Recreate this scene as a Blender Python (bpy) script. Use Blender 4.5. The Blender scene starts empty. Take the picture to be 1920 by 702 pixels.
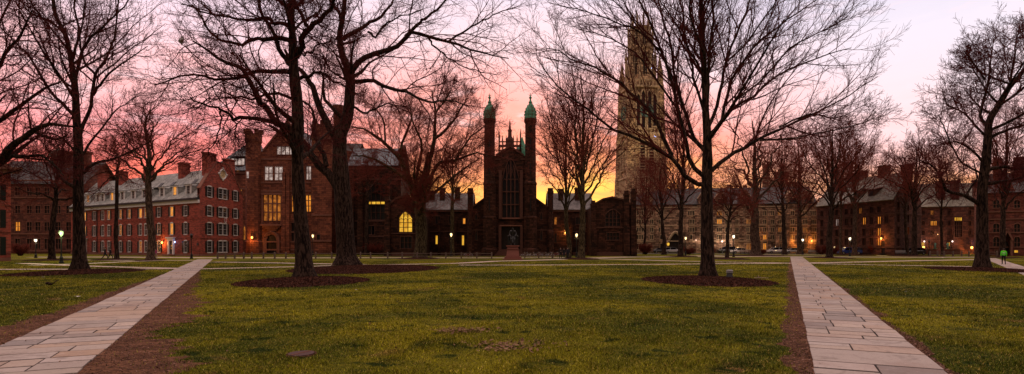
import bpy, bmesh, math, random
import numpy as np
from mathutils import Vector, Matrix
random.seed(7); RNG = np.random.default_rng(11)
scene = bpy.context.scene
COL = scene.collection
PI = math.pi
# ------------------------------------------------------------------ camera model (photo 1920 x 702)
FPX, CAMH, CX, HY = 1100.0, 2.2, 960.0, 460.0
def at(px, py, Y):                     # a point seen at (px,py) standing Y metres ahead
    return Vector(((px-CX)/FPX*Y, Y, CAMH+(HY-py)/FPX*Y))
def depth(py): return FPX*CAMH/(py-HY) # depth of a ground point
def gnd(px, py):
    Y = depth(py); return Vector(((px-CX)/FPX*Y, Y, 0))
def gx(px, Y): return Vector(((px-CX)/FPX*Y, Y, 0))
cam = bpy.data.cameras.new('camera'); co = bpy.data.objects.new('camera', cam); COL.objects.link(co)
cam.sensor_width = 36; cam.lens = 36*FPX/1920; cam.shift_y = (HY-351)/1920
cam.clip_start = .1; cam.clip_end = 4000
co.location = (0, 0, CAMH); co.rotation_euler = (PI/2, 0, 0)
scene.camera = co
scene.view_settings.view_transform = 'Standard'; scene.view_settings.look = 'None'; scene.view_settings.exposure = 0

def lin(c):
    return tuple(((x/255)/12.92 if x/255 <= .04045 else ((x/255+.055)/1.055)**2.4) for x in c)
# ------------------------------------------------------------------ node helper
class NT:
    def __init__(s, tree): s.t = tree; s.n = tree.nodes; s.l = tree.links
    def new(s, typ, **kw):
        n = s.n.new(typ)
        for k, v in kw.items(): setattr(n, k, v)
        return n
    def put(s, sock, v):
        if hasattr(v, 'links') or isinstance(v, bpy.types.NodeSocket): s.l.new(v, sock)
        else:
            if isinstance(v, (tuple, list)) and len(v) == 3 and sock.type == 'RGBA': v = (*v, 1)
            sock.default_value = v
    def math(s, op, a, b=None, c=None, clamp=False):
        n = s.new('ShaderNodeMath', operation=op, use_clamp=clamp); s.put(n.inputs[0], a)
        if b is not None: s.put(n.inputs[1], b)
        if c is not None: s.put(n.inputs[2], c)
        return n.outputs[0]
    def mix(s, f, a, b, mode='MIX'):
        n = s.new('ShaderNodeMix', data_type='RGBA', blend_type=mode); s.put(n.inputs[0], f); s.put(n.inputs[6], a); s.put(n.inputs[7], b)
        return n.outputs[2]
    def noise(s, vec, scale, detail=3, rough=.55, dist=0):
        n = s.new('ShaderNodeTexNoise'); s.put(n.inputs['Scale'], scale); s.put(n.inputs['Detail'], detail)
        s.put(n.inputs['Roughness'], rough); s.put(n.inputs['Distortion'], dist)
        if vec is not None: s.l.new(vec, n.inputs['Vector'])
        return n.outputs['Fac']
    def ramp(s, f, stops, interp='LINEAR'):
        n = s.new('ShaderNodeValToRGB'); s.put(n.inputs[0], f); r = n.color_ramp; r.interpolation = interp
        while len(r.elements) < len(stops): r.elements.new(.5)
        for e, (p, c) in zip(r.elements, stops): e.position = p; e.color = (*c, 1) if len(c) == 3 else c
        return n.outputs[0]
    def step(s, x, a, b):
        n = s.new('ShaderNodeMapRange', interpolation_type='SMOOTHSTEP'); s.put(n.inputs[0], x); n.inputs[1].default_value = a; n.inputs[2].default_value = b
        return n.outputs[0]
def newmat(name):
    m = bpy.data.materials.new(name); m.use_nodes = True
    t = NT(m.node_tree); b = t.n['Principled BSDF']; return m, t, b
def spec(b, rough=.8, s=.3):
    b.inputs['Roughness'].default_value = rough; b.inputs['Specular IOR Level'].default_value = s
def coords(t, kind='Object'):
    return t.new('ShaderNodeTexCoord').outputs[kind]
def bump(t, b, h, strength=.5, dist=.02):
    n = t.new('ShaderNodeBump'); n.inputs['Strength'].default_value = strength; n.inputs['Distance'].default_value = dist
    t.l.new(h, n.inputs['Height']); t.l.new(n.outputs[0], b.inputs['Normal'])

def mat_plain(name, c, rough=.7, var=.25, scale=3, s=.3, metal=0):
    m, t, b = newmat(name); v = coords(t); f = t.noise(v, scale, 4)
    t.put(b.inputs['Base Color'], t.mix(f, tuple(x*(1-var) for x in c), tuple(x*(1+var) for x in c)))
    spec(b, rough, s); b.inputs['Metallic'].default_value = metal
    return m
def mat_masonry(name, c1, c2, mortar, bw, bh, ms=.012, stain=.5, bstr=.5, rough=.85, bias=0.0):
    m, t, b = newmat(name); uv = t.new('ShaderNodeUVMap'); v = uv.outputs[0]
    br = t.new('ShaderNodeTexBrick'); t.l.new(v, br.inputs['Vector']); br.inputs['Scale'].default_value = 1
    br.inputs['Brick Width'].default_value = bw; br.inputs['Row Height'].default_value = bh; br.inputs['Mortar Size'].default_value = ms
    br.inputs['Bias'].default_value = bias; br.inputs['Mortar Smooth'].default_value = .3
    t.put(br.inputs['Color1'], c1); t.put(br.inputs['Color2'], c2); t.put(br.inputs['Mortar'], mortar)
    o = coords(t); f1 = t.noise(o, .35, 5, .6); f2 = t.noise(o, 4.5, 4, .65)
    sm = t.math('MULTIPLY_ADD', t.math('ADD', f1, t.math('MULTIPLY', f2, .6)), 2*stain, 1-stain*1.6)
    f6 = t.noise(o, 1.4, 3, .6); sm = t.math('ADD', sm, t.math('MULTIPLY_ADD', f6, 1.1*stain, -.55*stain)); sm = t.math('MAXIMUM', sm, .18)
    sep = t.new('ShaderNodeCombineColor'); [t.l.new(sm, sep.inputs[i]) for i in range(3)]
    # darker towards the foot of the wall
    sx = t.new('ShaderNodeSeparateXYZ'); t.l.new(o, sx.inputs[0])
    g = t.math('MULTIPLY_ADD', t.step(t.math('ADD', sx.outputs[2], t.math('MULTIPLY', f1, 1.5)), 0.2, 2.6), .4, .6)
    gc = t.new('ShaderNodeCombineColor'); [t.l.new(g, gc.inputs[i]) for i in range(3)]
    c = t.mix(1, t.mix(1, br.outputs[0], sep.outputs[0], 'MULTIPLY'), gc.outputs[0], 'MULTIPLY')
    t.put(b.inputs['Base Color'], c); spec(b, rough, .15)
    bump(t, b, t.math('SUBTRACT', f2, t.math('MULTIPLY', br.outputs['Fac'], .8)), bstr, .03)
    return m
def mat_slate(name, c, var, snow=None):
    m, t, b = newmat(name); v = t.new('ShaderNodeUVMap').outputs[0]
    br = t.new('ShaderNodeTexBrick'); t.l.new(v, br.inputs['Vector']); br.inputs['Scale'].default_value = 1
    br.inputs['Brick Width'].default_value = .32; br.inputs['Row Height'].default_value = .24; br.inputs['Mortar Size'].default_value = .012
    t.put(br.inputs['Color1'], c); t.put(br.inputs['Color2'], tuple(x*(1-var) for x in c)); t.put(br.inputs['Mortar'], tuple(x*.4 for x in c))
    o = coords(t); f = t.noise(o, .5, 6, .7); f2 = t.noise(o, 3, 4, .7)
    cc = t.mix(t.step(f, .42, .62), br.outputs[0], tuple(x*.35 for x in c))
    cc = t.mix(t.math('MULTIPLY', t.step(f2, .5, .7), .5), cc, snow or tuple(min(1, x*1.5) for x in c))
    t.put(b.inputs['Base Color'], cc); spec(b, .6, .3)
    bump(t, b, t.math('SUBTRACT', f2, br.outputs['Fac']), .4, .02)
    return m
def mat_emit(name, c, strength, c2=None, scale=1.2, dark=.0):
    m, t, b = newmat(name); o = coords(t); f = t.noise(o, scale, 3, .6)
    sx = t.new('ShaderNodeSeparateXYZ'); t.l.new(o, sx.inputs[0])
    col = t.mix(t.step(f, .3, .7), c2 or tuple(x*.45 for x in c), c)
    t.put(b.inputs['Base Color'], (.02, .02, .02)); t.put(b.inputs['Emission Color'], col); b.inputs['Emission Strength'].default_value = strength
    spec(b, .25, .5); return m
def mat_glass(name, c, rough=.08):
    m, t, b = newmat(name); f = t.noise(coords(t), .8, 2)
    t.put(b.inputs['Base Color'], t.mix(f, c, tuple(x*2.2 for x in c))); spec(b, rough, .5); return m

M = {}
M['brick'] = mat_masonry('red_brick', (.43, .084, .058), (.18, .040, .032), (.28, .15, .12), .62, .20, .016, .5)
M['brick_far'] = mat_masonry('dark_red_brick', (.23, .07, .05), (.09, .03, .025), (.12, .065, .05), .7, .26, .02, .7)
M['brownstone'] = mat_masonry('red_sandstone', (.27, .092, .052), (.12, .042, .03), (.07, .028, .022), 1.0, .46, .03, .75)
M['darkstone'] = mat_masonry('dark_sandstone', (.088, .034, .022), (.022, .0115, .0085), (.018, .009, .0065), .8, .36, .025, .9, .8)
M['leftstone'] = mat_masonry('plum_sandstone', (.20, .07, .048), (.09, .035, .03), (.07, .03, .024), .9, .4, .025, .8)
M['duskbrick'] = mat_masonry('brown_brick', (.16, .062, .045), (.06, .027, .023), (.06, .032, .026), .8, .32, .02, .9)
M['tan'] = mat_masonry('tan_granite', (.52, .33, .21), (.10, .062, .044), (.08, .05, .038), .95, .48, .04, .8, .8)
M['tower'] = mat_masonry('tower_limestone', (.78, .53, .31), (.17, .11, .07), (.09, .06, .042), 1.1, .55, .04, .85, .8)
M['trim'] = mat_plain('brown_trim_stone', (.2, .085, .06), .8, .35, 2)
M['trim_dark'] = mat_plain('dark_trim_stone', (.10, .042, .03), .8, .4, 2)
M['trim_tan'] = mat_plain('tan_trim_stone', (.55, .41, .26), .8, .3, 2)
M['slate'] = mat_slate('grey_slate', (.36, .37, .355), .5)
M['slate_mid'] = mat_slate('weathered_slate', (.17, .155, .16), .5)
M['slate_dark'] = mat_slate('dark_slate', (.07, .066, .072), .5)
M['slate_blue'] = mat_slate('blue_slate', (.20, .235, .28), .4)
M['slate_green'] = mat_slate('mossy_slate', (.23, .205, .165), .45, (.29, .29, .22))
M['white'] = mat_plain('white_paint', (.68, .66, .66), .5, .1, 2)
M['black'] = mat_plain('black_paint', (.012, .012, .012), .45, .3, 4)
M['shutter'] = mat_plain('shutter_paint', (.010, .012, .012), .5, .3, 4)
M['lead'] = mat_plain('gutter_metal', (.03, .03, .035), .5, .3, 3)
M['copper'] = mat_plain('green_copper', (.075, .27, .17), .6, .45, 3)
M['copper_dark'] = mat_plain('dark_copper', (.03, .10, .075), .6, .5, 2)
M['glass'] = mat_glass('dark_glass', (.004, .004, .006))
M['glass_dull'] = mat_glass('dull_glass', (.006, .005, .006), .35)
M['amber'] = mat_emit('amber_window_light', (1.0, .40, .055), 1.0, (.62, .17, .015), .9)
M['amber_dim'] = mat_emit('dim_amber_window_light', (.75, .24, .035), .7, (.16, .045, .008), 1.1)
M['yellow'] = mat_emit('yellow_window_light', (1.0, .58, .06), 1.0, (.62, .27, .02), .9)
M['pale'] = mat_emit('pale_window_light', (.80, .62, .54), .85, (.22, .15, .13), .9)
M['bulb'] = mat_emit('warm_lamp_glass', (1, .74, .38), 7, (1, .7, .35))
M['bulb_green'] = mat_emit('greenish_lamp_glass', (.75, 1, .42), 5, (.7, 1, .4))
M['bulb_white'] = mat_emit('white_lamp_glass', (1, .88, .76), 7, (1, .85, .7))
M['bulb_orange'] = mat_emit('orange_lamp_glass', (1, .45, .08), 9, (1, .4, .06))
M['bulb_blue'] = mat_emit('blue_lamp_glass', (.4, .55, 1), 3, (.4, .5, 1))
M['bronze'] = mat_plain('dark_bronze', (.018, .017, .016), .4, .4, 5, .5, .3)
M['granite'] = mat_plain('pink_granite', (.24, .088, .068), .6, .25, 9)
M['wood'] = mat_plain('weathered_wood', (.15, .105, .085), .8, .4, 6)
M['door'] = mat_plain('dark_door_wood', (.02, .012, .01), .5, .3, 5)
M['ivory'] = mat_plain('ivory_stone', (.6, .45, .25), .6, .2, 4)
M['steel'] = mat_plain('grey_steel', (.34, .33, .34), .45, .2, 5, .5, .3)
M['rubber'] = mat_plain('black_rubber', (.012, .012, .012), .8, .3, 5)

# ------------------------------------------------------------------ ground materials
def mat_bark(name, c1, c2):
    m, t, b = newmat(name); o = coords(t); mp = t.new('ShaderNodeMapping'); t.l.new(o, mp.inputs[0]); mp.inputs['Scale'].default_value = (5.5, 5.5, 1.1)
    f = t.noise(mp.outputs[0], 1.6, 5, .7, .6); f2 = t.noise(o, .9, 3)
    c = t.mix(t.step(f, .44, .60), c1, c2); c = t.mix(t.math('MULTIPLY', t.step(f2, .5, .75), .5), c, tuple(x*.5 for x in c1))
    t.put(b.inputs['Base Color'], c); spec(b, .9, .1); bump(t, b, f, .9, .06); return m
M['bark'] = mat_bark('dark_bark', (.010, .006, .005), (.075, .045, .033))
M['bark_green'] = mat_bark('mossy_bark', (.022, .016, .010), (.14, .105, .055))
M['bark_pale'] = mat_bark('pale_bark', (.03, .018, .014), (.15, .095, .07))
M['twig'] = mat_plain('twig_bark', (.095, .017, .017), .9, .35, 1.5, .1)  # deep red of the haze around backlit twigs put into their colour
M['twig_red'] = mat_plain('twig_red_haze', (.165, .036, .026), .9, .3, 1.5, .1)  # stronger red for far twigs: backlit haze painted into the colour

def lawn_nodes(t, o, k):
    f1 = t.noise(o, .13, 4, .62, .5); f2 = t.noise(o, .75, 5, .68, .6); f3 = t.noise(o, 3.2, 5, .75); f4 = t.noise(o, 13, 4, .75); f5 = t.noise(o, .33, 5, .7, .8)
    g = lambda c: tuple(x*k for x in c)
    c = t.mix(t.step(f1, .38, .62), g((.044, .058, .004)), g((.180, .165, .007)))
    c = t.mix(t.math('MULTIPLY', t.step(f2, .52, .66), .8), c, g((.012, .026, .003)))
    c = t.mix(t.math('MULTIPLY', t.step(f3, .52, .68), .7), c, g((.17, .135, .015)))
    c = t.mix(t.math('MULTIPLY', t.step(f4, .50, .64), .75), c, g((.011, .015, .002)))
    c = t.mix(t.math('MULTIPLY', t.math('MULTIPLY', t.step(f5, .60, .70), t.step(f4, .62, .42)), .8), c, g((.24, .125, .06)))
    f7 = t.noise(o, 21, 3, .7); c = t.mix(t.math('MULTIPLY', t.step(f7, .57, .66), .75), c, g((.34, .29, .085))); c = t.mix(t.math('MULTIPLY', t.step(f7, .44, .36), .7), c, g((.012, .014, .002)))
    f6 = t.noise(o, 1.05, 3, .55, .3); c = t.mix(t.math('MULTIPLY', t.step(f6, .60, .67), .85), c, g((.010, .023, .003)))
    return c, f3, f4
m, t, b = newmat('lawn_ground'); o = coords(t); c, f3, f4 = lawn_nodes(t, o, 1.15)
t.put(b.inputs['Base Color'], c); spec(b, .95, .05); bump(t, b, t.math('ADD', f3, f4), 1, .08); M['lawn'] = m
m, t, b = newmat('grass_blade'); o = coords(t); a = t.new('ShaderNodeAttribute', attribute_name='rnd').outputs['Fac']
c, f3, f4 = lawn_nodes(t, o, 2.1); c = t.mix(t.math('GREATER_THAN', a, .96), c, (.25, .18, .05))
vv = t.math('MULTIPLY_ADD', t.math('POWER', a, 1.5), 1.65, .26); cc = t.new('ShaderNodeCombineColor'); [t.l.new(vv, cc.inputs[i]) for i in range(3)]
t.put(b.inputs['Base Color'], t.mix(1, c, cc.outputs[0], 'MULTIPLY')); spec(b, .8, .1); M['blade'] = m
m, t, b = newmat('bare_soil'); o = coords(t); f1 = t.noise(o, 1.3, 5, .7); f2 = t.noise(o, 7, 6, .8); f3 = t.noise(o, 38, 3)
c = t.mix(t.step(f1, .35, .7), (.095, .045, .028), (.235, .115, .068)); c = t.mix(t.math('MULTIPLY', t.step(f2, .48, .60), .85), c, (.026, .013, .009))
c = t.mix(t.math('MULTIPLY', t.step(f3, .55, .7), .5), c, (.27, .16, .12))
t.put(b.inputs['Base Color'], c); spec(b, .95, .05); bump(t, b, t.math('ADD', f2, f3), 1, .04); M['soil'] = m
m, t, b = newmat('bark_mulch'); o = coords(t); f1 = t.noise(o, 5, 6, .85); f2 = t.noise(o, 1, 3)
c = t.mix(t.step(f1, .4, .65), (.012, .005, .004), (.085, .030, .020)); c = t.mix(t.math('MULTIPLY', t.step(f2, .5, .7), .5), c, (.012, .006, .005))
t.put(b.inputs['Base Color'], c); spec(b, .95, .05); bump(t, b, f1, 1, .08); M['mulch'] = m
def mat_flag(name, cs):
    m, t, b = newmat(name); o = coords(t); a = t.new('ShaderNodeAttribute', attribute_name='rnd').outputs['Fac']
    c = t.ramp(a, [(i/(len(cs)-1), x) for i, x in enumerate(cs)])
    f1 = t.noise(o, 1.7, 6, .75, .8); f2 = t.noise(o, 16, 5, .75); f3 = t.noise(o, .45, 5, .6); f4 = t.noise(o, 5, 5, .8, .4)
    c = t.mix(t.math('MULTIPLY', t.step(f1, .50, .66), .55), c, (.17, .14, .125)); c = t.mix(t.math('MULTIPLY', t.step(f2, .52, .70), .45), c, (.14, .11, .10))
    c = t.mix(t.math('MULTIPLY', t.step(f3, .48, .68), .35), c, (.20, .12, .095)); c = t.mix(t.math('MULTIPLY', t.step(f4, .55, .68), .5), c, (.46, .38, .35))
    t.put(b.inputs['Base Color'], c); spec(b, .7, .25); bump(t, b, t.math('ADD', f1, f2), .7, .02); return m
M['flag'] = mat_flag('flagstone', [(.25, .225, .22), (.40, .34, .305), (.36, .255, .19), (.44, .39, .375), (.30, .255, .23), (.47, .395, .35), (.22, .20, .20), (.41, .31, .245), (.38, .34, .33)])
M['walk'] = mat_plain('pale_concrete', (.46, .37, .31), .85, .2, .6)
M['joint'] = mat_plain('joint_earth', (.014, .008, .006), .95, .4, 6)
M['asphalt'] = mat_plain('asphalt', (.05, .045, .045), .9, .3, 1)

# ------------------------------------------------------------------ mesh builder
class MB:
    def __init__(s): s.v = []; s.f = []; s.mi = []; s.rnd = []
    def add(s, vs, fs, mi=0, rnd=None):
        o = len(s.v); s.v += [tuple(p) for p in vs]
        for f in fs: s.f.append(tuple(i+o for i in f)); s.mi.append(mi); s.rnd.append(0 if rnd is None else rnd)
    def poly(s, pts, mi=0): s.add(pts, [tuple(range(len(pts)))], mi)
    def box(s, x0, x1, y0, y1, z0, z1, mi=0):
        s.add([(x0,y0,z0),(x1,y0,z0),(x1,y1,z0),(x0,y1,z0),(x0,y0,z1),(x1,y0,z1),(x1,y1,z1),(x0,y1,z1)],
              [(3,2,1,0),(4,5,6,7),(0,1,5,4),(1,2,6,5),(2,3,7,6),(3,0,4,7)], mi)
    def obox(s, A, B, t0, t1, z0, z1, mi=0):     # box along A->B, from t0 to t1 metres out of the wall (outwards positive)
        ax, ay, bx, by = A[0], A[1], B[0], B[1]; L = math.hypot(bx-ax, by-ay); nx, ny = (by-ay)/L, -(bx-ax)/L
        q = [(ax+nx*t1, ay+ny*t1), (bx+nx*t1, by+ny*t1), (bx+nx*t0, by+ny*t0), (ax+nx*t0, ay+ny*t0)]
        s.add([(x, y, z0) for x, y in q]+[(x, y, z1) for x, y in q], [(3,2,1,0),(4,5,6,7),(0,1,5,4),(1,2,6,5),(2,3,7,6),(3,0,4,7)], mi)
    def slab(s, pts, th, mi=0):                  # a sheet with thickness downwards along its normal
        n = (Vector(pts[1])-Vector(pts[0])).cross(Vector(pts[2])-Vector(pts[0])).normalized()
        if n.z < 0: pts = pts[::-1]; n = -n
        k = len(pts); lo = [tuple(Vector(p)-n*th) for p in pts]
        s.add(list(pts)+lo, [tuple(range(k)), tuple(range(2*k-1, k-1, -1))]+[(i, k+i, k+(i+1) % k, (i+1) % k) for i in range(k)], mi)
    def prism(s, poly, z0, z1, mi=0):            # poly ccw in plan
        k = len(poly)
        s.add([(x, y, z0) for x, y in poly]+[(x, y, z1) for x, y in poly],
              [tuple(range(k-1, -1, -1)), tuple(range(k, 2*k))]+[(i, (i+1) % k, k+(i+1) % k, k+i) for i in range(k)], mi)
    def lathe(s, cx, cy, prof, n=12, mi=0, rot=0.0, sx=1, sy=1):   # prof [(r,z)] bottom to top
        vs = []; fs = []
        for r, z in prof:
            for i in range(n):
                a = rot+2*PI*i/n; vs.append((cx+r*sx*math.cos(a), cy+r*sy*math.sin(a), z))
        for j in range(len(prof)-1):
            for i in range(n): fs.append((j*n+i, j*n+(i+1) % n, (j+1)*n+(i+1) % n, (j+1)*n+i))
        fs.append(tuple(range(n-1, -1, -1))); fs.append(tuple(range((len(prof)-1)*n, len(prof)*n)))
        s.add(vs, fs, mi)
    def tube(s, pts, rs, n=6, mi=0):
        pts = [Vector(p) for p in pts]
        if not isinstance(rs, (list, tuple)): rs = [rs]*len(pts)
        vs = []; fs = []
        for j, p in enumerate(pts):
            d = (pts[min(j+1, len(pts)-1)]-pts[max(j-1, 0)]).normalized()
            u = d.cross(Vector((0, 0, 1)) if abs(d.z) < .9 else Vector((1, 0, 0))).normalized(); w = d.cross(u)
            for i in range(n):
                a = 2*PI*i/n; vs.append(p+(u*math.cos(a)+w*math.sin(a))*rs[j])
        for j in range(len(pts)-1):
            for i in range(n): fs.append((j*n+i, j*n+(i+1) % n, (j+1)*n+(i+1) % n, (j+1)*n+i))
        fs.append(tuple(range(n-1, -1, -1))); fs.append(tuple(range((len(pts)-1)*n, len(pts)*n)))
        s.add(vs, fs, mi)
    def ball(s, c, rx, ry=None, rz=None, n=10, mi=0):
        ry = ry or rx; rz = rz or rx; k = n//2+1; vs = []; fs = []
        for j in range(k+1):
            th = PI*j/k
            for i in range(n):
                a = 2*PI*i/n; vs.append((c[0]+rx*math.sin(th)*math.cos(a), c[1]+ry*math.sin(th)*math.sin(a), c[2]-rz*math.cos(th)))
        for j in range(k):
            for i in range(n): fs.append((j*n+i, j*n+(i+1) % n, (j+1)*n+(i+1) % n, (j+1)*n+i))
        s.add(vs, fs, mi)
    def mesh(s, name, mats, off=(0, 0, 0), smooth=False, rnd=False):
        me = bpy.data.meshes.new(name); ox, oy, oz = off
        me.from_pydata([(x-ox, y-oy, z-oz) for x, y, z in s.v], [], s.f)
        for m_ in (mats if isinstance(mats, (list, tuple)) else [mats]): me.materials.append(m_)
        me.polygons.foreach_set('material_index', s.mi)
        me.polygons.foreach_set('use_smooth', [smooth]*len(s.f))
        uv = me.uv_layers.new(name='uv'); data = np.zeros(len(me.loops)*2, dtype=np.float32); k = 0
        for p in me.polygons:
            n = p.normal
            if abs(n.z) > .95: t1 = Vector((1, 0, 0)); t2 = Vector((0, 1, 0))
            else:
                t1 = Vector((-n.y, n.x, 0)).normalized(); t2 = n.cross(t1)
            for li in p.loop_indices:
                q = me.vertices[me.loops[li].vertex_index].co
                data[2*li] = q.dot(t1); data[2*li+1] = q.dot(t2)
        uv.data.foreach_set('uv', data)
        if rnd:
            at_ = me.attributes.new('rnd', 'FLOAT', 'FACE'); at_.data.foreach_set('value', s.rnd)
        me.update(); return me
    def build(s, name, mats, parent=None, smooth=False, rnd=False, off=None, loc=None):
        if off is None: off = tuple(parent.location) if parent is not None and parent.get('_abs') else (0, 0, 0)
        o = bpy.data.objects.new(name, s.mesh(name, mats, off, smooth, rnd)); COL.objects.link(o)
        if parent is not None: o.parent = parent
        if loc is not None: o.location = loc
        return o
def tag(o, label=None, cat=None, group=None, kind=None):
    if label: o['label'] = label
    if cat: o['category'] = cat
    if group: o['group'] = group
    if kind: o['kind'] = kind
    return o
def thing(name, label, cat, loc, rz=0, group=None, absolute=False):
    o = bpy.data.objects.new(name, None); COL.objects.link(o); o.location = loc; o.rotation_euler = (0, 0, rz); o.empty_display_size = .3
    if absolute: o['_abs'] = 1
    return tag(o, label, cat, group)
def copy_tree(o, parent=None):
    c = o.copy(); COL.objects.link(c); c.parent = parent
    for ch in list(o.children): copy_tree(ch, c)
    return c
def lamp_light(p, energy, color, r=.12):
    l = bpy.data.lights.new('lamp_light', 'POINT'); l.energy = energy; l.color = color; l.shadow_soft_size = r
    o = bpy.data.objects.new('lamp_light', l); COL.objects.link(o); o.location = p; return o
def mesh_np(name, V, F, mat, smooth=True, rnd=None):
    me = bpy.data.meshes.new(name); V = np.asarray(V, dtype=np.float32); F = np.asarray(F, dtype=np.int32); k = F.shape[1]
    me.vertices.add(len(V)); me.vertices.foreach_set('co', V.ravel())
    me.loops.add(F.size); me.loops.foreach_set('vertex_index', F.ravel())
    me.polygons.add(len(F)); me.polygons.foreach_set('loop_start', np.arange(len(F), dtype=np.int32)*k)
    me.polygons.foreach_set('use_smooth', np.full(len(F), smooth))
    me.materials.append(mat)
    if rnd is not None:
        a = me.attributes.new('rnd', 'FLOAT', 'FACE'); a.data.foreach_set('value', np.asarray(rnd, dtype=np.float32))
    me.update(calc_edges=True); return me

# ------------------------------------------------------------------ sky
w = bpy.data.worlds.new('World'); scene.world = w; w.use_nodes = True
t = NT(w.node_tree); t.n.clear()
SUN_AZ, SUN_EL = 3.0, 4.0
d = coords(t, 'Generated'); sx = t.new('ShaderNodeSeparateXYZ'); t.l.new(d, sx.inputs[0]); X, Yc, Z = sx.outputs
hor = t.math('SQRT', t.math('ADD', t.math('MULTIPLY', X, X), t.math('MULTIPLY', Yc, Yc)))
el = t.math('DIVIDE', Z, t.math('MAXIMUM', hor, .02)); az = t.math('ARCTAN2', X, Yc)
mp = t.new('ShaderNodeMapping'); t.l.new(d, mp.inputs[0]); mp.inputs['Scale'].default_value = (1.6, 1.6, 6.5); mp.inputs['Rotation'].default_value = (0, .18, 0)
n1 = t.noise(mp.outputs[0], 1.7, 7, .6, .5); n2 = t.noise(mp.outputs[0], 6, 6, .65, .6)
elw = t.math('ADD', el, t.math('MULTIPLY_ADD', n1, .22, -.11)); elw = t.math('ADD', elw, t.math('MULTIPLY_ADD', n2, .06, -.03))
e = t.math('DIVIDE', elw, .7, clamp=True)
def R(*st): return t.ramp(e, [(p/.7, lin(c)) for p, c in st])
cC = R((0, (252, 150, 66)), (.09, (252, 156, 84)), (.11, (252, 146, 94)), (.135, (252, 140, 108)), (.165, (252, 142, 124)), (.21, (253, 160, 150)), (.27, (252, 184, 182)), (.34, (242, 206, 212)), (.42, (226, 208, 222)), (.7, (210, 180, 168)))
cL = R((0, (253, 122, 84)), (.08, (250, 108, 84)), (.11, (249, 118, 108)), (.15, (250, 136, 132)), (.20, (250, 160, 162)), (.25, (250, 186, 186)), (.31, (242, 206, 216)), (.42, (228, 210, 228)), (.7, (210, 180, 168)))
cR = R((0, (255, 170, 100)), (.075, (253, 170, 128)), (.11, (244, 182, 172)), (.15, (246, 198, 198)), (.21, (238, 210, 216)), (.30, (226, 214, 226)), (.42, (206, 200, 218)), (.7, (210, 180, 168)))
cB = R((0, (50, 40, 40)), (.2, (76, 61, 62)), (.45, (120, 99, 98)), (.7, (210, 180, 168)))
c = t.mix(t.step(az, -.10, -.46), cC, cL); c = t.mix(t.step(az, .24, .58), c, cR)
ylw = t.math('MULTIPLY', t.math('MULTIPLY', t.step(t.math('ABSOLUTE', t.math('SUBTRACT', az, .085)), .20, .02), t.step(elw, .135, .085)), t.step(n2, .36, .58)); c = t.mix(t.math('MULTIPLY', ylw, .72), c, lin((255, 208, 74)))
# pale cloud wisps
wis = t.math('MULTIPLY', t.step(n2, .5, .72), t.step(el, .10, .24)); c = t.mix(t.math('MULTIPLY', wis, .6), c, lin((242, 214, 220)))
dk = t.math('MULTIPLY', t.step(n1, .52, .72), t.step(el, .2, .34)); c = t.mix(t.math('MULTIPLY', dk, .35), c, lin((186, 172, 190)))
c = t.mix(t.step(t.math('ABSOLUTE', az), .95, 1.7), c, cB)
st = t.math('MULTIPLY_ADD', t.step(el, .6, 2.0), 1.45, 1.29)
bg = t.new('ShaderNodeBackground'); t.l.new(c, bg.inputs[0]); t.l.new(st, bg.inputs[1])
sky = t.new('ShaderNodeTexSky', sky_type='NISHITA'); sky.sun_disc = False; sky.sun_elevation = math.radians(SUN_EL); sky.sun_rotation = math.radians(SUN_AZ)
bg2 = t.new('ShaderNodeBackground'); t.l.new(sky.outputs[0], bg2.inputs[0]); bg2.inputs[1].default_value = .012
ad = t.new('ShaderNodeAddShader'); t.l.new(bg.outputs[0], ad.inputs[0]); t.l.new(bg2.outputs[0], ad.inputs[1])
out = t.new('ShaderNodeOutputWorld'); t.l.new(ad.outputs[0], out.inputs[0])
sl = bpy.data.lights.new('sun', 'SUN'); sl.energy = .25; sl.angle = math.radians(12); sl.color = (1, .62, .38)
so = bpy.data.objects.new('sun', sl); COL.objects.link(so)
so.rotation_euler = (-(PI/2-math.radians(SUN_EL)), 0, -math.radians(SUN_AZ))
# ------------------------------------------------------------------ the ground, paths, soil, mulch, grass
def noise1(x, seed, octs=4):
    x = np.asarray(x, dtype=float); r = np.zeros_like(x); a = 1.0
    for k in range(octs):
        g = np.random.default_rng(seed*31+k).uniform(-1, 1, 4096); i = np.floor(x).astype(int); f = x-i; f = f*f*(3-2*f)
        r += a*(g[i % 4096]*(1-f)+g[(i+1) % 4096]*f); x = x*2.1+13.7; a *= .55
    return r
def noise2(x, y, seed, octs=3):
    x = np.asarray(x, dtype=float); y = np.asarray(y, dtype=float); r = np.zeros_like(x); a = 1.0
    for k in range(octs):
        g = np.random.default_rng(seed*17+k).uniform(-1, 1, (256, 256)); i = np.floor(x).astype(int); j = np.floor(y).astype(int)
        f = x-i; h = y-j; f = f*f*(3-2*f); h = h*h*(3-2*h)
        q = lambda a_, b_: g[a_ % 256, b_ % 256]
        r += a*((q(i, j)*(1-f)+q(i+1, j)*f)*(1-h)+(q(i, j+1)*(1-f)+q(i+1, j+1)*f)*h); x = x*2.03+5.1; y = y*2.03+9.2; a *= .5
    return r
mb = MB(); S = 1800
mb.poly([(-S, -60, 0), (S, -60, 0), (S, 2*S, 0), (-S, 2*S, 0)]); lawn = mb.build('lawn', M['lawn']); tag(lawn, kind='structure')

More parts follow.
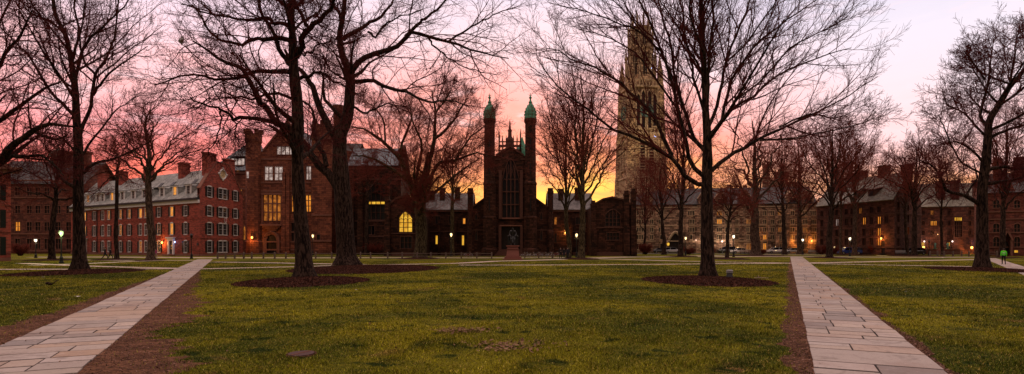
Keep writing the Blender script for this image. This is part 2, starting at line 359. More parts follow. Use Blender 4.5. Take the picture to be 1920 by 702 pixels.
PATHS = {}   # name: (P0, dir, length, half width)
def flag_path(name, a, b, hw, seed, start):
    a = Vector(a); b = Vector(b); dr = (b-a).normalized(); a = a-dr*start; L = (b-a).length; nr = Vector((dr.y, -dr.x))   # nr = right hand side
    PATHS[name] = (a, dr, L, hw); rg = random.Random(seed)
    mb = MB(); P = lambda u, d, z: (a.x+dr.x*d+nr.x*u, a.y+dr.y*d+nr.y*u, z)
    mb.add([P(-hw+.03, 0, .020), P(hw-.03, 0, .020), P(hw-.03, L, .020), P(-hw+.03, L, .020)], [(0, 1, 2, 3)], 1)
    def slab(u0, u1, d0, d1):
        g = .017; j = lambda: rg.uniform(-.009, .009); z = .0285+rg.uniform(-.003, .004); tl = rg.uniform(-.002, .002)
        g2 = .040; q = [(u0+g+j(), d0+g2+j()), (u1-g+j(), d0+g2+j()), (u1-g+j(), d1-g2+j()), (u0+g+j(), d1-g2+j())]
        c = .012; qi = [(u+c*(1 if k in (0, 3) else -1), d+c*(1 if k < 2 else -1)) for k, (u, d) in enumerate(q)]
        vs = [P(u, d, 0) for u, d in q]+[P(u, d, z-.006) for u, d in q]+[P(u, d, z+(tl if k < 2 else -tl)) for k, (u, d) in enumerate(qi)]
        r = rg.random()
        mb.add(vs, [(0,1,5,4),(1,2,6,5),(2,3,7,6),(3,0,4,7),(4,5,9,8),(5,6,10,9),(6,7,11,10),(7,4,8,11),(8,9,10,11)], 0, r)
    d = 0.0
    while d < L:
        h = rg.choice([.55, .75, .9, 1.1, 1.3, 1.5]); n = rg.choice([1, 2, 2, 2, 2, 3, 3]); e0 = -hw+rg.uniform(-.014, .014); e1 = hw+rg.uniform(-.014, .014)
        cuts = [e0]
        if n == 2: cuts += [rg.uniform(-.5, .5)*hw]
        if n == 3: cuts += [rg.uniform(-.55, -.2)*hw, rg.uniform(.2, .55)*hw]
        cuts += [e1]
        for u0, u1 in zip(cuts, cuts[1:]):
            k = rg.random()
            if h > .75 and k < .62 and n > 1:
                s = h*rg.uniform(.35, .65); slab(u0, u1, d, d+s)
                if u1-u0 > 1.1 and rg.random() < .5:
                    mcut = u0+(u1-u0)*rg.uniform(.35, .65); slab(u0, mcut, d+s, d+h); slab(mcut, u1, d+s, d+h)
                else: slab(u0, u1, d+s, d+h)
            else: slab(u0, u1, d, d+h)
        d += h
    o = mb.build(name, [M['flag'], M['joint']], rnd=True); tag(o, kind='structure'); return o
flag_path('flagstone_path', (-8.61, 10), (-46.9, 89.6), 1.08, 3, 7)
flag_path('flagstone_path', (6.295, 10), (54.0, 111.5), 1.04, 8, 7); PATHS['right'] = PATHS['flagstone_path']
_l = Vector((-8.61, 10)); _m = Vector((-46.9, 89.6)); _d = (_m-_l).normalized(); PATHS['left'] = (_l-_d*7, _d, (_m-_l).length+7, 1.08)
flag_path('flagstone_path', (36.5, 40.3), (79.4, 97.5), .85, 5, 12)

STRIPS = []
def strip(name, pts, mat, z, widths):
    STRIPS.append(([(p.x, p.y) for p in pts], widths))
    mb = MB(); pts = [Vector((p.x, p.y)) for p in pts]; l = []; r = []
    for i, p in enumerate(pts):
        dd = (pts[min(i+1, len(pts)-1)]-pts[max(i-1, 0)]).normalized(); n = Vector((-dd.y, dd.x)); wd = widths if not isinstance(widths, list) else widths[i]
        l.append((p.x+n.x*wd/2, p.y+n.y*wd/2, z)); r.append((p.x-n.x*wd/2, p.y-n.y*wd/2, z))
    for i in range(len(pts)-1): mb.poly([r[i], r[i+1], l[i+1], l[i]])
    return tag(mb.build(name, mat), kind='structure')
G = lambda *l: [gnd(x, y) for x, y in l]
strip('footpath', G((-60, 505.6), (190, 505), (352, 504)), M['walk'], .006, 1.9)
strip('footpath', G((376, 504.6), (470, 502.5), (556, 500.4), (640, 497.8), (760, 496), (860, 494), (930, 490.2), (1000, 488.4), (1052, 486.8), (1100, 484.3)), M['walk'], .008, [1.7, 1.7, 1.7, 1.7, 1.8, 1.8, 2.6, 2.6, 2.6, 2.6])
strip('footpath', G((396, 491.6), (470, 492.6), (560, 494.2), (680, 496.2)), M['walk'], .006, 1.9)
strip('footpath', G((40, 494), (160, 499.2), (250, 501.8), (340, 503.6)), M['walk'], .009, 1.5)
strip('footpath', G((60, 498), (165, 494.5), (240, 491), (300, 488.8), (385, 488.4)), M['walk'], .007, 1.8)
strip('footpath', G((130, 487.6), (250, 488.6)), M['walk'], .005, 1.8)
strip('footpath', G((860, 497.4), (1000, 497.4), (1200, 496.3), (1380, 494.6), (1482, 494)), M['walk'], .006, 1.7)
strip('footpath', G((1100, 484.8), (1200, 487.8), (1290, 490.4), (1380, 492), (1482, 493.9)), M['walk'], .008, 2.0)
strip('footpath', G((1512, 494), (1640, 497.2), (1760, 499), (1862, 501)), M['walk'], .006, 1.7)
strip('footpath', G((1512, 493.6), (1620, 491.5), (1700, 489.5), (1850, 486.8)), M['walk'], .008, 2.0)
strip('footpath', G((1085, 484.6), (1180, 482.4), (1300, 481.6), (1480, 481.4), (1620, 482.4), (1750, 482.8), (1862, 482.6)), M['walk'], .010, [3, 4, 4, 4, 4, 4, 4])
strip('footpath', G((1300, 479.8), (1375, 478.6), (1450, 478), (1530, 478.4), (1700, 480)), M['walk'], .007, 3.5)
strip('pavement', G((430, 483.6), (560, 484), (700, 483.6), (880, 483.8), (1060, 483.4)), M['walk'], .005, 4)
strip('pavement', G((60, 482.6), (180, 482.3), (280, 482.8), (372, 483.6), (420, 483.9)), M['walk'], .011, 4.5)
strip('street', [gx(1150, 152), gx(1400, 152), gx(1700, 146), gx(1800, 146)], M['asphalt'], .004, 11)

# worn soil beside the flagstones: ragged sheets 4 mm above the lawn
_tt = lambda d, a, b: np.clip((b-d)/(b-a), 0, 1)
def soil_left_r(d): return (1.25*_tt(d, 12, 52)+.12*_tt(d, 30, 60)*(d > 0))*np.clip(1+.33*noise1(d*.55, 1)+.22*noise1(d*2.7, 21, 3), .1, 3)*(d < 58)
def soil_left_l(d): return (1.0*_tt(d, 12, 46))*np.clip(1+.3*noise1(d*.6, 2)+.2*noise1(d*2.9, 22, 3), .1, 3)*(d < 46)
def soil_right_l(d): return (.42+.1*noise1(d*.8, 3)+.12*noise1(d*2.3, 13, 2))*_tt(d, 60, 100)
def soil_right_r(d): return np.maximum(0, (.16+.2*noise1(d*.7, 4)))*_tt(d, 20, 60)
mb = MB()
def soil_strip(pk, side, fn):
    a, dr, L, hw = PATHS[pk]; nr = Vector((dr.y, -dr.x)); ds = np.arange(2, min(L, 95), .09); wd = fn(ds)
    vs = []; fs = []
    for d_, w_ in zip(ds, wd):
        u0 = side*(hw-.05); u1 = side*(hw-.05+max(0, w_)+.05)
        for u in (u0, u1): vs.append((a.x+dr.x*d_+nr.x*u, a.y+dr.y*d_+nr.y*u, .004))
    for i in range(len(ds)-1): fs.append((2*i, 2*i+1, 2*i+3, 2*i+2) if side > 0 else (2*i+1, 2*i, 2*i+2, 2*i+3))
    mb.add(vs, fs)
soil_strip('left', 1, soil_left_r); soil_strip('left', -1, soil_left_l); soil_strip('right', -1, soil_right_l); soil_strip('right', 1, soil_right_r)
tag(mb.build('bare_soil', M['soil']), kind='structure')

MULCH = [  # centre px, near py, far py, half width px at centre
    (572, 540, 520, 112), (690, 514.5, 497.5, 128), (1323, 538.5, 518.5, 112), (150, 519, 505.5, 82), (1842, 512.5, 502, 68),
    (1090, 487.6, 484.6, 34), (785, 487, 484, 40), (283, 489.6, 487.6, 22), (1363, 487.2, 484, 34), (1417, 481, 478.8, 60), (1555, 485.6, 482.6, 30), (1714, 481.6, 479.6, 42), (1602, 480, 478.4, 32), (1276, 482.4, 480.6, 30), (215, 488.4, 486.2, 32), (97, 489.4, 487, 40), (1878, 484.4, 482.4, 30)]
MC = []
for k, (px, y0, y1, hw) in enumerate(MULCH):
    Y0, Y1 = depth(y0), depth(y1); Yc_ = (Y0+Y1)/2; rx = hw*Yc_/FPX; ry = (Y1-Y0)/2; cx = (px-CX)/FPX*Yc_
    MC.append((cx, Yc_, rx, ry)); mb = MB(); n = 96; rings = 14; vs = [(cx, Yc_, .16)]; fs = []
    for j in range(1, rings+1):
        q = j/rings
        for i in range(n):
            a = 2*PI*i/n; rag = 1+(.035*float(noise1(a*9+k*7, 6)) if j == rings else 0)
            x = cx+rx*q*rag*math.cos(a); y = Yc_+ry*q*rag*math.sin(a)
            vs.append((x, y, .005+.15*(1-q**3)+(0 if j == rings else .03*random.random())))
    for i in range(n): fs.append((0, 1+i, 1+(i+1) % n))
    for j in range(rings-1):
        for i in range(n): fs.append((1+j*n+i, 1+(j+1)*n+i, 1+(j+1)*n+(i+1) % n, 1+j*n+(i+1) % n))
    mb.add(vs, fs); tag(mb.build('mulch', M['mulch'], smooth=True), kind='structure')

# bare patches in the lawn
PATCH = [(866, 622, 46, .30), (955, 652, 60, .45), (940, 515, 40, 1.2), (1460, 600, 24, .3)]
PC = []
mb = MB()
for k, (px, py, hw, ry) in enumerate(PATCH[:2]):
    c = gnd(px, py); rx = hw*c.y/FPX; PC.append((c.x, c.y, rx, ry))
    for q in range(26):
        a = random.random()*6.28; r = random.random()**.7; x = c.x+rx*r*math.cos(a); y = c.y+ry*r*math.sin(a); s = random.uniform(.02, .07)
        pts = [(x+s*random.uniform(.6, 1.4)*math.cos(b*PI/4), y+s*random.uniform(.5, 1)*math.sin(b*PI/4), .004+.00013*q) for b in range(8)]
        mb.poly(pts)
tag(mb.build('bare_soil', M['soil']), kind='structure')

def grass_mask(x, y):
    ok = np.ones(len(x), bool)
    for pk, fr, fl in (('left', soil_left_r, soil_left_l), ('right', soil_right_r, soil_right_l)):
        a, dr, L, hw = PATHS[pk]; u = (x-a.x)*dr.y-(y-a.y)*dr.x; d_ = (x-a.x)*dr.x+(y-a.y)*dr.y
        jit = RNG.normal(-.03, .20, len(x)); stray = RNG.random(len(x)) < .045
        wr = np.maximum(0, fr(np.maximum(d_, 0))); wl = np.maximum(0, fl(np.maximum(d_, 0)))
        inpath = (u > -hw-.01) & (u < hw+.01); insoil = (u < hw+wr+jit*(wr > .1)) & (u > -hw-wl+jit*(wl > .1))
        ok &= ~inpath & (~insoil | (stray & ~inpath))
    for cx, cy, rx, ry in MC: ok &= ((x-cx)/rx)**2+((y-cy)/ry)**2 > .98
    for cx, cy, rx, ry in PC: ok &= (((x-cx)/rx)**2+((y-cy)/ry)**2 > .8) | (RNG.random(len(x)) < .45)
    cv = gnd(565, 665); ok &= (np.abs(x-cv.x)/.27 > 1) | (np.abs(y-cv.y)/.30 > 1)
    for pts, wd in STRIPS:
        for i in range(len(pts)-1):
            (ax, ay), (bx, by) = pts[i], pts[i+1]; L2 = (bx-ax)**2+(by-ay)**2; tt = np.clip(((x-ax)*(bx-ax)+(y-ay)*(by-ay))/L2, 0, 1); w_ = (wd[i] if isinstance(wd, list) else wd)/2
            ok &= np.hypot(x-ax-(bx-ax)*tt, y-ay-(by-ay)*tt) > w_+.05
    a, dr, L, hw = PATHS['flagstone_path']; u = (x-a.x)*dr.y-(y-a.y)*dr.x; d_ = (x-a.x)*dr.x+(y-a.y)*dr.y; ok &= (np.abs(u) > hw) | (d_ < 0) | (d_ > L)
    return ok
Vs = []; Rn = []
for y0, y1, dens, hgt, wid in ((8.6, 15, 1500, .062, .015), (15, 25, 560, .07, .022), (25, 48, 190, .075, .036), (48, 80, 55, .085, .06)):
    area = .94*(y1*y1-y0*y0); n = int(area*dens); yy = np.sqrt(RNG.uniform(y0*y0, y1*y1, n)); xx = RNG.uniform(-.94, .94, n)*yy
    k = grass_mask(xx, yy); xx = xx[k]; yy = yy[k]
    tuft = np.clip(noise2(xx*1.3, yy*1.3, 5)*.5+.55, .12, 1.0); kk = RNG.random(len(xx)) < .35+.65*tuft; xx = xx[kk]; yy = yy[kk]; tuft = tuft[kk]
    n = len(xx); a = RNG.uniform(0, 6.283, n); la = RNG.uniform(0, 6.283, n); h = hgt*RNG.uniform(.35, 1.1, n)*(.5+.6*tuft); lean = h*RNG.uniform(.2, 1.1, n); wd = wid*RNG.uniform(.6, 1.3, n)
    A = np.stack([xx-np.cos(a)*wd/2, yy-np.sin(a)*wd/2, np.zeros(n)-.004], 1); B = np.stack([xx+np.cos(a)*wd/2, yy+np.sin(a)*wd/2, np.zeros(n)-.004], 1)
    C = np.stack([xx+np.cos(la)*lean, yy+np.sin(la)*lean, h], 1)
    Vs.append(np.stack([A, B, C], 1).reshape(-1, 3)); Rn.append(RNG.random(n))
V = np.concatenate(Vs); F = np.arange(len(V), dtype=np.int32).reshape(-1, 3)
go = bpy.data.objects.new('grass', mesh_np('grass', V, F, M['blade'], False, np.concatenate(Rn))); COL.objects.link(go); tag(go, kind='stuff')
print('grass blades', len(F))

# ------------------------------------------------------------------ trees
def cat(pts, n):
    P = np.array(pts, dtype=float); P = np.vstack([2*P[0]-P[1], P, 2*P[-1]-P[-2]]); m = len(P)-3
    t_ = np.linspace(0, m-1e-6, n); i = t_.astype(int); f = (t_-i)[:, None]
    a, b, c, d_ = P[i], P[i+1], P[i+2], P[i+3]
    return .5*((2*b)+(-a+c)*f+(2*a-5*b+4*c-d_)*f*f+(-a+3*b-3*c+d_)*f**3)
def nrm(a): return a/np.maximum(np.linalg.norm(a, axis=-1, keepdims=True), 1e-9)
def tubes(P, Rr, sides):
    N, S1, _ = P.shape; T = np.empty_like(P); T[:, 1:-1] = P[:, 2:]-P[:, :-2]; T[:, 0] = P[:, 1]-P[:, 0]; T[:, -1] = P[:, -1]-P[:, -2]; T = nrm(T)
    mean = nrm(P[:, -1]-P[:, 0]+1e-6); ref = np.where(np.abs(mean[:, 2:3]) < .8, np.array([[0, 0, 1.]]), np.array([[1., 0, 0]]))[:, None, :]
    U = nrm(np.cross(T, np.broadcast_to(ref, T.shape))); W = np.cross(T, U)
    a = np.arange(sides)*2*PI/sides
    V = P[:, :, None, :]+Rr[:, :, None, None]*(U[:, :, None, :]*np.cos(a)[None, None, :, None]+W[:, :, None, :]*np.sin(a)[None, None, :, None])
    base = (np.arange(N)*S1*sides)[:, None, None]; j = (np.arange(S1-1)*sides)[None, :, None]; i = np.arange(sides)[None, None, :]; i2 = (i+1) % sides
    F = np.stack([base+j+i, base+j+i2, base+j+sides+i2, base+j+sides+i], -1).reshape(-1, 4)
    return V.reshape(-1, 3), F
def grow(P, Rr, rg, m, lf, ang, S, wander, trop, rmin, t0=.2, lmax=9, lmin=.25, taper=.6, flat=0.0):
    N, S1, _ = P.shape; seg = P[:, 1:]-P[:, :-1]; L = np.linalg.norm(seg, axis=2).sum(1)
    t_ = t0+(1-t0)*(np.arange(m)[None, :]+rg.random((N, m)))/m; t_ = np.minimum(t_, .995); x = t_*(S1-1); i = np.minimum(x.astype(int), S1-2); f = (x-i)[..., None]
    n = np.arange(N)[:, None]; p0 = P[n, i]*(1-f)+P[n, i+1]*f; T = nrm(P[n, i+1]-P[n, i]); r0 = Rr[n, i]*(1-f[..., 0])+Rr[n, i+1]*f[..., 0]
    ref = np.where(np.abs(T[..., 2:3]) < .9, np.array([0, 0, 1.]), np.array([1., 0, 0])); U = nrm(np.cross(T, ref)); W = np.cross(T, U)
    ph = np.arange(m)[None, :]*2.4+rg.random((N, 1))*6.28+rg.normal(0, .5, (N, m)); th = np.radians(ang*rg.uniform(.65, 1.3, (N, m)))
    D = T*np.cos(th)[..., None]+(U*np.cos(ph)[..., None]+W*np.sin(ph)[..., None])*np.sin(th)[..., None]
    D[..., 1] *= (1-flat); D = nrm(D)
    ln = np.clip(L[:, None]*lf*(1-taper*t_)*rg.uniform(.55, 1.35, (N, m)), lmin, lmax)
    D = D.reshape(-1, 3); p = p0.reshape(-1, 3); ln = ln.reshape(-1); r0 = r0.reshape(-1)
    out = [p]
    for s in range(S):
        D = nrm(D+rg.normal(0, wander, D.shape)+np.array([0, 0, trop])); p = p+D*(ln/S)[:, None]; out.append(p)
    Q = np.stack(out, 1); rb = np.clip(np.minimum(r0*.7, .007+.0090*ln), rmin, None); tt = np.linspace(0, 1, S+1)[None, :]
    Rq = np.maximum(rb[:, None]*(1-.72*tt), rmin*.8)
    return Q, Rq
STY = {  # (m, length fraction, angle, segments, wander, up)
 'oak':  [(15, .62, 48, 8, .15, .03), (10, .54, 44, 6, .15, .03), (6, .60, 40, 4, .15, .03)],
 'fan':  [(17, .48, 34, 8, .07, .04), (9, .48, 34, 5, .10, .04), (5, .54, 34, 4, .12, .04)],
 'elm':  [(12, .58, 42, 7, .13, .06), (9, .52, 40, 5, .15, .05), (6, .58, 38, 4, .16, .04)],
 'far':  [(11, .57, 34, 6, .12, .07), (8, .52, 38, 4, .15, .06), (5, .58, 38, 3, .16, .05)],
}
def finish_tree(name, label, base, trunk, limbs, style, rmin, rg, mats, group=None, leaf=0, dens=1.0, sides0=10):
    """trunk: (P,R) arrays; limbs: list of (P,R)"""
    root = thing(name, label, 'tree', base, 0, group, True); off = np.array(base)
    P, Rr = trunk
    if sides0 > 12:
        zz = np.linspace(0, 1, 120); P = np.stack([np.interp(zz, np.linspace(0, 1, len(P)), P[:, k]) for k in range(3)], 1); Rr = np.interp(zz, np.linspace(0, 1, len(Rr)), Rr); sides0 = 30
    V, F = tubes(P[None], Rr[None], sides0)
    if sides0 >= 30:
        ax = np.repeat(P, sides0, 0); q_ = V-ax; th_ = np.tile(np.arange(sides0)*2*PI/sides0, len(P)); z_ = ax[:, 2]; k0 = int(rg.integers(1, 90))
        lob = (.13*np.exp(-np.maximum(z_, 0)/.6))*np.cos(5*th_+k0)+0.028*noise2(np.cos(th_)*3.2+9+z_*.25, np.sin(th_)*3.2+9+z_*.12, k0)+0.03*noise2(np.cos(th_)*6+31, np.sin(th_)*6+31+z_*.4, k0+1, 2)
        V = ax+q_*(1+lob)[:, None]
    VV = [V]; FF = [F]; n0 = len(V)
    S0 = 14; LP = np.stack([l[0] for l in limbs]); LR = np.stack([l[1] for l in limbs])
    V, F = tubes(LP, LR, 7); VV.append(V); FF.append(F+n0)
    me = mesh_np('trunk', np.concatenate(VV)-off, np.concatenate(FF), mats[0]); o = bpy.data.objects.new('trunk', me); COL.objects.link(o); o.parent = root
    VV = []; FF = []; n0 = 0; cp, cr = LP, LR
    for li, (m_, lf, ang, S, wa, tr) in enumerate(STY[style]):
        m_ = max(2, int(round(m_*(dens if li else dens**.5))))
        cp2, cr2 = grow(cp, cr, rg, m_, lf, ang, S, wa, tr, rmin, t0=(.18 if li == 0 else .12), taper=.55, lmax=(8.5, 4.2, 1.9)[li], lmin=(.8, .5, .3)[li])
        V, F = tubes(cp2, cr2, (5, 3, 3)[li]); VV.append(V); FF.append(F+n0); n0 += len(V); cp, cr = cp2, cr2
    if leaf:
        idx = rg.choice(len(cp), min(leaf, len(cp)), replace=False); c = cp[idx, -1]; s = rg.uniform(.03, .075, len(idx))[:, None, None]
        q = rg.normal(0, 1, (len(idx), 4, 3)); q = nrm(q)*s; V = (c[:, None, :]+q).reshape(-1, 3); F = np.arange(len(V)).reshape(-1, 4); VV.append(V); FF.append(F+n0)
    me = mesh_np('crown', np.concatenate(VV)-off, np.concatenate(FF), mats[1]); o = bpy.data.objects.new('crown', me); COL.objects.link(o); o.parent = root
    return root
def flare(P, Rr, k=.55, hgt=1.1):
    z = P[:, 2]-P[0, 2]; return Rr*(1+k*np.exp(-z/hgt*2.2))
def hero(label, bpx, bpy_, trunk, limbs, style, seed, rmin=.011, extra=4, mats=None, leaf=0, dens=1.0, name='bare_tree', wob=.0, elen=7):
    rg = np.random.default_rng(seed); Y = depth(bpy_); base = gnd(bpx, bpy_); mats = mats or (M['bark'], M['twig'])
    tp = np.array([tuple(at(x, y, Y)) for x, y, r in trunk]); tr = np.array([r for *_, r in trunk])*Y/FPX*.93
    tp[0, 2] = -.05
    P = cat(tp, 40); Rr = np.interp(np.linspace(0, 1, 40), np.linspace(0, 1, len(tr)), tr); Rr = flare(P, Rr)*(1+.05*rg.normal(0, 1, 40)*np.linspace(.3, 1, 40))
    L = []
    for pts, r0, r1 in limbs:
        q = np.array(pts, dtype=float); ln = np.linalg.norm(np.diff(q, axis=0), axis=1).sum()*Y/FPX; dz = rg.uniform(-.45, .45)*ln; k = len(q)
        w3 = []
        for j, (x, y) in enumerate(q):
            f = j/(k-1); w3.append(tuple(at(x, y, Y+dz*f**1.3)))
        p = cat(w3, 15); p[1:-1] += rg.normal(0, .012*ln/3+wob, (13, 3)); L.append((p, (np.linspace(r0, r1, 15)**1.0*.80)*Y/FPX))
    i_ = 20; L.append((cat(P[np.linspace(i_, 39, 6).astype(int)], 15), np.linspace(Rr[i_]*.85, Rr[39]*.6+.004, 15)))
    for e in range(extra):                                 # limbs towards and away from the viewer
        f = rg.uniform(.3, .8); i = int(f*39); p0 = P[i]; sg = 1 if e % 2 else -1; ln = elen*rg.uniform(.7, 1.15); d_ = np.array([rg.normal(0, .35), sg*1.0, rg.uniform(.35, .9)]); d_ /= np.linalg.norm(d_)
        pts = [p0, p0+d_*ln*.3, p0+d_*ln*.65+[rg.normal(0, .3), 0, .2], p0+d_*ln+[rg.normal(0, .6), 0, .8]]
        L.append((cat(pts, 15), np.linspace(Rr[i]*.5, Rr[i]*.09+.008, 15)))
    return finish_tree(name, label, tuple(base), (P, Rr), L, style, rmin, rg, mats, None, leaf, dens, 14)
def gtree(label, bpx, bpy_, rpx, fork, cpx, hw, top, bot, style, seed, n=11, rmin=None, mats=None, dens=1.0, lean=0, leaf=0, Y=None, name='bare_tree'):
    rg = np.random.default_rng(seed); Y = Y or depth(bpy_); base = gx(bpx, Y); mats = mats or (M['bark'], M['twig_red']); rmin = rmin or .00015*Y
    zf = at(0, fork, Y).z; H = at(0, top, Y).z; zb = at(0, bot, Y).z; W = 1.18*hw*Y/FPX; cxw = (cpx-CX)/FPX*Y; r = rpx*Y/FPX
    x0 = base.x; tp = [(x0, Y, -.05), (x0+(cxw-x0)*.15, Y, zf*.5), (x0+(cxw-x0)*.4+lean, Y, zf), (x0+(cxw-x0)*.7, Y+rg.normal(0, .4), zf+(H-zf)*.4), (cxw+rg.normal(0, .3), Y, zf+(H-zf)*.72), (cxw+rg.normal(0, .5), Y, H*.97)]
    P = cat(tp, 40); wv_ = np.stack([np.convolve(rg.normal(0, 1, 44), np.ones(9)/9, 'valid') for _ in range(3)], 1); P[3:-1] += (.03+.009*H)*wv_*np.array([1, 1, 0]); i0 = int(np.argmin(np.abs(P[:, 2]-zf)))
    Rr = np.where(np.arange(40) <= i0, r*(1-.22*np.arange(40)/max(i0, 1)), r*.78*(1-np.clip((np.arange(40)-i0)/(39.0-i0), 0, 1))**.85*.8+.012); Rr = flare(P, Rr, .5, .9)
    cz = zb+(H-zb)*.38; L = []
    for k in range(n):
        u = (k+.5)/n; th = math.radians(14+88*u**.9+rg.normal(0, 6)); ph = k*2.4+rg.normal(0, .3)+seed
        end = np.array([cxw+W*math.sin(th)*math.cos(ph), Y+W*.9*math.sin(th)*math.sin(ph), cz+((H-cz) if th < PI/2 else (cz-zb))*math.cos(th)])*1.0
        zs = zf+(H-zf)*.45*(1-u)*rg.uniform(.4, 1.1); j = int(np.argmin(np.abs(P[:, 2]-zs))); p0 = P[j]; v = end-p0; ln = np.linalg.norm(v)
        up = np.array([0, 0, 1.0]); m1 = p0+v*.3+up*ln*(.06 if style == 'oak' else .10)*rg.uniform(.2, 1.4); m2 = p0+v*.66+up*ln*.07*rg.uniform(-.4, 1.4)+rg.normal(0, .05*ln, 3)
        p = cat([p0, m1, m2, end], 15); p[1:-1] += rg.normal(0, (.022 if style == 'oak' else .010)*ln, (13, 3))
        L.append((p, np.linspace(max(Rr[j]*.5, r*.2), r*.05+.008, 15)))
    q = P[i0:]; L.append((cat(q[np.linspace(0, len(q)-1, 6).astype(int)], 15), np.linspace(Rr[i0]*.8, .015, 15)))
    return finish_tree(name, label, tuple(base), (P, Rr), L, style, rmin, rg, mats, None, leaf, dens, 9)

hero('large dark tree left of centre with a straight scaly trunk and long limbs sweeping left', 572, 523,
  [(572, 523, 17), (567, 450, 14.5), (562, 380, 12.5), (558, 300, 11.5), (558, 205, 11), (551, 133, 10), (548, 61, 6.5), (545, 0, 5.5), (544, -60, 3.5), (546, -140, 1.5)],
  [([(555,256),(520,228),(499,205),(479,169),(458,133),(427,118),(391,97),(361,77)], 9, 1.6),
   ([(525,233),(484,225),(453,219),(440,225),(427,210),(407,202),(379,197),(356,182)], 5.5, 1.4),
   ([(440,225),(443,245),(442,266),(440,280)], 2, .8), ([(414,205),(412,241),(397,277),(371,302)], 2.2, .7),
   ([(550,136),(525,132),(499,132),(468,141),(448,146),(412,149),(376,143),(330,149),(290,160)], 6, 1.3),
   ([(548,77),(520,69),(499,74),(479,74),(453,82),(417,79),(391,56),(376,31),(361,10)], 6, 1.5),
   ([(544,49),(520,43),(494,37),(458,38),(422,31),(381,20),(340,8)], 5, 1.2),
   ([(550,123),(532,110),(520,87),(512,61),(499,41),(484,10),(473,-25)], 6.5, 2.5),
   ([(555,108),(566,87),(576,56),(602,38),(622,15),(637,-20)], 8.5, 3), ([(576,49),(566,36),(558,15),(550,-6)], 5, 3),
   ([(560,149),(581,141),(602,138),(622,149),(648,164),(672,176)], 4.5, 1.3),
   ([(556,190),(530,178),(500,178),(468,186),(430,182),(395,190),(350,205)], 4, 1.1),
   ([(546,20),(520,0),(490,-20),(455,-40)], 4, 1.5), ([(549,95),(575,100),(610,80),(640,85)], 3, 1)],
  'oak', 21, .0092, 6, wob=.05, dens=.95)
hero('massive forked tree with gnarled limbs just right of the straight scaly trunk', 650, 498,
  [(650, 498, 19), (647, 440, 17.5), (643, 376, 17), (638, 310, 15), (637, 276, 13.5), (640, 250, 12), (652, 219, 11), (656, 169, 10), (656, 138, 8.5), (643, 107, 7), (637, 69, 6), (643, 31, 5), (647, -13, 4), (645, -80, 2)],
  [([(659,135),(678,113),(709,100),(741,91),(772,63),(803,72),(841,78),(879,91),(916,100),(954,110)], 7.5, 1.1),
   ([(760,69),(785,44),(803,31),(828,6),(853,-13)], 4.5, 1.6), ([(841,78),(870,60),(905,40),(940,22),(968,14)], 2.8, .8),
   ([(662,154),(690,150),(716,163),(747,169),(778,182),(810,194),(835,188),(879,201)], 5.5, 1.1),
   ([(643,75),(672,56),(690,44),(716,28),(734,6),(747,-13)], 5.5, 2), ([(690,60),(706,69),(722,44),(747,34),(791,19)], 3, 1),
   ([(634,270),(615,232),(593,182),(578,150),(552,119),(534,94)], 10, 3),
   ([(636,356),(603,313),(577,281),(558,262),(530,250),(505,235)], 11, 3),
   ([(612,312),(604,280),(588,251),(589,213),(568,191),(548,186)], 6, 1.6),
   ([(662,201),(684,213),(709,201),(740,195),(770,205)], 3, .9), ([(650,230),(612,190),(606,150),(600,110)], 5, 1.5),
   ([(640,30),(620,0),(600,-30)], 4, 2), ([(656,150),(630,140),(612,120),(600,92)], 3, 1), ([(803,72),(830,100),(870,125),(930,140)], 2.4, .8)],
  'oak', 5, .0095, 6, wob=.05, dens=.9)
hero('tall tree right of centre with ascending fan of straight limbs before the tower', 1327, 522,
  [(1327, 522, 14), (1326, 450, 12), (1325, 359, 11), (1326, 323, 10), (1326, 257, 8), (1323, 209, 6.5), (1321, 150, 6), (1317, 72, 5.5), (1314, 0, 4.5), (1311, -60, 3), (1309, -160, 1)],
  [([(1323,347),(1299,341),(1269,311),(1257,293),(1221,275),(1180,254),(1144,239),(1108,209),(1066,180),(1036,150),(1006,108)], 6, .8),
   ([(1260,293),(1245,257),(1227,221),(1197,186),(1162,156),(1120,129),(1078,114),(1042,96),(1018,90)], 5, .8),
   ([(1317,329),(1296,299),(1284,257),(1269,203),(1257,144),(1239,96),(1221,48),(1197,0),(1180,-50)], 5.5, 1.5),
   ([(1320,281),(1299,257),(1281,197),(1263,132),(1251,60),(1233,0),(1222,-50)], 5, 1.5),
   ([(1335,320),(1359,299),(1389,281),(1419,263),(1461,245),(1503,224),(1551,203),(1598,174),(1646,144)], 5.5, .8),
   ([(1331,257),(1359,221),(1383,197),(1413,180),(1455,144),(1503,120),(1551,102),(1596,90)], 4.5, .9),
   ([(1330,254),(1353,221),(1365,174),(1383,132),(1413,90),(1455,54),(1497,24),(1539,-5)], 4.5, 1),
   ([(1328,239),(1347,180),(1359,120),(1383,60),(1407,0),(1424,-50)], 4.5, 1.5),
   ([(1326,209),(1327,150),(1331,90),(1337,30),(1334,-30)], 4.5, 2), ([(1321,144),(1293,96),(1269,48),(1245,12),(1225,-25)], 3, 1),
   ([(1323,227),(1309,168),(1293,108),(1281,36),(1272,-30)], 3.6, 1.5), ([(1461,239),(1515,215),(1568,221),(1622,197)], 2.2, .7),
   ([(1239,96),(1200,62),(1150,40),(1090,20),(1030,6)], 2.6, .8), ([(1269,203),(1230,150),(1190,100),(1140,70),(1085,55)], 2.8, .8),
   ([(1376,190),(1430,150),(1480,90),(1540,60),(1590,30)], 2.6, .8), ([(1281,197),(1250,120),(1205,60),(1160,10),(1120,-20)], 2.6, .9),
   ([(1359,120),(1400,80),(1450,10),(1480,-30)], 2.6, 1), ([(1316,60),(1340,10),(1370,-40)], 2.6, 1), ([(1419,263),(1470,262),(1530,250),(1600,236),(1640,222)], 2.2, .7)],
  'fan', 9, .0095, 6, dens=.95, elen=8)
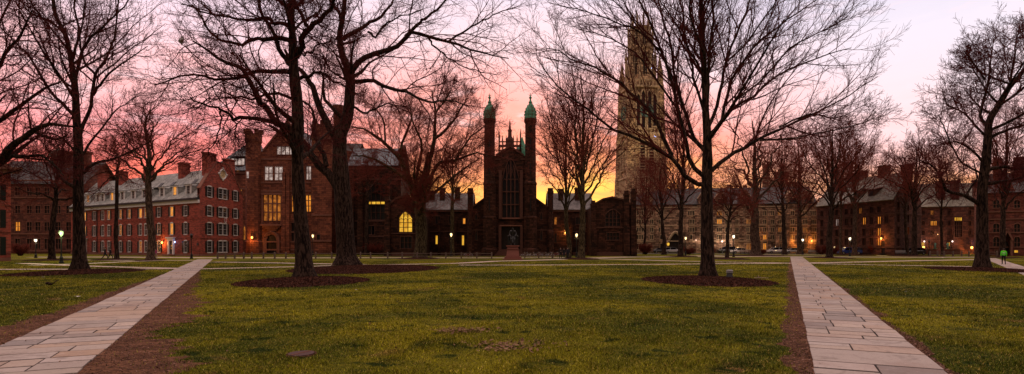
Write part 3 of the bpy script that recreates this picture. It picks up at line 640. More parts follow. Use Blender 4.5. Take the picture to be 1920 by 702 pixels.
hero('slender tall tree before the long brick hall, trunk rising straight from a mulch bed', 150, 507,
  [(150, 507, 12), (148, 420, 10), (147, 360, 9), (147, 277, 8), (143.5, 225, 7), (141, 169, 6), (134, 118, 5), (123, 67, 4.2), (105, 31, 3.6), (100, 0, 3), (95, -50, 1.6)],
  [([(142,220),(123,200),(97,174),(72,133),(51,102),(31,82),(0,51)], 4.4, 1), ([(149,256),(164,215),(174,179),(177,138),(196,118),(214,70),(222,10),(226,-30)], 4.6, 1.2),
   ([(174,179),(195,149),(231,118),(277,87)], 3.4, .8), ([(141,149),(151,102),(169,72),(200,46),(225,20),(251,-10)], 4, 1.2),
   ([(152,328),(179,307),(215,297),(251,282),(290,262)], 4, 1), ([(145,356),(113,333),(98,304),(70,300),(36,297)], 4, 1.2),
   ([(177,138),(160,120),(150,80),(155,40),(160,-10)], 3, 1), ([(123,67),(95,40),(60,25),(30,-6)], 3, 1), ([(134,118),(148,60),(140,10),(150,-40)], 3.4, 1.2),
   ([(146,290),(120,262),(90,250),(50,262)], 3, .8), ([(147,300),(190,240),(220,205),(260,180)], 3, .8), ([(141,169),(105,140),(70,60),(40,30)], 2.6, .8)],
  'elm', 31, .0105, 6, leaf=3600, dens=1.0)
hero('heavy tree at the left edge whose thick limbs reach in over the lawn', -85, 512,
  [(-85, 512, 24), (-82, 440, 21), (-76, 380, 19), (-70, 330, 17), (-74, 260, 13), (-80, 160, 9), (-84, 60, 6), (-86, -60, 2)],
  [([(-72,350),(-20,320),(0,302),(28,270),(60,246),(90,234),(140,238)], 13, 2.2), ([(60,246),(84,256),(104,262),(126,254)], 4, 1.4), ([(14,292),(50,294),(78,292),(104,312),(120,330)], 4.5, 1.2),
   ([(-72,300),(-30,250),(0,225),(45,195),(85,165),(120,150)], 8, 1.4), ([(-75,260),(-40,180),(0,120),(36,70),(60,20)], 7, 1.4), ([(-80,160),(-40,90),(0,40),(30,-20)], 5, 1.4), ([(-76,330),(-40,345),(0,330),(40,318)], 5, 1.2)],
  'oak', 77, .0115, 5, leaf=2600, dens=.85)
hero('crooked dark tree near the right edge beside the far flagstone path', 1841, 505,
  [(1841, 505, 11.5), (1842, 423, 10), (1842, 354, 9), (1849, 300, 8), (1852, 259, 7), (1856, 225, 6), (1873, 197, 5.4), (1893, 163, 4.8), (1912, 142, 4), (1930, 110, 3), (1938, 60, 1.5)],
  [([(1838,386),(1811,368),(1777,358),(1767,341),(1750,313),(1722,300)], 5, 1.1), ([(1832,378),(1814,366),(1820,352),(1832,334),(1825,300)], 3.5, 1),
   ([(1852,238),(1839,218),(1846,184),(1856,143),(1859,101),(1863,74)], 4, .9), ([(1848,320),(1880,313),(1907,317),(1940,310)], 4.6, 1.6),
   ([(1846,345),(1880,341),(1914,334),(1955,325)], 4.6, 1.6), ([(1855,259),(1887,245),(1920,235),(1955,225)], 4, 1.3),
   ([(1846,307),(1818,279),(1791,266),(1764,272)], 3, .8), ([(1852,259),(1825,231),(1805,211),(1777,197),(1767,170)], 3, .8),
   ([(1893,163),(1900,120),(1905,80),(1912,50)], 3, .8), ([(1873,197),(1850,170),(1825,130),(1815,100)], 2.6, .7), ([(1846,150),(1826,120),(1806,95)], 2, .6), ([(1845,330),(1800,300),(1770,240),(1760,215)], 2.6, .7)],
  'oak', 41, .014, 5, dens=1.05)
hero('spreading broad tree standing before the lit arched chapel window', 787, 485,
  [(787, 485, 12), (790, 440, 11), (788, 389, 11), (791, 350, 7), (797, 318, 4), (803, 285, 2)],
  [([(781,380),(766,332),(747,295),(722,270),(690,245),(659,238)], 8, 1.3), ([(766,339),(728,313),(690,295),(662,292)], 5, 1.1), ([(789,374),(803,313),(813,263),(816,213),(810,169)], 8, 1.2),
   ([(800,351),(822,307),(853,301),(891,288),(918,292)], 5, 1.1), ([(813,263),(841,238),(866,201),(879,176)], 4, 1), ([(791,384),(828,351),(866,320),(900,296)], 4.4, 1.1),
   ([(750,295),(756,263),(772,219),(747,201)], 4, 1), ([(778,340),(791,276),(778,238),(765,190)], 4, 1), ([(722,270),(720,230),(700,200),(680,190)], 2.6, .8), ([(816,213),(840,180),(850,158)], 2.6, .8), ([(853,301),(880,260),(905,240),(922,215)], 2.6, .8)],
  'oak', 15, .0135, 6, mats=(M['bark_green'], M['twig_red']), dens=1.45, elen=8)
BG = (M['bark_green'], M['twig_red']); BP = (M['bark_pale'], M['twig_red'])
for a in [
 ('crooked forked tree in front of the white door of the long brick hall', 283, 489, 7, 345, 281, 78, 186, 330, 'oak', 101, 11, None, BP, .75, -.3),
 ('short dark tree between the brick gable and the first green-lit lamp', 97, 488, 5.5, 380, 110, 66, 250, 420, 'elm', 102, 11, None, None, 1.0, 0),
 ('thin straight tree growing close to the middle of the long brick hall', 219, 487.5, 3.6, 330, 219, 50, 262, 420, 'far', 103, 12, None, None, .8, 0),
 ('upright tree with wide twiggy crown right of the statue', 1090, 486, 6.6, 395, 1092, 84, 128, 350, 'far', 104, 13, None, BG, 1.15, 0),
 ('smaller tree with a mossy trunk immediately left of the upright twiggy tree', 1067, 484.5, 4.6, 400, 1058, 56, 196, 380, 'far', 105, 11, None, BG, .95, 0),
 ('young mossy tree beside the lamp left of the chapel turrets', 848, 481, 4.2, 388, 848, 52, 270, 380, 'elm', 106, 10, None, BG, .8, 0),
 ('thin tree in front of the tall window of the slate roofed wing', 687, 478.5, 4, 370, 692, 50, 290, 420, 'elm', 107, 10, None, None, .75, 0),
 ('tree left of the stone archway with a dense low crown', 1245, 478, 4, 420, 1238, 52, 285, 420, 'elm', 108, 11, None, None, .75, 0),
 ('bushy many stemmed tree hiding the foot of the tall tower', 1208, 477, 2.6, 440, 1210, 44, 300, 440, 'far', 109, 12, None, None, .7, 0),
 ('dark tree between the stone archway and the tall fan shaped tree', 1276, 482, 5, 400, 1282, 54, 205, 400, 'far', 110, 12, None, None, 1.0, 0),
 ('low small tree beside the lamp right of the tall fan shaped tree', 1363, 485, 3.3, 420, 1372, 44, 330, 430, 'elm', 111, 11, None, None, .9, 0),
 ('stout tree with a thick trunk forking low before the tan hall', 1417, 479, 9, 405, 1412, 84, 214, 385, 'oak', 112, 11, None, BP, .6, 0),
 ('slim tree behind the parked white cars, right of the stout forked tree', 1471, 478, 4.2, 410, 1466, 56, 246, 400, 'far', 113, 10, None, None, .7, 0),
 ('leaning tree at the lit orange corner of the tan hall', 1500, 477, 5, 415, 1497, 62, 250, 400, 'elm', 114, 11, None, BP, 1.0, 0),
 ('tall tree left in front of the dark gabled hall, trunk flared in mulch', 1555, 484.4, 5.6, 400, 1566, 74, 226, 385, 'far', 115, 13, None, None, 1.1, 0),
 ('pale trunked tree between the two blue parked cars', 1602, 478.4, 4.6, 395, 1604, 58, 244, 370, 'far', 116, 12, None, BP, 1.0, 0),
 ('thin pale tree directly left of the blue cars', 1576, 478, 2.6, 400, 1580, 36, 262, 380, 'far', 117, 9, None, BP, .7, 0),
 ('tree with a bushy crown before the tall gable of the dark hall', 1714, 480.4, 4.8, 400, 1716, 58, 262, 390, 'elm', 118, 12, None, None, .85, 0),
 ('thin tree just left of the bushy tree at the tall gable', 1701, 478.6, 3, 400, 1694, 40, 280, 390, 'far', 119, 9, None, BP, .75, 0),
 ('tree at the far right edge behind the walker in the green jacket', 1878, 483.4, 5, 400, 1884, 56, 196, 390, 'elm', 120, 12, None, None, 1.0, 0),
 ('slender tree in front of the terrace of the far right hall', 1767, 479.6, 2.4, 400, 1762, 40, 268, 400, 'elm', 122, 10, None, None, .85, 0),
]:
    lab, bx_, by_, rp, fk, cp_, hw_, tp_, bt_, sty, sd, n_, rm, mt, de, le = a
    gtree(lab, bx_, by_, rp, fk, cp_, hw_, tp_, bt_, sty, sd, n_, rm, mt, de, le)

# ------------------------------------------------------------------ loose ground cover
def flakes(name, xy, z0, size, flat, mat, seed):
    rg = np.random.default_rng(seed); n = len(xy); c = np.concatenate([xy, np.full((n, 1), 0.)], 1); c[:, 2] = z0
    a = nrm(rg.normal(0, 1, (n, 3))*[1, 1, flat]); b_ = nrm(np.cross(a, rg.normal(0, 1, (n, 3))+[0, 0, 2.0])); sz = size*rg.uniform(.4, 1.3, n)[:, None]; w_ = sz*rg.uniform(.3, .9, n)[:, None]
    b_[:, 2] *= flat; V = np.stack([c-a*sz-b_*w_*.4, c+b_*w_*-1+a*sz*.2, c+a*sz+b_*w_*.3, c+b_*w_-a*sz*.1], 1); V[:, :, 2] = np.maximum(V[:, :, 2], .012)+.004
    o = bpy.data.objects.new(name, mesh_np(name, V.reshape(-1, 3), np.arange(4*n).reshape(-1, 4), mat, False, rg.random(n))); COL.objects.link(o); tag(o, kind='stuff'); return o
def mat_flake(name, cs):
    m, t, b = newmat(name); a = t.new('ShaderNodeAttribute', attribute_name='rnd').outputs['Fac']; t.put(b.inputs['Base Color'], t.ramp(a, [(i/(len(cs)-1), c) for i, c in enumerate(cs)])); spec(b, .9, .1); return m
rg_ = np.random.default_rng(99); xy = []
for k, (cx, cy, rx, ry) in enumerate(MC[:5]):
    n = int(1300*rx*ry); r = np.sqrt(rg_.random(n))*1.03; a = rg_.random(n)*6.283; xy.append(np.stack([cx+rx*r*np.cos(a), cy+ry*r*np.sin(a)], 1))
xy = np.concatenate(xy); d2 = np.min([((xy[:, 0]-cx)/rx)**2+((xy[:, 1]-cy)/ry)**2 for cx, cy, rx, ry in MC[:5]], 0)
flakes('mulch_chips', xy, .03+.15*np.maximum(0, 1-d2**1.5), .048, .55, mat_flake('mulch_chip', [(.008, .004, .003), (.03, .011, .008), (.075, .026, .017), (.13, .05, .032), (.05, .02, .014)]), 1)
xy = []
for pk, fr, fl in (('left', soil_left_r, soil_left_l), ('right', soil_right_r, soil_right_l)):
    a, dr, L, hw = PATHS[pk]
    for sg, fn in ((1, fr), (-1, fl)):
        n = 9000; d_ = 4+rg_.random(n)**1.5*44; wd = fn(d_); u = sg*(hw+rg_.random(n)*np.maximum(wd, 0)); k = wd > .05; xy.append(np.stack([a.x+dr.x*d_+dr.y*u, a.y+dr.y*d_-dr.x*u], 1)[k])
xy = np.concatenate(xy); flakes('soil_clods', xy, .014, .022, .5, mat_flake('soil_clod', [(.03, .014, .01), (.09, .042, .03), (.16, .08, .058), (.26, .15, .115), (.05, .025, .018)]), 2)
n = 1500; y_ = np.sqrt(rg_.uniform(81, 52**2, n)); x_ = rg_.uniform(-.95, .95, n)*y_; k = noise2(x_*.35, y_*.35, 44)+rg_.normal(0, .5, n) > .15
flakes('dry_leaves', np.stack([x_, y_], 1)[k], .045, .035, .5, mat_flake('dry_leaf', [(.08, .035, .018), (.15, .075, .035), (.20, .115, .06), (.05, .025, .018), (.26, .17, .10)]), 3)
xy = np.concatenate([np.stack([cx+rx*rg_.normal(0, .62, 330), cy+ry*rg_.normal(0, .8, 330)], 1) for cx, cy, rx, ry in PC])
flakes('dry_thatch', xy, .05, .045, .35, mat_flake('thatch', [(.10, .055, .03), (.19, .105, .065), (.26, .155, .10), (.14, .09, .05)]), 7)
# ------------------------------------------------------------------ buildings
M['lamp_w'] = mat_emit('warm_lamp_globe', (1, .66, .28), 2.6, (1, .7, .32)); M['lamp_g'] = mat_emit('greenish_lamp_globe', (.6, 1, .34), 1.9, (.6, 1, .36))
M['lamp_c'] = mat_emit('cream_lamp_globe', (1, .80, .52), 2.8, (1, .84, .6)); M['lamp_o'] = mat_emit('orange_lamp_globe', (1, .42, .08), 5, (1, .38, .06))
M['lamp_b'] = mat_emit('blue_lamp_globe', (.35, .5, 1), 7, (.35, .45, 1)); M['lamp_p'] = mat_emit('pinkish_lamp_globe', (1, .74, .64), 2.6, (1, .75, .7))
GLOW = {'lamp_o': ((1, .38, .08), 230), 'lamp_w': ((1, .68, .3), 120), 'lamp_p': ((1, .72, .55), 110), 'lamp_c': ((1, .8, .5), 150), 'lamp_g': ((.75, 1, .35), 120), 'lamp_b': ((.4, .5, 1), 30)}
WCACHE = {}
def arcpts(w, z0, z1, kind, n=10):
    """points of an arch from (0,z0) over the top (z1) to (w,z0)"""
    pts = []
    if kind == 'point':
        h = z1-z0
        for i in range(n+1):
            a = i/n; pts.append((w/2*a**1.0*1.0, z0+h*math.sin(a*PI/2)**.85*(.88+.12*a)))
        return pts+[(w-x, z) for x, z in reversed(pts[:-1])]
    for i in range(2*n+1):
        a = PI-PI*i/(2*n); pts.append((w/2+w/2*math.cos(a), z0+(z1-z0)*math.sin(a)))
    return pts
def win_mesh(style, w, h, fm, o):
    """frame mesh: x along the wall, -y outwards, origin at the lower left corner on the wall face"""
    key = (style, round(w, 2), round(h, 2), fm, tuple(sorted(o.items())))
    if key in WCACHE: return WCACHE[key]
    mb = MB(); d = o.get('d', .2)
    if style == 'sash':
        c = .06
        mb.box(-c, 0, -.04, .05, -.02, h+.02); mb.box(w, w+c, -.04, .05, -.02, h+.02); mb.box(-c, w+c, -.10, .05, -.16, -.02)
        if o.get('arc'):
            a = arcpts(w+2*c, h+.02, h+.27, 'round', 5); k = len(a); vs = [(x-c, -.05, z) for x, z in a]+[(x-c, .02, z) for x, z in a]
            mb.add(vs, [tuple(range(k-1, -1, -1)), tuple(range(k, 2*k))]+[(i, i+1, k+i+1, k+i) for i in range(k-1)]+[(k-1, 0, k, 2*k-1)])
        else: mb.box(-c, w+c, -.05, .05, h+.02, h+.16)
        mb.box(0, w, .06, .11, h*.49, h*.515); mb.box(0, .035, .06, .11, 0, h); mb.box(w-.035, w, .06, .11, 0, h); mb.box(0, w, .062, .112, 0, .035); mb.box(0, w, .062, .112, h-.035, h)
        for q in (1, 2): mb.box(w*q/3-.008, w*q/3+.008, .088, .104, .04, h-.04)
        for q in (.25, .75): mb.box(.04, w-.04, .089, .105, h*q-.008, h*q+.008)
    elif style == 'mull':
        n = o.get('n', 3); b = o.get('b', .1); ar = o.get('arch'); zs = h*(o.get('spring', .62) if ar else 1.0)
        for q in range(1, n): mb.box(w*q/n-b/2, w*q/n+b/2, .04, d+.04, 0, h)
        for q in range(1, o.get('t', 0)+1):
            zz = zs*q/(o['t']+1); mb.box(0, w, .05, d+.03, zz-b/2, zz+b/2)
        if o.get('heads', True):
            lw = w/n
            for q in range(n):
                zt = (h if not ar else zs)
                for sg in (0, 1):
                    x0 = q*lw+(lw if sg else 0); xm = q*lw+lw/2; hh = min(lw*.8, h*.25)
                    mb.tube([(x0, .10, zt-hh), ((x0*.8+xm*.2), .10, zt-hh*.45), (xm, .10, zt-.02)], b*.38, 4)
        if ar:
            a = arcpts(w, zs, h, ar); mb.tube([(x, .0, z) for x, z in a], .10, 6)
            for q in range(n-1):                      # tracery ribs under the arch
                x0 = w*(q+1)/n
                mb.tube([(x0, .10, zs), (x0+(w/2-x0)*.3+w*.05, .10, zs+(h-zs)*.4), (w/2+(x0-w/2)*.55, .10, zs+(h-zs)*.72)], b*.4, 4)
                mb.tube([(x0, .11, zs), (x0+(w/2-x0)*.3-w*.07, .11, zs+(h-zs)*.36), (x0-(x0-w/2)*.2-w*.02, .11, zs+(h-zs)*.6)], b*.35, 4)
            mb.box(-.09, 0, -.05, .05, 0, zs); mb.box(w, w+.09, -.05, .05, 0, zs)
        else:
            mb.box(-.14, w+.14, -.07, .06, h, h+.16); mb.box(-.10, 0, -.04, .06, 0, h); mb.box(w, w+.10, -.04, .06, 0, h)
        mb.box(-.16, w+.16, -.10, .08, -.16, 0)
    elif style == 'door':
        n = o.get('n', 2)
        for q in range(n):
            x0 = w*q/n+.02; x1 = w*(q+1)/n-.02; mb.box(x0, x1, d-.10, d-.02, 0, h)
            for zz in range(4): mb.box(x0+.1, x1-.1, d-.14, d-.10, h*(zz+.12)/4.2, h*(zz+.86)/4.2)
        mb.box(-.2, w+.2, -.3, d, -.16, 0)
    fr = mb.mesh('window_frame', M[fm]); pm = MB(); pm.poly([(0, d-.02 if style == 'door' else .10 if style == 'sash' else d-.03, 0), (w, d-.02 if style == 'door' else .10 if style == 'sash' else d-.03, 0), (w, d-.02 if style == 'door' else .10 if style == 'sash' else d-.03, h), (0, d-.02 if style == 'door' else .10 if style == 'sash' else d-.03, h)])
    WCACHE[key] = (fr, pm); return WCACHE[key]
PCACHE = {}
def pane_mesh(key, pm, mat):
    k = (key, mat)
    if k not in PCACHE: PCACHE[k] = pm.mesh('pane', M[mat])
    return PCACHE[k]
def shutter_mesh(w, h):
    k = ('sh', round(w, 2), round(h, 2))
    if k not in PCACHE:
        mb = MB(); mb.box(0, w, -.05, 0, 0, h)
        for a, b in ((.06, .46), (.54, .95)):
            n = 8
            for i in range(n):
                z = h*(a+(b-a)*i/n); mb.box(.06, w-.06, -.075, -.05, z, z+h*(b-a)/n*.55)
        PCACHE[k] = mb.mesh('shutter', M['shutter'])
    return PCACHE[k]
class Bld:
    def __init__(s, name, label, loc, cat='building', group=None):
        s.root = thing(name, label, cat, loc, 0, group, True); s.p = {}; s.fac = []
    def part(s, name, mats): 
        if name not in s.p: s.p[name] = (MB(), mats)
        return s.p[name][0]
    def one(s, name, mats, fn, smooth=False):          # a part that is one mesh of its own
        mb = MB(); fn(mb); return mb.build(name, mats, s.root, smooth)
    def facade(s, A, B, z0, z1=None, mat='brick', prof=None, trim='trim', depth=.22, px=None):
        f = Facade(s, Vector((A.x, A.y)), Vector((B.x, B.y)), z0, z1, mat, prof, trim, depth, px); s.fac.append(f); return f
    def finish(s):
        for f in s.fac: f.finish()
        for k, (mb, mats) in s.p.items(): mb.build(k, mats, s.root)
class Facade:
    def __init__(s, b, A, B, z0, z1, mat, prof, trim, depth, px=None):
        s.b = b; s.A = A; s.B = B; s.d = (B-A).normalized(); s.L = (B-A).length; s.n = Vector((s.d.y, -s.d.x)); s.z0 = z0
        s.mat = mat; s.trim = trim; s.depth = depth; s.ops = []; s.ang = math.atan2(s.d.y, s.d.x)
        if prof and (px if px is not None else prof[0][0] > 40):       # profile given in photo points
            q = [s.uz(*p) for p in prof]; q[0] = (0, q[0][1]); q[-1] = (s.L, q[-1][1]); prof = q
        s.prof = prof or [(0, z1), (s.L, z1)]
    def uz(s, px, py):
        rx = (px-CX)/FPX; k = (s.A.x*s.d.y-s.A.y*s.d.x)/(rx*s.d.y-s.d.x)      # k*(rx,1) on the line
        u = (rx*k-s.A.x)*s.d.x+(k-s.A.y)*s.d.y
        return u, CAMH+(HY-py)/FPX*k
    def pt(s, u, z, out=0): return (s.A.x+s.d.x*u+s.n.x*out, s.A.y+s.d.y*u+s.n.y*out, z)
    def xy(s, u, out=0): return Vector((s.A.x+s.d.x*u+s.n.x*out, s.A.y+s.d.y*u+s.n.y*out))
    def win(s, x0, x1, y0, y1, style='mull', pane='glass', frame=None, name='window', label=None, **o):
        u0, zt = s.uz(x0, y0); u1, zb = s.uz(x1, y1); zt2 = s.uz((x0+x1)/2, y0)[1]; zb2 = s.uz((x0+x1)/2, y1)[1]
        return s.winm(u0, u1, zb2, zt2, style, pane, frame, name, label, **o)
    def winm(s, u0, u1, z0, z1, style='mull', pane='glass', frame=None, name='window', label=None, shut='', **o):
        r = lambda x: round(x*20)/20
        w = max(.3, r(u1-u0)); h = max(.3, r(z1-z0)); c = (u0+u1)/2
        s.ops.append(dict(u0=c-w/2, u1=c+w/2, z0=z0, z1=z0+h, arch=o.get('arch'), spring=o.get('spring', .62), style=style, pane=pane, frame=frame or s.trim, name=name, label=label, shut=shut, o=o))
    def ztop(s, u):
        p = s.prof
        for (a, za), (b, zb) in zip(p, p[1:]):
            if a-1e-6 <= u <= b+1e-6: return za+(zb-za)*(u-a)/max(b-a, 1e-6)
        return p[-1][1]
    def band(s, y=None, z=None, h=.25, out=.12, u0=0, u1=None, mat=None, name='string_course', at_px=None):
        if z is None: z = s.uz(at_px, y)[1]
        mb = MB(); mb.obox(s.xy(u0), s.xy(u1 if u1 is not None else s.L), -.05, out, z, z+h); mb.build(name, M[mat or s.trim], s.b.root)
    def finish(s):
        mb = s.b.part('wall' if s.mat == s.b.fac[0].mat else 'wall_panel', M[s.mat])
        us = sorted({0.0, s.L, *[round(o['u0'], 3) for o in s.ops], *[round(o['u1'], 3) for o in s.ops], *[round(u, 3) for u, z in s.prof[1:-1]]}); us = [u for u in us if -1e-4 <= u <= s.L+1e-4]
        zs_all = sorted({s.z0, *[round(o['z0'], 3) for o in s.ops], *[round(o['z1'], 3) for o in s.ops]})
        for a, b in zip(us, us[1:]):
            if b-a < 1e-3: continue
            ta, tb = s.ztop(a+1e-4), s.ztop(b-1e-4); zz = [z for z in zs_all if s.z0 <= z < min(ta, tb)-.02]; m_ = (a+b)/2
            for z0, z1 in zip(zz, zz[1:]+[None]):
                zc = (z0+z1)/2 if z1 is not None else z0+.01
                if any(o['u0']-1e-3 < m_ < o['u1']+1e-3 and o['z0']-1e-3 < zc < o['z1']+1e-3 for o in s.ops): continue
                mb.poly([s.pt(a, z0), s.pt(b, z0), s.pt(b, z1 if z1 is not None else tb), s.pt(a, z1 if z1 is not None else ta)])
        D = s.depth
        for o in s.ops:
            u0, u1, z0, z1 = o['u0'], o['u1'], o['z0'], o['z1']; P = s.pt
            mb.poly([P(u0, z0), P(u0, z1), P(u0, z1, -D), P(u0, z0, -D)]); mb.poly([P(u1, z0), P(u1, z0, -D), P(u1, z1, -D), P(u1, z1)])
            mb.poly([P(u0, z0), P(u0, z0, -D), P(u1, z0, -D), P(u1, z0)]); mb.poly([P(u0, z1), P(u1, z1), P(u1, z1, -D), P(u0, z1, -D)])
            if o['arch']:
                w = u1-u0; h = z1-z0; a = arcpts(w, z0+h*o['spring'], z1, o['arch']); k = len(a)//2
                for i in range(k): mb.poly([P(u0, z1, -.01), P(u0+a[i][0], a[i][1], -.01), P(u0+a[i+1][0], a[i+1][1], -.01)])
                for i in range(k, len(a)-1): mb.poly([P(u1, z1, -.01), P(u0+a[i][0], a[i][1], -.01), P(u0+a[i+1][0], a[i+1][1], -.01)])
                for i in range(len(a)-1): mb.poly([P(u0+a[i][0], a[i][1], -.01), P(u0+a[i+1][0], a[i+1][1], -.01), P(u0+a[i+1][0], a[i+1][1], -D+.02), P(u0+a[i][0], a[i][1], -D+.02)])
            oo = {k_: v for k_, v in o['o'].items()}; oo['d'] = D
            st = o['style']; fr, pm = win_mesh(st, u1-u0, z1-z0, o['frame'], oo); key = (st, round(u1-u0, 2), round(z1-z0, 2), tuple(sorted(oo.items())))
            ob = bpy.data.objects.new(o['name'], fr); COL.objects.link(ob); ob.parent = s.b.root; ob.location = Vector(P(u0, z0))-s.b.root.location; ob.rotation_euler = (0, 0, s.ang)
            if o['label']: ob['label'] = o['label']
            if st != 'door':
                q = bpy.data.objects.new('pane', pane_mesh(key, pm, o['pane'])); COL.objects.link(q); q.parent = ob
            else:
                q = bpy.data.objects.new('door_backing', pane_mesh(key, pm, 'black')); COL.objects.link(q); q.parent = ob
            for sd in o['shut']:
                q = bpy.data.objects.new('shutter', shutter_mesh(.60, z1-z0+.05)); COL.objects.link(q); q.parent = ob
                q.location = (-.12-.60 if sd == 'l' else (u1-u0)+.12, -.003, -.02)
def crenels(mb, P, Q, z, w=.7, h=.8, th=.45, gap=.6):
    L = (Q-P).length; n = max(1, int(L/(w+gap))); st = L/n; d_ = (Q-P).normalized()
    for i in range(n):
        a = P+d_*(st*i+(st-w)/2); mb.obox(a, a+d_*w, -th, 0, z, z+h)
def turret(mb, cx, cy, prof, n=8, rot=PI/8, mi=0): mb.lathe(cx, cy, prof, n, mi, rot)

# ---- long red brick hall with white trim
C0 = gx(374, 115); C1 = gx(133, 145); C2 = gx(455, 132); v2 = lambda p: Vector((p.x, p.y)); c0, c1, c2 = v2(C0), v2(C1), v2(C2); dv = c2-c0; du = c1-c0
Q = lambda s_, t_: c0+du*s_+dv*t_
b = Bld('brick_hall', 'long red brick hall with white window frames, dormers and a two chimneyed gable', C0)
ZE = 11.6; ZR = 18.5
f = b.facade(c1, c0, 0, ZE-.3, 'brick', None, 'white', .16)
LIT = {(322,2): 'amber', (322,1): 'amber', (159,1): 'amber', (159,2): 'amber', (226,1): 'amber_dim', (226,2): 'amber_dim', (242.5,2): 'amber_dim', (263.5,2): 'amber', (273.5,2): 'amber_dim', (263.5,0): 'amber_dim', (204,2): 'amber_dim'}
ROW = [(.75, 3.0), (4.4, 6.65), (8.15, 10.05)]
BAY = [141, 159, 177, 193, 204, 226, 242.5, 263.5, 273.5, 298, 322, 348]; PAIR = {193: 'l', 204: 'r', 263.5: 'l', 273.5: 'r'}
for px in BAY:
    u = f.uz(px, 440)[0]
    for r_, (za, zb) in enumerate(ROW):
        if r_ == 0 and px in (159, 322): continue
        f.winm(u-.58, u+.58, za, zb, 'sash', LIT.get((px, r_), 'glass'), 'white', shut=PAIR.get(px, 'lr'), arc=int(r_ < 2))
def doorway(px):
    u = f.uz(px, 440)[0]; root = MB(); P = f.xy
    f.winm(u-.6, u+.6, .35, 2.75, 'door', 'black', 'door', 'door', n=1)
    def fn(mb):
        mb.obox(P(u-1.15), P(u-.62), 0, .28, .3, 3.1); mb.obox(P(u+.62), P(u+1.15), 0, .28, .3, 3.1); mb.obox(P(u-1.25), P(u+1.25), 0, .36, 3.1, 3.6); mb.obox(P(u-1.55), P(u+1.55), 0, .55, 3.6, 3.85)
    b.one('door_surround', M['white'], fn)
    b.one('door_window', M['amber'], lambda mb: mb.obox(P(u-.36), P(u+.36), -.10, -.02, 1.35, 2.55))
    b.one('doorstep', M['trim'], lambda mb: mb.obox(P(u-1.3), P(u+1.3), 0, 1.2, 0, .3))
doorway(322); doorway(159)
f.band(z=3.55, h=.22, out=.06, mat='brick', name='brick_band'); f.band(z=7.4, h=.2, out=.05, mat='brick', name='brick_band')
f.band(z=10.5, h=.62, out=.32, mat='white', name='cornice'); f.band(z=11.122, h=.42, out=.62, mat='lead', name='gutter'); f.band(z=0, h=.45, out=.10, mat='trim', name='plinth')
g = b.facade(c0, c2, 0, None, 'brick', [(0, 13.3), (dv.length*.2, 16.9), (dv.length*.27, 17.9), (dv.length*.36, 19.4), (dv.length*.64, 19.4), (dv.length*.73, 17.9), (dv.length*.8, 16.9), (dv.length, 13.3)], 'white', .16)
for px, sh, hw in ((393, 'lr', .62), (413.8, 'l', .62), (421.6, 'r', .62), (441.5, 'lr', .62)):
    u = g.uz(px, 440)[0]; hw = 6.3*119/FPX
    for r_, (za, zb) in enumerate(ROW+[(12.0, 14.0)]):
        g.winm(u-.85, u+.85, za, zb, 'sash', 'glass', 'white', shut=sh, arc=1)
g.band(z=3.55, h=.3, out=.09, mat='brick', name='brick_band'); g.band(z=0, h=.45, out=.10, mat='trim', name='plinth')
gm = g.L/2
def coping(mb):
    pr = g.prof
    for (ua, za), (ub, zb) in zip(pr, pr[1:]):
        A_, B_ = g.pt(ua, za, .12), g.pt(ub, zb, .12); C_, D_ = g.pt(ub, zb, -.6), g.pt(ua, za, -.6); mb.slab([(p[0], p[1], p[2]+.16) for p in (A_, B_, C_, D_)], .16)
b.one('coping', M['trim'], coping)
def gable_back(mb):
    pr = g.prof; fr = [g.pt(u, z, -.45) for u, z in pr]; lo = [g.pt(u, 11.0, -.45) for u, z in pr]
    for i in range(len(pr)-1): mb.poly([lo[i+1], lo[i], fr[i], fr[i+1]])
b.one('parapet', M['brick'], gable_back)
for t0, t1, zt in ((.18, .36, 20.7), (.64, .80, 20.5)):
    def fn(mb): mb.obox(g.xy(g.L*t0), g.xy(g.L*t1), -1.3, .03, 16.2, zt); mb.obox(g.xy(g.L*t0-.15), g.xy(g.L*t1+.15), -1.45, .18, zt, zt+.28)
    b.one('chimney', M['brick'], fn)
def oval(mb):
    pts = []
    for i in range(20):
        a = 2*PI*i/20; pts.append(g.pt(gm+.95*math.cos(a)*1.3, 17.1+.95*math.sin(a), .06))
    mb.tube(pts+[pts[0]], .16, 6)
    for a in (0, PI/2, PI, 3*PI/2): c_ = g.pt(gm+1.25*math.cos(a)*1.3, 17.1+1.2*math.sin(a), .06); mb.ball(c_, .24)
ov = b.one('oval_window', M['white'], oval)
mbp = MB(); mbp.poly([g.pt(gm+1.15*math.cos(2*PI*i/20), 17.1+.9*math.sin(2*PI*i/20), .03) for i in range(20)]); q = mbp.build('pane', M['ivory'], ov, off=tuple(C0))
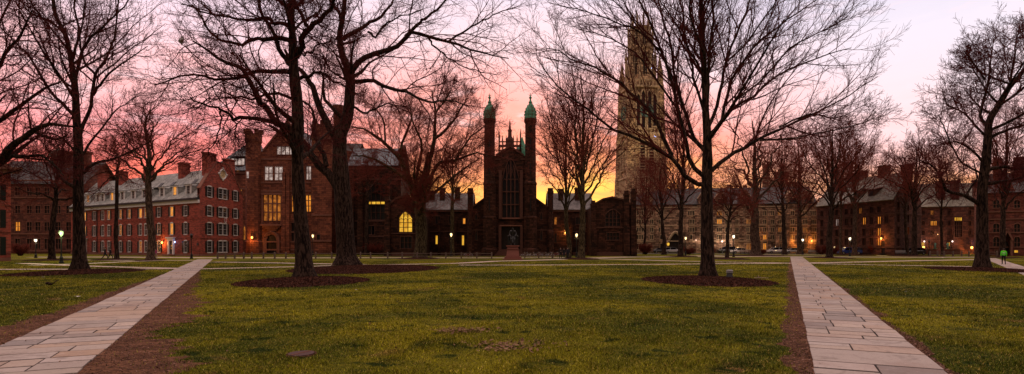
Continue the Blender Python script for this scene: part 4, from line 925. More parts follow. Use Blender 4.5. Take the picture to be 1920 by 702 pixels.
# roof, chimneys, dormers, rear
def roofp(s_, t_, z): p = Q(s_, t_); return (p.x, p.y, z)
e_ = .6/dv.length
def hroof(mb):
    mb.slab([roofp(.008, -e_, ZE-.05), roofp(1.0, -e_, ZE-.05), roofp(1.0, .5, ZR), roofp(.008, .5, ZR)], .15)
    mb.slab([roofp(1.0, 1+e_, ZE-.05), roofp(.008, 1+e_, ZE-.05), roofp(.008, .5, ZR), roofp(1.0, .5, ZR)], .15)
b.one('roof', M['slate'], hroof)
def rear(mb):
    mb.poly([(*Q(0, 1), 0), (*Q(1, 1), 0), (*Q(1, 1), ZE), (*Q(0, 1), ZE)]); mb.poly([(*Q(1, 1), 0), (*Q(1, 0), 0), (*Q(1, 0), ZE), (*Q(1, .5), ZR), (*Q(1, 1), ZE)])
rear(b.part('wall', M['brick']))
for s_, hw in ((.235, .95), (.5, .95), (.72, .9), (.9, 1.1)):
    p = Q(s_, .42); 
    def fn(mb): mb.obox(p-du.normalized()*-hw, p+du.normalized()*-hw, -.8, .8, ZR-3, ZR+1.5); mb.obox(p-du.normalized()*-(hw+.15), p+du.normalized()*-(hw+.15), -.95, .95, ZR+1.5, ZR+1.8)
    b.one('chimney', M['brick'], fn)
wall_n = f.n
dd = [141, 160, 178, 187, 205, 224, 244.5, 265, 274, 298, 322.5, 347.8]; dl = {322.5: 'amber', 160: 'amber_dim', 205: 'amber', 224: 'glass'}
for px in dd:
    u = f.uz(px, 358)[0]; P = lambda uu, out: f.xy(uu, out); df = -.55
    def fn(mb):
        mb.obox(P(u-1.0, df), P(u-.62, df), -.15, 0, 11.75, 14.2); mb.obox(P(u+.62, df), P(u+1.0, df), -.15, 0, 11.75, 14.2); mb.obox(P(u-.62, df), P(u+.62, df), -.15, 0, 11.75, 12.0); mb.obox(P(u-1.15, df), P(u+1.15, df), -.2, .14, 14.2, 14.5)
    o = b.one('dormer', M['white'], fn)
    mbs = MB()
    mbs.obox(P(u-1.0, df), P(u+1.0, df), -3.2, -.16, 12.0, 14.2); mbs.slab([f.pt(u-1.2, 14.5, df+.2), f.pt(u+1.2, 14.5, df+.2), f.pt(u+1.2, 15.2, df-4), f.pt(u-1.2, 15.2, df-4)], .12); mbs.build('dormer_roof', M['slate'], o, off=tuple(C0))
    fr, pm = win_mesh('sash', 1.2, 2.2, 'white', {'d': .16}); wq = bpy.data.objects.new('window', fr); COL.objects.link(wq); wq.parent = o; wq.location = Vector(f.pt(u-.6, 12.0, df-.02))-b.root.location; wq.rotation_euler = (0, 0, f.ang)
    mbp = MB(); mbp.poly([f.pt(u-.6, 12, df-.13), f.pt(u+.6, 12, df-.13), f.pt(u+.6, 14.2, df-.13), f.pt(u-.6, 14.2, df-.13)]); mbp.build('pane', M[dl.get(px, 'glass')], o, off=tuple(C0))
for u in (8, 30, 48):
    pass
for s_ in (.10, .25, .34):
    def fn(mb):
        a, bq = Q(s_, .22), Q(s_+.022, .22); a2, b2 = Q(s_, .30), Q(s_+.022, .30); z1_ = ZE+(ZR-ZE)*(.22+e_)/(.5+e_)+.12; z2_ = ZE+(ZR-ZE)*(.30+e_)/(.5+e_)+.12
        mb.slab([(a.x, a.y, z1_), (bq.x, bq.y, z1_), (b2.x, b2.y, z2_), (a2.x, a2.y, z2_)], .2)
    b.one('skylight', M['lead'], fn)
def pipe(mb): mb.tube([f.pt(f.uz(183, 440)[0], .3, .12), f.pt(f.uz(183, 440)[0], 11.2, .12)], .08, 6)
b.one('drainpipe', M['lead'], pipe)
b.finish(); HALL_F = f; HALL_G = g
u = f.uz(307, 455)[0]
def wall_lamp(name, p, mat, label, r=.16, n=None, group=None):
    root = thing(name, label, 'wall lamp', p, 0, group); n = n or Vector((0, -1)); mb = MB(); mb.lathe(0, 0, [(r*.5, -r*1.3), (r, -r*.6), (r*1.1, r*.6), (r*.5, r*1.2)], 8); mb.build('lamp_glass', M[mat], root, True)
    mb = MB(); mb.lathe(0, 0, [(r*1.3, r*1.22), (r*.9, r*1.6), (.02, r*2.1)], 8); mb.tube([(0, 0, r*1.5), (-n.x*.3, -n.y*.3, r*1.5)], .03, 5); mb.build('bracket', M['black'], root)
    if mat in GLOW: c_, e_ = GLOW[mat]; lamp_light((p[0]+n.x*(r+.35), p[1]+n.y*(r+.35), p[2]-.1), e_*(r/.17)**2, c_, .12)
    return root
wall_lamp('wall_lamp', f.pt(u, 2.75, .35), 'lamp_o', 'warm glowing wall lamp left of the white door of the brick hall', .17, f.n)
wall_lamp('wall_lamp', f.pt(f.uz(331, 454)[0], 2.85, .35), 'lamp_b', 'small bluish wall lamp right of the white door of the brick hall', .10, f.n)
# pennant under the paired gable windows
def penn(mb):
    u = g.uz(422, 405)[0]; o_ = .14
    mb.poly([g.pt(u-.45, 8.0, o_), g.pt(u+.45, 8.0, o_), g.pt(u+.45, 7.2, o_), g.pt(u, 6.75, o_), g.pt(u-.45, 7.2, o_)][::-1], 0)
    mb.poly([g.pt(u-.28, 7.85, o_+.012), g.pt(u+.28, 7.85, o_+.012), g.pt(u+.28, 7.3, o_+.012), g.pt(u, 7.0, o_+.012), g.pt(u-.28, 7.3, o_+.012)][::-1], 1)
    mb.tube([g.pt(u-.5, 8.02, o_), g.pt(u+.5, 8.02, o_)], .03, 5, 0)
mb = MB(); penn(mb); pu = Vector(g.pt(g.uz(422, 405)[0], 7.5, .14)); o = mb.build('pennant', [M['white'], mat_plain('red_cloth', (.35, .03, .04))], None, off=tuple(pu), loc=pu); tag(o, 'small white and red shield pennant hanging below the paired windows of the brick gable', 'pennant')
# plaque
for px_, py_, lab, mt in ((352, 461, 'small dark plaque on the brick wall right of the white door', 'lead'), (371, 458, 'square black plaque at the near corner of the brick hall', 'lead')):
    u, z = f.uz(px_, py_); p = Vector(f.pt(u, z, .05)); mb = MB(); mb.box(-.32, .32, -.03, .03, -.3, .3); mb.box(-.26, .26, -.045, -.03, -.24, .24); o = mb.build('wall_plaque', M[mt], None, loc=p); o.rotation_euler = (0, 0, f.ang); tag(o, lab, 'plaque')
u, z = f.uz(131, 465)
# ---- near left corner house
B = gx(20.5, 80.5); A = Vector((B.x-9.4, B.y-8.8, 0))
b = Bld('brick_house', 'red brick house corner with dark shutters cut off by the left edge', B)
f = b.facade(A, B, 0, None, 'brick', [(0, 12.5), (6.4, 18.4), (12.9, 12.5)], 'white', .2)
f.prof[-1] = (f.L, 12.5); f.prof[1] = (f.L/2, 18.6)
for y0, y1 in ((346, 375), (394, 427), (445, 478)):
    for px in (-8, -42, -86, -120): f.win(px-6, px+6, y0, y1, 'sash', 'glass', 'white', shut='lr')
f.band(y=491, at_px=10, h=.55, out=.14, mat='trim', name='plinth'); f.band(y=436, at_px=10, h=.3, out=.08, mat='brick', name='brick_band'); f.band(y=386, at_px=10, h=.3, out=.08, mat='brick', name='brick_band')
def corn(mb):
    mb.obox(f.xy(f.L-3.2), f.xy(f.L+.9), -.2, .55, 12.0, 12.5); mb.obox(f.xy(f.L-3.2), f.xy(f.L+1.2), -.3, .85, 12.5, 12.85)
    for (ua, za), (ub, zb) in zip(f.prof, f.prof[1:]): mb.slab([f.pt(ua, za+.3, .7), f.pt(ub, zb+.3, .7), f.pt(ub, zb+.3, -.4), f.pt(ua, za+.3, -.4)], .5)
b.one('cornice', M['trim'], corn)
bk = 16
sd = b.facade(f.xy(f.L), f.xy(f.L, -bk), 0, 12.5, 'brick', None, 'white', .2)
def rf(mb):
    for (ua, za), (ub, zb) in zip(f.prof, f.prof[1:]): mb.slab([f.pt(ua, za, -.3), f.pt(ub, zb, -.3), f.pt(ub, zb, -bk), f.pt(ua, za, -bk)], .2)
b.one('roof', M['slate_dark'], rf); b.finish()
# ---- plum sandstone hall at far left
A = gx(-20, 150); B = gx(152, 152)
b = Bld('sandstone_hall', 'gloomy plum sandstone hall with steep roof behind the lamps at far left', gx(66, 150))
f = b.facade(A, B, 0, None, 'leftstone', [(-20, 342), (96, 342), (104, 340), (121, 312), (139, 340), (152, 342)], 'trim', .3, True)
for y0, y1 in ((352, 367), (386, 400), (417, 433), (448, 467)):
    for px in (33, 55, 71, 88, 109, 129):
        if y0 == 352 and px > 90: continue
        lit = 'amber' if (px == 33 and y0 == 417) else 'glass_dull'
        f.win(px-4.5, px+4.5, y0, y1, 'mull', lit, 'trim', n=2, t=1, heads=False)
for y in (340, 372, 440, 472): f.band(y=y, at_px=66, h=.35, out=.14, u0=0, u1=f.uz(139, 400)[0])
L_ = f.L
def rf(mb):
    mb.slab([f.pt(-1, 18.0, .5), f.pt(L_+1, 18.0, .5), f.pt(L_+1, 25, -9), f.pt(-1, 25, -9)], .2); mb.slab([f.pt(L_+1, 18, -18), f.pt(-1, 18, -18), f.pt(-1, 25, -9), f.pt(L_+1, 25, -9)], .2)
    u0 = f.uz(104, 340)[0]; um = f.uz(121, 312)[0]; u1 = f.uz(139, 340)[0]
    mb.slab([f.pt(u0, 18.2, .2), f.pt(um, 22.2, .2), f.pt(um, 22.2, -8), f.pt(u0, 18.2, -8)], .15); mb.slab([f.pt(um, 22.2, .2), f.pt(u1, 18.2, .2), f.pt(u1, 18.2, -8), f.pt(um, 22.2, -8)], .15)
b.one('roof', M['slate_dark'], rf)
def sides(mb): mb.poly([f.pt(L_, 0), f.pt(L_, 0, -18), f.pt(L_, 18, -18), f.pt(L_, 24.8, -9), f.pt(L_, 18)]); mb.poly([f.pt(0, 0, -18), f.pt(0, 0), f.pt(0, 18), f.pt(0, 24.8, -9), f.pt(0, 18, -18)])
sides(b.part('wall', M['leftstone']))
cc = Vector(f.pt(f.uz(65, 320)[0], 0, -9)); z = 24.5
b.one('cupola', M['copper_dark'], lambda mb: mb.lathe(cc.x, cc.y, [(1.7, z), (1.7, z+1.6), (2.2, z+1.7), (2.1, z+2.6), (1.3, z+3.4), (.3, z+3.9), (.08, z+5.2)], 10))
for px in (93, 130):
    u = f.uz(px, 320)[0]
    b.one('chimney', M['leftstone'], lambda mb: (mb.obox(f.xy(u-1.1, -6), f.xy(u+1.1, -6), -1.5, 0, 20, 27), mb.obox(f.xy(u-1.3, -6), f.xy(u+1.3, -6), -1.7, .2, 27, 27.4)))
b.finish()
# ---- romanesque sandstone hall
A = gx(486, 140); B = gx(662, 140)
b = Bld('sandstone_hall', 'tall red sandstone hall with battlemented turret, steep gable and big amber window', gx(540, 140))
f = b.facade(A, B, 0, None, 'brownstone', [(486, 284), (492, 284), (539, 227), (584, 278), (662, 284)], 'trim', .4)
f.win(519, 550, 275, 290, 'mull', 'pale', n=4, t=0); f.win(496, 511, 313, 338, 'mull', 'pale', n=2, t=1); f.win(514.5, 530, 313, 338, 'mull', 'pale', n=2, t=1); f.win(547, 557, 312, 338, 'mull', 'pale', n=2, t=1); f.win(574, 583, 312, 337, 'mull', 'pale', n=2, t=1)
f.win(494, 527, 366, 414, 'mull', 'amber_dim', n=4, t=2, heads=False, b=.28); f.win(547, 557, 366, 397, 'mull', 'amber', n=2, t=2, b=.16); f.win(573, 583, 366, 397, 'mull', 'amber', n=2, t=2, b=.16)
f.win(546, 557, 418, 434, 'mull', 'glass_dull', n=2, heads=False); f.win(546, 557, 437, 453, 'mull', 'glass_dull', n=2, heads=False)
f.win(499, 520, 441, 474, 'door', 'black', 'door', 'door', arch='round', n=2, spring=.65)
for y in (300, 344, 360, 455, 470): f.band(y=y, at_px=540, h=.35, out=.16, u1=f.uz(583, 400)[0])
def arches(mb):
    u0 = f.uz(495, 450)[0]; u1 = f.uz(524, 450)[0]; w_ = u1-u0
    for k in range(3):
        a = arcpts(w_-k*.5, 3.0, 5.4-k*.25, 'round', 8); mb.tube([f.pt(u0+k*.25+x, z, .2-k*.08) for x, z in a], .17, 6); 
        for x in (0, w_-k*.5): mb.tube([f.pt(u0+k*.25+x, .2, .2-k*.08), f.pt(u0+k*.25+x, 3.0, .2-k*.08)], .17, 6)
b.one('archway', M['trim'], arches)
def oriel(mb):
    u0 = f.uz(491, 420)[0]; u1 = f.uz(530, 420)[0]
    for k in range(4): mb.obox(f.xy(u0+k*.45), f.xy(u1-k*.45), 0, 1.0-k*.22, 7.2-.4*(k+1), 7.2-.4*k)
    mb.obox(f.xy(u0), f.xy(u1), 0, .5, 14.2, 14.7); mb.obox(f.xy(u0), f.xy(u0+.4), 0, .3, 7.2, 14.2); mb.obox(f.xy(u1-.4), f.xy(u1), 0, .3, 7.2, 14.2)
b.one('oriel', M['trim'], oriel)
for px in (533, 541):
    u = f.uz(px, 400)[0]; b.one('buttress', M['brownstone'], lambda mb: (mb.obox(f.xy(u-.45), f.xy(u+.45), 0, .7, 0, 12.5), mb.obox(f.xy(u-.38), f.xy(u+.38), 0, .45, 12.5, 19.5)))
tc = gx(476, 140)
def tur(mb):
    mb.lathe(tc.x, tc.y-.2, [(2.0, 0), (2.0, 3), (1.75, 3.3), (1.75, 26.3), (1.95, 26.8), (1.95, 28.6)], 12)
    for k in range(12):
        if k % 2: continue
        a = 2*PI*(k+.5)/12; mb.box(tc.x+1.75*math.cos(a)-.38, tc.x+1.75*math.cos(a)+.38, tc.y-.2+1.75*math.sin(a)-.38, tc.y-.2+1.75*math.sin(a)+.38, 28.6, 29.7)
b.one('turret', M['brownstone'], tur)
b.one('turret_window', M['pale'], lambda mb: mb.box(tc.x-.8, tc.x-.4, tc.y-2.02, tc.y-1.8, 18, 19.5))
TA = gx(584, 137); TB = gx(622, 137)
tf = b.facade(v2(TA), v2(TB), 0, 30.4, 'brownstone', None, 'trim', .3); tf.win(594, 600, 440, 450, 'mull', 'glass_dull', n=1, heads=False)
tf.band(z=9, h=.4, out=.15); tf.band(z=27, h=.4, out=.2); tf.band(z=3, h=.4, out=.2)
def tower_sides(mb):
    P = tf.pt
    mb.poly([P(0, 0, -9), P(0, 0), P(0, 30.4), P(0, 30.4, -9)]); mb.poly([P(tf.L, 0), P(tf.L, 0, -9), P(tf.L, 30.4, -9), P(tf.L, 30.4)]); mb.poly([P(0, 30, 0), P(tf.L, 30, 0), P(tf.L, 30, -9), P(0, 30, -9)]); mb.poly([P(tf.L, 0, -9), P(0, 0, -9), P(0, 30.4, -9), P(tf.L, 30.4, -9)])
    crenels(mb, tf.xy(0), tf.xy(tf.L), 30.4, .8, 1.0, .5, .6); crenels(mb, tf.xy(0, -9), tf.xy(0), 30.4, .8, 1.0, .5, .6)
tower_sides(b.part('wall', M['brownstone']))
cp_ = gx(634, 142)
b.one('chimney', M['brownstone'], lambda mb: mb.lathe(cp_.x, cp_.y, [(1.3, 20), (1.1, 30), (1.1, 34.6), (1.35, 34.8), (1.35, 36)], 8))
def rf(mb):
    um = f.uz(539, 227)[0]; u0 = f.uz(490, 284)[0]; u1 = f.uz(586, 280)[0]
    mb.slab([f.pt(u0, 22.3, -.1), f.pt(um, 31.4, -.1), f.pt(um, 31.4, -22), f.pt(u0, 22.3, -22)], .2); mb.slab([f.pt(um, 31.4, -.1), f.pt(u1, 22.6, -.1), f.pt(u1, 22.6, -22), f.pt(um, 31.4, -22)], .2)
    ue = f.L; mb.slab([f.pt(u1-2, 22.4, -.2), f.pt(ue, 22.4, -.2), f.pt(ue, 28, -9), f.pt(u1-2, 28, -9)], .2); mb.slab([f.pt(ue, 22.4, -20), f.pt(u1-2, 22.4, -20), f.pt(u1-2, 28, -9), f.pt(ue, 28, -9)], .2)
b.one('roof', M['slate_dark'], rf)
def cop(mb):
    for (ua, za), (ub, zb) in zip(f.prof[1:3], f.prof[2:4]): mb.slab([f.pt(ua, za+.25, .25), f.pt(ub, zb+.25, .25), f.pt(ub, zb+.25, -.7), f.pt(ua, za+.25, -.7)], .4)
    um = f.prof[2][0]; c_ = f.pt(um, 0, -.2); mb.lathe(c_[0], c_[1], [(.4, 32), (.3, 32.8), (.5, 33), (.25, 33.4), (.03, 35)], 6)
b.one('coping', M['trim'], cop)
def sides(mb): mb.poly([f.pt(0, 0, -22), f.pt(0, 0), f.pt(0, 24.5), f.pt(0, 24.5, -22)]); mb.poly([f.pt(f.L, 0), f.pt(f.L, 0, -22), f.pt(f.L, 24.5, -22), f.pt(f.L, 27, -9), f.pt(f.L, 24.5)])
sides(b.part('wall', M['brownstone'])); b.finish()
wall_lamp('wall_lamp', f.pt(f.uz(481.5, 447)[0], 4.0, 2.6), 'lamp_o', 'square lantern glowing orange beside the round arched door of the sandstone hall', .2)
# ---- recessed link between brick hall and sandstone hall
A = gx(400, 151); B = gx(470, 151)
b = Bld('link_building', 'recessed red stone link with hipped slate roof between brick gable and turret', gx(440, 151))
f = b.facade(A, B, 0, 21.5, 'brownstone', None, 'trim', .35)
f.win(443, 449, 311, 321, 'mull', 'amber', n=1, heads=False); f.win(450, 455, 311, 320, 'mull', 'pale', n=1, heads=False); f.win(447, 453, 356, 372, 'mull', 'amber', n=1, heads=False, t=1); f.win(456, 461, 423, 450, 'mull', 'amber_dim', n=1, t=2, arch='round'); f.win(447.5, 454, 423, 450, 'mull', 'amber_dim', n=1, t=2, heads=False)
f.band(z=20.6, h=.5, out=.3); f.band(z=16.5, h=.4, out=.2)
def rf(mb):
    a, bb, c, d_ = f.pt(-1, 21.4, .7), f.pt(f.L+1, 21.4, .7), f.pt(f.L+1, 21.4, -13), f.pt(-1, 21.4, -13); r0, r1 = f.pt(f.L*.72, 30, -6), f.pt(f.L*.98, 30, -6)
    mb.slab([a, bb, r1, r0], .2); mb.slab([d_, a, r0], .2); mb.slab([bb, c, r1], .2); mb.slab([c, d_, r0, r1], .2)
b.one('roof', M['slate_blue'], rf)
def dm(mb):
    u0 = f.uz(430, 295)[0]; u1 = f.uz(459, 295)[0]; mb.obox(f.xy(u0, -.2), f.xy(u1, -.2), -4, -.1, 22.3, 24.9); mb.slab([f.pt(u0-.3, 25.1, .2), f.pt(u1+.3, 25.1, .2), f.pt(u1-.5, 27, -5), f.pt(u0+.5, 27, -5)], .2)
dmo = b.one('dormer', M['slate_dark'], dm)
for k in range(4):
    u0 = f.uz(432+k*6.6, 295)[0]; mbp = MB(); mbp.obox(f.xy(u0, -.25), f.xy(u0+.72, -.25), -.05, .02, 22.9, 24.5); mbp.build('pane', M['pale'], dmo, off=tuple(b.root.location))
def sides(mb): mb.poly([f.pt(0, 0, -13), f.pt(0, 0), f.pt(0, 21.4), f.pt(0, 21.4, -13)]); mb.poly([f.pt(f.L, 0), f.pt(f.L, 0, -13), f.pt(f.L, 21.4, -13), f.pt(f.L, 21.4)]); mb.poly([f.pt(f.L, 0, -13), f.pt(0, 0, -13), f.pt(0, 21.4, -13), f.pt(f.L, 21.4, -13)])
sides(b.part('wall', M['brownstone'])); b.finish()
# ---- slate roofed wing right of the sandstone hall
A = gx(655, 134); B = gx(752, 134)
b = Bld('library_wing', 'dark sandstone wing with slate roof and one tall mullioned window', gx(700, 134))
f = b.facade(A, B, 0, None, 'darkstone', [(655, 310), (752, 310)], 'trim_dark', .45)
f.win(687, 722, 347, 376, 'mull', 'glass_dull', n=4, t=1); f.win(687, 722, 378.5, 383, 'mull', 'yellow', n=4, heads=False); f.win(687, 722, 385, 412, 'mull', 'glass_dull', n=4, t=1, heads=False); f.win(690, 702, 424, 440, 'mull', 'glass', n=2, heads=False)
for y in (318, 338, 416, 445, 468): f.band(y=y, at_px=700, h=.35, out=.15)
for px in (660, 677, 731):
    u = f.uz(px, 400)[0]; b.one('buttress', M['darkstone'], lambda mb: (mb.obox(f.xy(u-.6), f.xy(u+.6), 0, 1.0, 0, 11), mb.obox(f.xy(u-.5), f.xy(u+.5), 0, .6, 11, 19.5)))
zt = f.prof[0][1]
def rf(mb): mb.slab([f.pt(-.5, zt-.1, .4), f.pt(f.L-.6, zt-.1, .4), f.pt(f.L-.6, zt+4.8, -6), f.pt(-.5, zt+4.8, -6)], .2); mb.slab([f.pt(f.L-.6, zt-.1, -12), f.pt(-.5, zt-.1, -12), f.pt(-.5, zt+4.8, -6), f.pt(f.L-.6, zt+4.8, -6)], .2)
b.one('roof', M['slate_blue'], rf)
def gab(mb):
    for o_ in (0, -.6):
        pts = [f.pt(f.L+o_, 0, .1), f.pt(f.L+o_, 0, -12), f.pt(f.L+o_, zt+.3, -12), f.pt(f.L+o_, zt+5.6, -6), f.pt(f.L+o_, zt+.3, .1)]; mb.poly(pts if o_ == 0 else pts[::-1])
    pr = [(.1, zt+.3), (-6, zt+5.6), (-12, zt+.3)]
    for (a, za), (c, zc) in zip(pr, pr[1:]): mb.poly([f.pt(f.L, za, a), f.pt(f.L, zc, c), f.pt(f.L-.6, zc, c), f.pt(f.L-.6, za, a)])
    mb.poly([f.pt(f.L-.6, zt, .1), f.pt(f.L, zt, .1), f.pt(f.L, zt+.3, .1), f.pt(f.L-.6, zt+.3, .1)]); mb.poly([f.pt(f.L, 0, -12), f.pt(0, 0, -12), f.pt(0, zt, -12), f.pt(f.L, zt, -12)])
gab(b.part('wall', M['darkstone'])); b.finish()
# ---- twin turreted chapel with side aisles and transepts
b = Bld('chapel', 'dark brown gothic chapel with twin octagonal turrets capped in green copper', gx(956, 120))
D1 = 120
f = b.facade(gx(907, D1), gx(1005, D1), 0, None, 'darkstone', [(907, 292), (929, 292), (956, 274), (983, 292), (1005, 292)], 'trim_dark', .6)
f.win(942.5, 973, 298, 408, 'mull', 'glass_dull', n=4, t=2, arch='point', spring=.66, b=.2); f.win(939.5, 976.5, 426, 467, 'door', 'black', 'door', 'door', n=2)
f.band(y=411, at_px=956, h=.28, out=.35, u0=f.uz(937, 400)[0], u1=f.uz(978, 400)[0], mat='trim'); f.band(y=424.5, at_px=956, h=.25, out=.45, u0=f.uz(937, 400)[0], u1=f.uz(979, 400)[0], mat='trim')
f.band(z=0, h=.9, out=.25); f.band(y=300, at_px=956, h=.25, out=.15, u1=f.uz(940, 300)[0]); f.band(y=300, at_px=956, h=.25, out=.15, u0=f.uz(976, 300)[0])
def steps(mb):
    u0 = f.uz(936, 470)[0]; u1 = f.uz(980, 470)[0]
    for k in range(5): mb.obox(f.xy(u0-.25*k), f.xy(u1+.25*k), 0, .45+.4*k, 0, 1.35-.27*k)
b.one('steps', M['trim_dark'], steps)
def jamb(mb):
    for px in (937.5, 978): u = f.uz(px, 450)[0]; mb.obox(f.xy(u-.28), f.xy(u+.28), 0, .4, 0, 6.2)
    for px in (938, 977.5): u = f.uz(px, 350)[0]; mb.obox(f.xy(u-.3), f.xy(u+.3), 0, .5, 7.6, 17.5)
b.one('door_surround', M['trim_dark'], jamb)
for px in (918, 994.5):
    c_ = gx(px, D1-.3)
    tw = b.one('turret', M['darkstone'], lambda mb: mb.lathe(c_.x, c_.y, [(1.75, 0), (1.75, 1.2), (1.6, 1.5), (1.45, 1.6), (1.45, 7.5), (1.52, 7.6), (1.52, 7.9), (1.32, 8.1), (1.32, 14.4), (1.42, 14.5), (1.42, 14.8), (1.18, 15.2), (1.15, 27.0), (1.38, 27.4), (1.38, 27.9)], 8, 0, PI/8))
    mbc = MB(); z = 27.9; mbc.lathe(c_.x, c_.y, [(1.34, z), (1.34, z+.35), (1.2, z+.5), (1.24, z+1.0), (1.12, z+1.8), (.8, z+2.5), (.42, z+3.0), (.3, z+3.3), (.42, z+3.45), (.22, z+3.7), (.14, z+4.1), (.3, z+4.3), (.30, z+4.45), (.06, z+4.8), (.05, z+5.3)], 8, 0, PI/8)
    for k in range(8):
        a = PI/8+k*PI/4
        for r, dz in ((1.28, .9), (1.2, 1.5), (.98, 2.1), (.62, 2.7)): mbc.ball((c_.x+r*1.02*math.cos(a), c_.y+r*1.02*math.sin(a), z+dz), .14, n=5)
    mbc.box(c_.x-.3, c_.x+.3, c_.y-.05, c_.y+.05, z+4.82, z+4.95); mbc.build('turret_cap', M['copper'], tw, off=tuple(b.root.location))
    mbs = MB()
    for zz in (16.5, 21.5):
        for a in (-PI/2,): mbs.box(c_.x-.12, c_.x+.12, c_.y-1.22, c_.y-1.0, zz, zz+2.2)
    mbs.box(c_.x-.12, c_.x+.12, c_.y-1.36, c_.y-1.1, 9.2, 11.8); mbs.build('slit_window', M['black'], tw, off=tuple(b.root.location))
zr = f.prof[2][1]
def nroof(mb):
    u1 = f.uz(929, 290)[0]; u2 = f.uz(983, 290)[0]; um = f.prof[2][0]
    mb.slab([f.pt(0, f.prof[0][1]-2, -.3), f.pt(um, zr-.3, -.3), f.pt(um, zr-.3, -34), f.pt(0, f.prof[0][1]-2, -34)], .2); mb.slab([f.pt(um, zr-.3, -.3), f.pt(f.L, f.prof[0][1]-2, -.3), f.pt(f.L, f.prof[0][1]-2, -34), f.pt(um, zr-.3, -34)], .2)
b.one('roof', M['slate_dark'], nroof)
def ncop(mb):
    p = f.prof
    for i in (1, 2): (ua, za), (ub, zb) = p[i], p[i+1]; mb.slab([f.pt(ua, za+.2, .2), f.pt(ub, zb+.2, .2), f.pt(ub, zb+.2, -.6), f.pt(ua, za+.2, -.6)], .3)
b.one('coping', M['trim_dark'], ncop)
W_ = b.part('wall', M['darkstone'])
W_.poly([f.pt(0, 0, -34), f.pt(0, 0), f.pt(0, 19), f.pt(0, 19, -34)]); W_.poly([f.pt(f.L, 0), f.pt(f.L, 0, -34), f.pt(f.L, 19, -34), f.pt(f.L, 19)])
for side, (xa, xb, ya, yb) in enumerate(((882, 908, 391, 372), (1004, 1032, 372, 392))):
    sf = b.facade(gx(xa, D1+.6), gx(xb, D1+.6), 0, None, 'darkstone', [(xa, ya), (xb, yb)], 'trim_dark', .3); sf.band(z=0, h=.8, out=.2); sf.band(z=5.2, h=.22, out=.12)
    sf.win(xa+9, xa+13, 398, 412, 'mull', 'glass_dull', n=1, arch='point'); sf.win(xa+9, xa+13, 430, 450, 'mull', 'glass_dull', n=1, arch='point')
    q = xa if side == 0 else xb; c_ = gx(q, D1+.4)
    def pin(mb): mb.lathe(c_.x, c_.y, [(.75, 0), (.75, 5), (.6, 5.3), (.6, 12.6), (.72, 12.8), (.72, 13.2), (.6, 13.3), (.6, 13.9)], 8, 0, PI/8)
    b.one('pinnacle', M['darkstone'], pin)
    def cop2(mb): (ua, za), (ub, zb) = sf.prof[0], sf.prof[-1]; mb.slab([sf.pt(ua, za+.15, .2), sf.pt(ub, zb+.15, .2), sf.pt(ub, zb+.15, -.6), sf.pt(ua, za+.15, -.6)], .25)
    b.one('coping', M['trim_dark'], cop2)
    W_.poly([sf.pt(0, 0, -6), sf.pt(sf.L, 0, -6), sf.pt(sf.L, 9.5, -6), sf.pt(0, 9.5, -6)])
def aisle(xa, xb, wins, chim):
    af = b.facade(gx(xa, 125), gx(xb, 125), 0, None, 'darkstone', [(xa, 393), (xb, 393)], 'trim_dark', .35)
    for (x0, x1, y0, y1, pn, n) in wins: af.win(x0, x1, y0, y1, 'mull', pn, n=n, heads=False, b=.08)
    af.band(z=9.3, h=.35, out=.25); af.band(z=0, h=.7, out=.2); af.band(z=5.0, h=.2, out=.12); zt = af.prof[0][1]
    def rf(mb): mb.slab([af.pt(-.3, zt-.05, .35), af.pt(af.L+.3, zt-.05, .35), af.pt(af.L+.3, zt+4.0, -6), af.pt(-.3, zt+4.0, -6)], .2); mb.slab([af.pt(af.L+.3, zt-.05, -12), af.pt(-.3, zt-.05, -12), af.pt(-.3, zt+4.0, -6), af.pt(af.L+.3, zt+4.0, -6)], .2)
    b.one('roof', M['slate_mid'], rf)
    for px, tp_ in chim:
        u = af.uz(px, 380)[0]
        def fn(mb): mb.obox(af.xy(u-.55, -3), af.xy(u+.55, -3), -1.0, 0, zt+.5, zt+tp_); mb.obox(af.xy(u-.68, -3), af.xy(u+.68, -3), -1.13, .13, zt+tp_, zt+tp_+.3)
        b.one('chimney', M['darkstone'], fn)
    n = int(af.L/3.4)
    for k in range(1, n): b.one('buttress', M['darkstone'], lambda mb: (mb.obox(af.xy(af.L*k/n-.25), af.xy(af.L*k/n+.25), 0, .5, 0, 7.5), mb.obox(af.xy(af.L*k/n-.3), af.xy(af.L*k/n+.3), 0, .62, 0, 3)))
    W_.poly([af.pt(af.L, 0, -12), af.pt(0, 0, -12), af.pt(0, zt, -12), af.pt(af.L, zt, -12)]); return af
aisle(794, 884, [(816.5, 825, 442, 458, 'yellow', 2), (866, 870, 442, 460, 'yellow', 1), (868, 872.5, 410, 420, 'amber', 1), (816.5, 825, 406, 420, 'glass_dull', 2), (842, 850, 405, 420, 'glass_dull', 2), (842, 850, 440, 458, 'glass_dull', 2)], [(826, 4.6), (855, 4.8), (806, 4.0)])
af = aisle(1030, 1112, [(1039.5, 1044, 408, 421, 'amber_dim', 1), (1059, 1063.5, 409, 420, 'amber_dim', 1), (1080, 1088, 408, 421, 'glass_dull', 2), (1039.5, 1044, 438, 455, 'glass_dull', 1), (1058, 1064, 432, 440, 'amber', 2), (1094, 1099, 410, 420, 'glass_dull', 1)], [(1054, 4.4), (1086, 4.6)])
AISLE_R = af
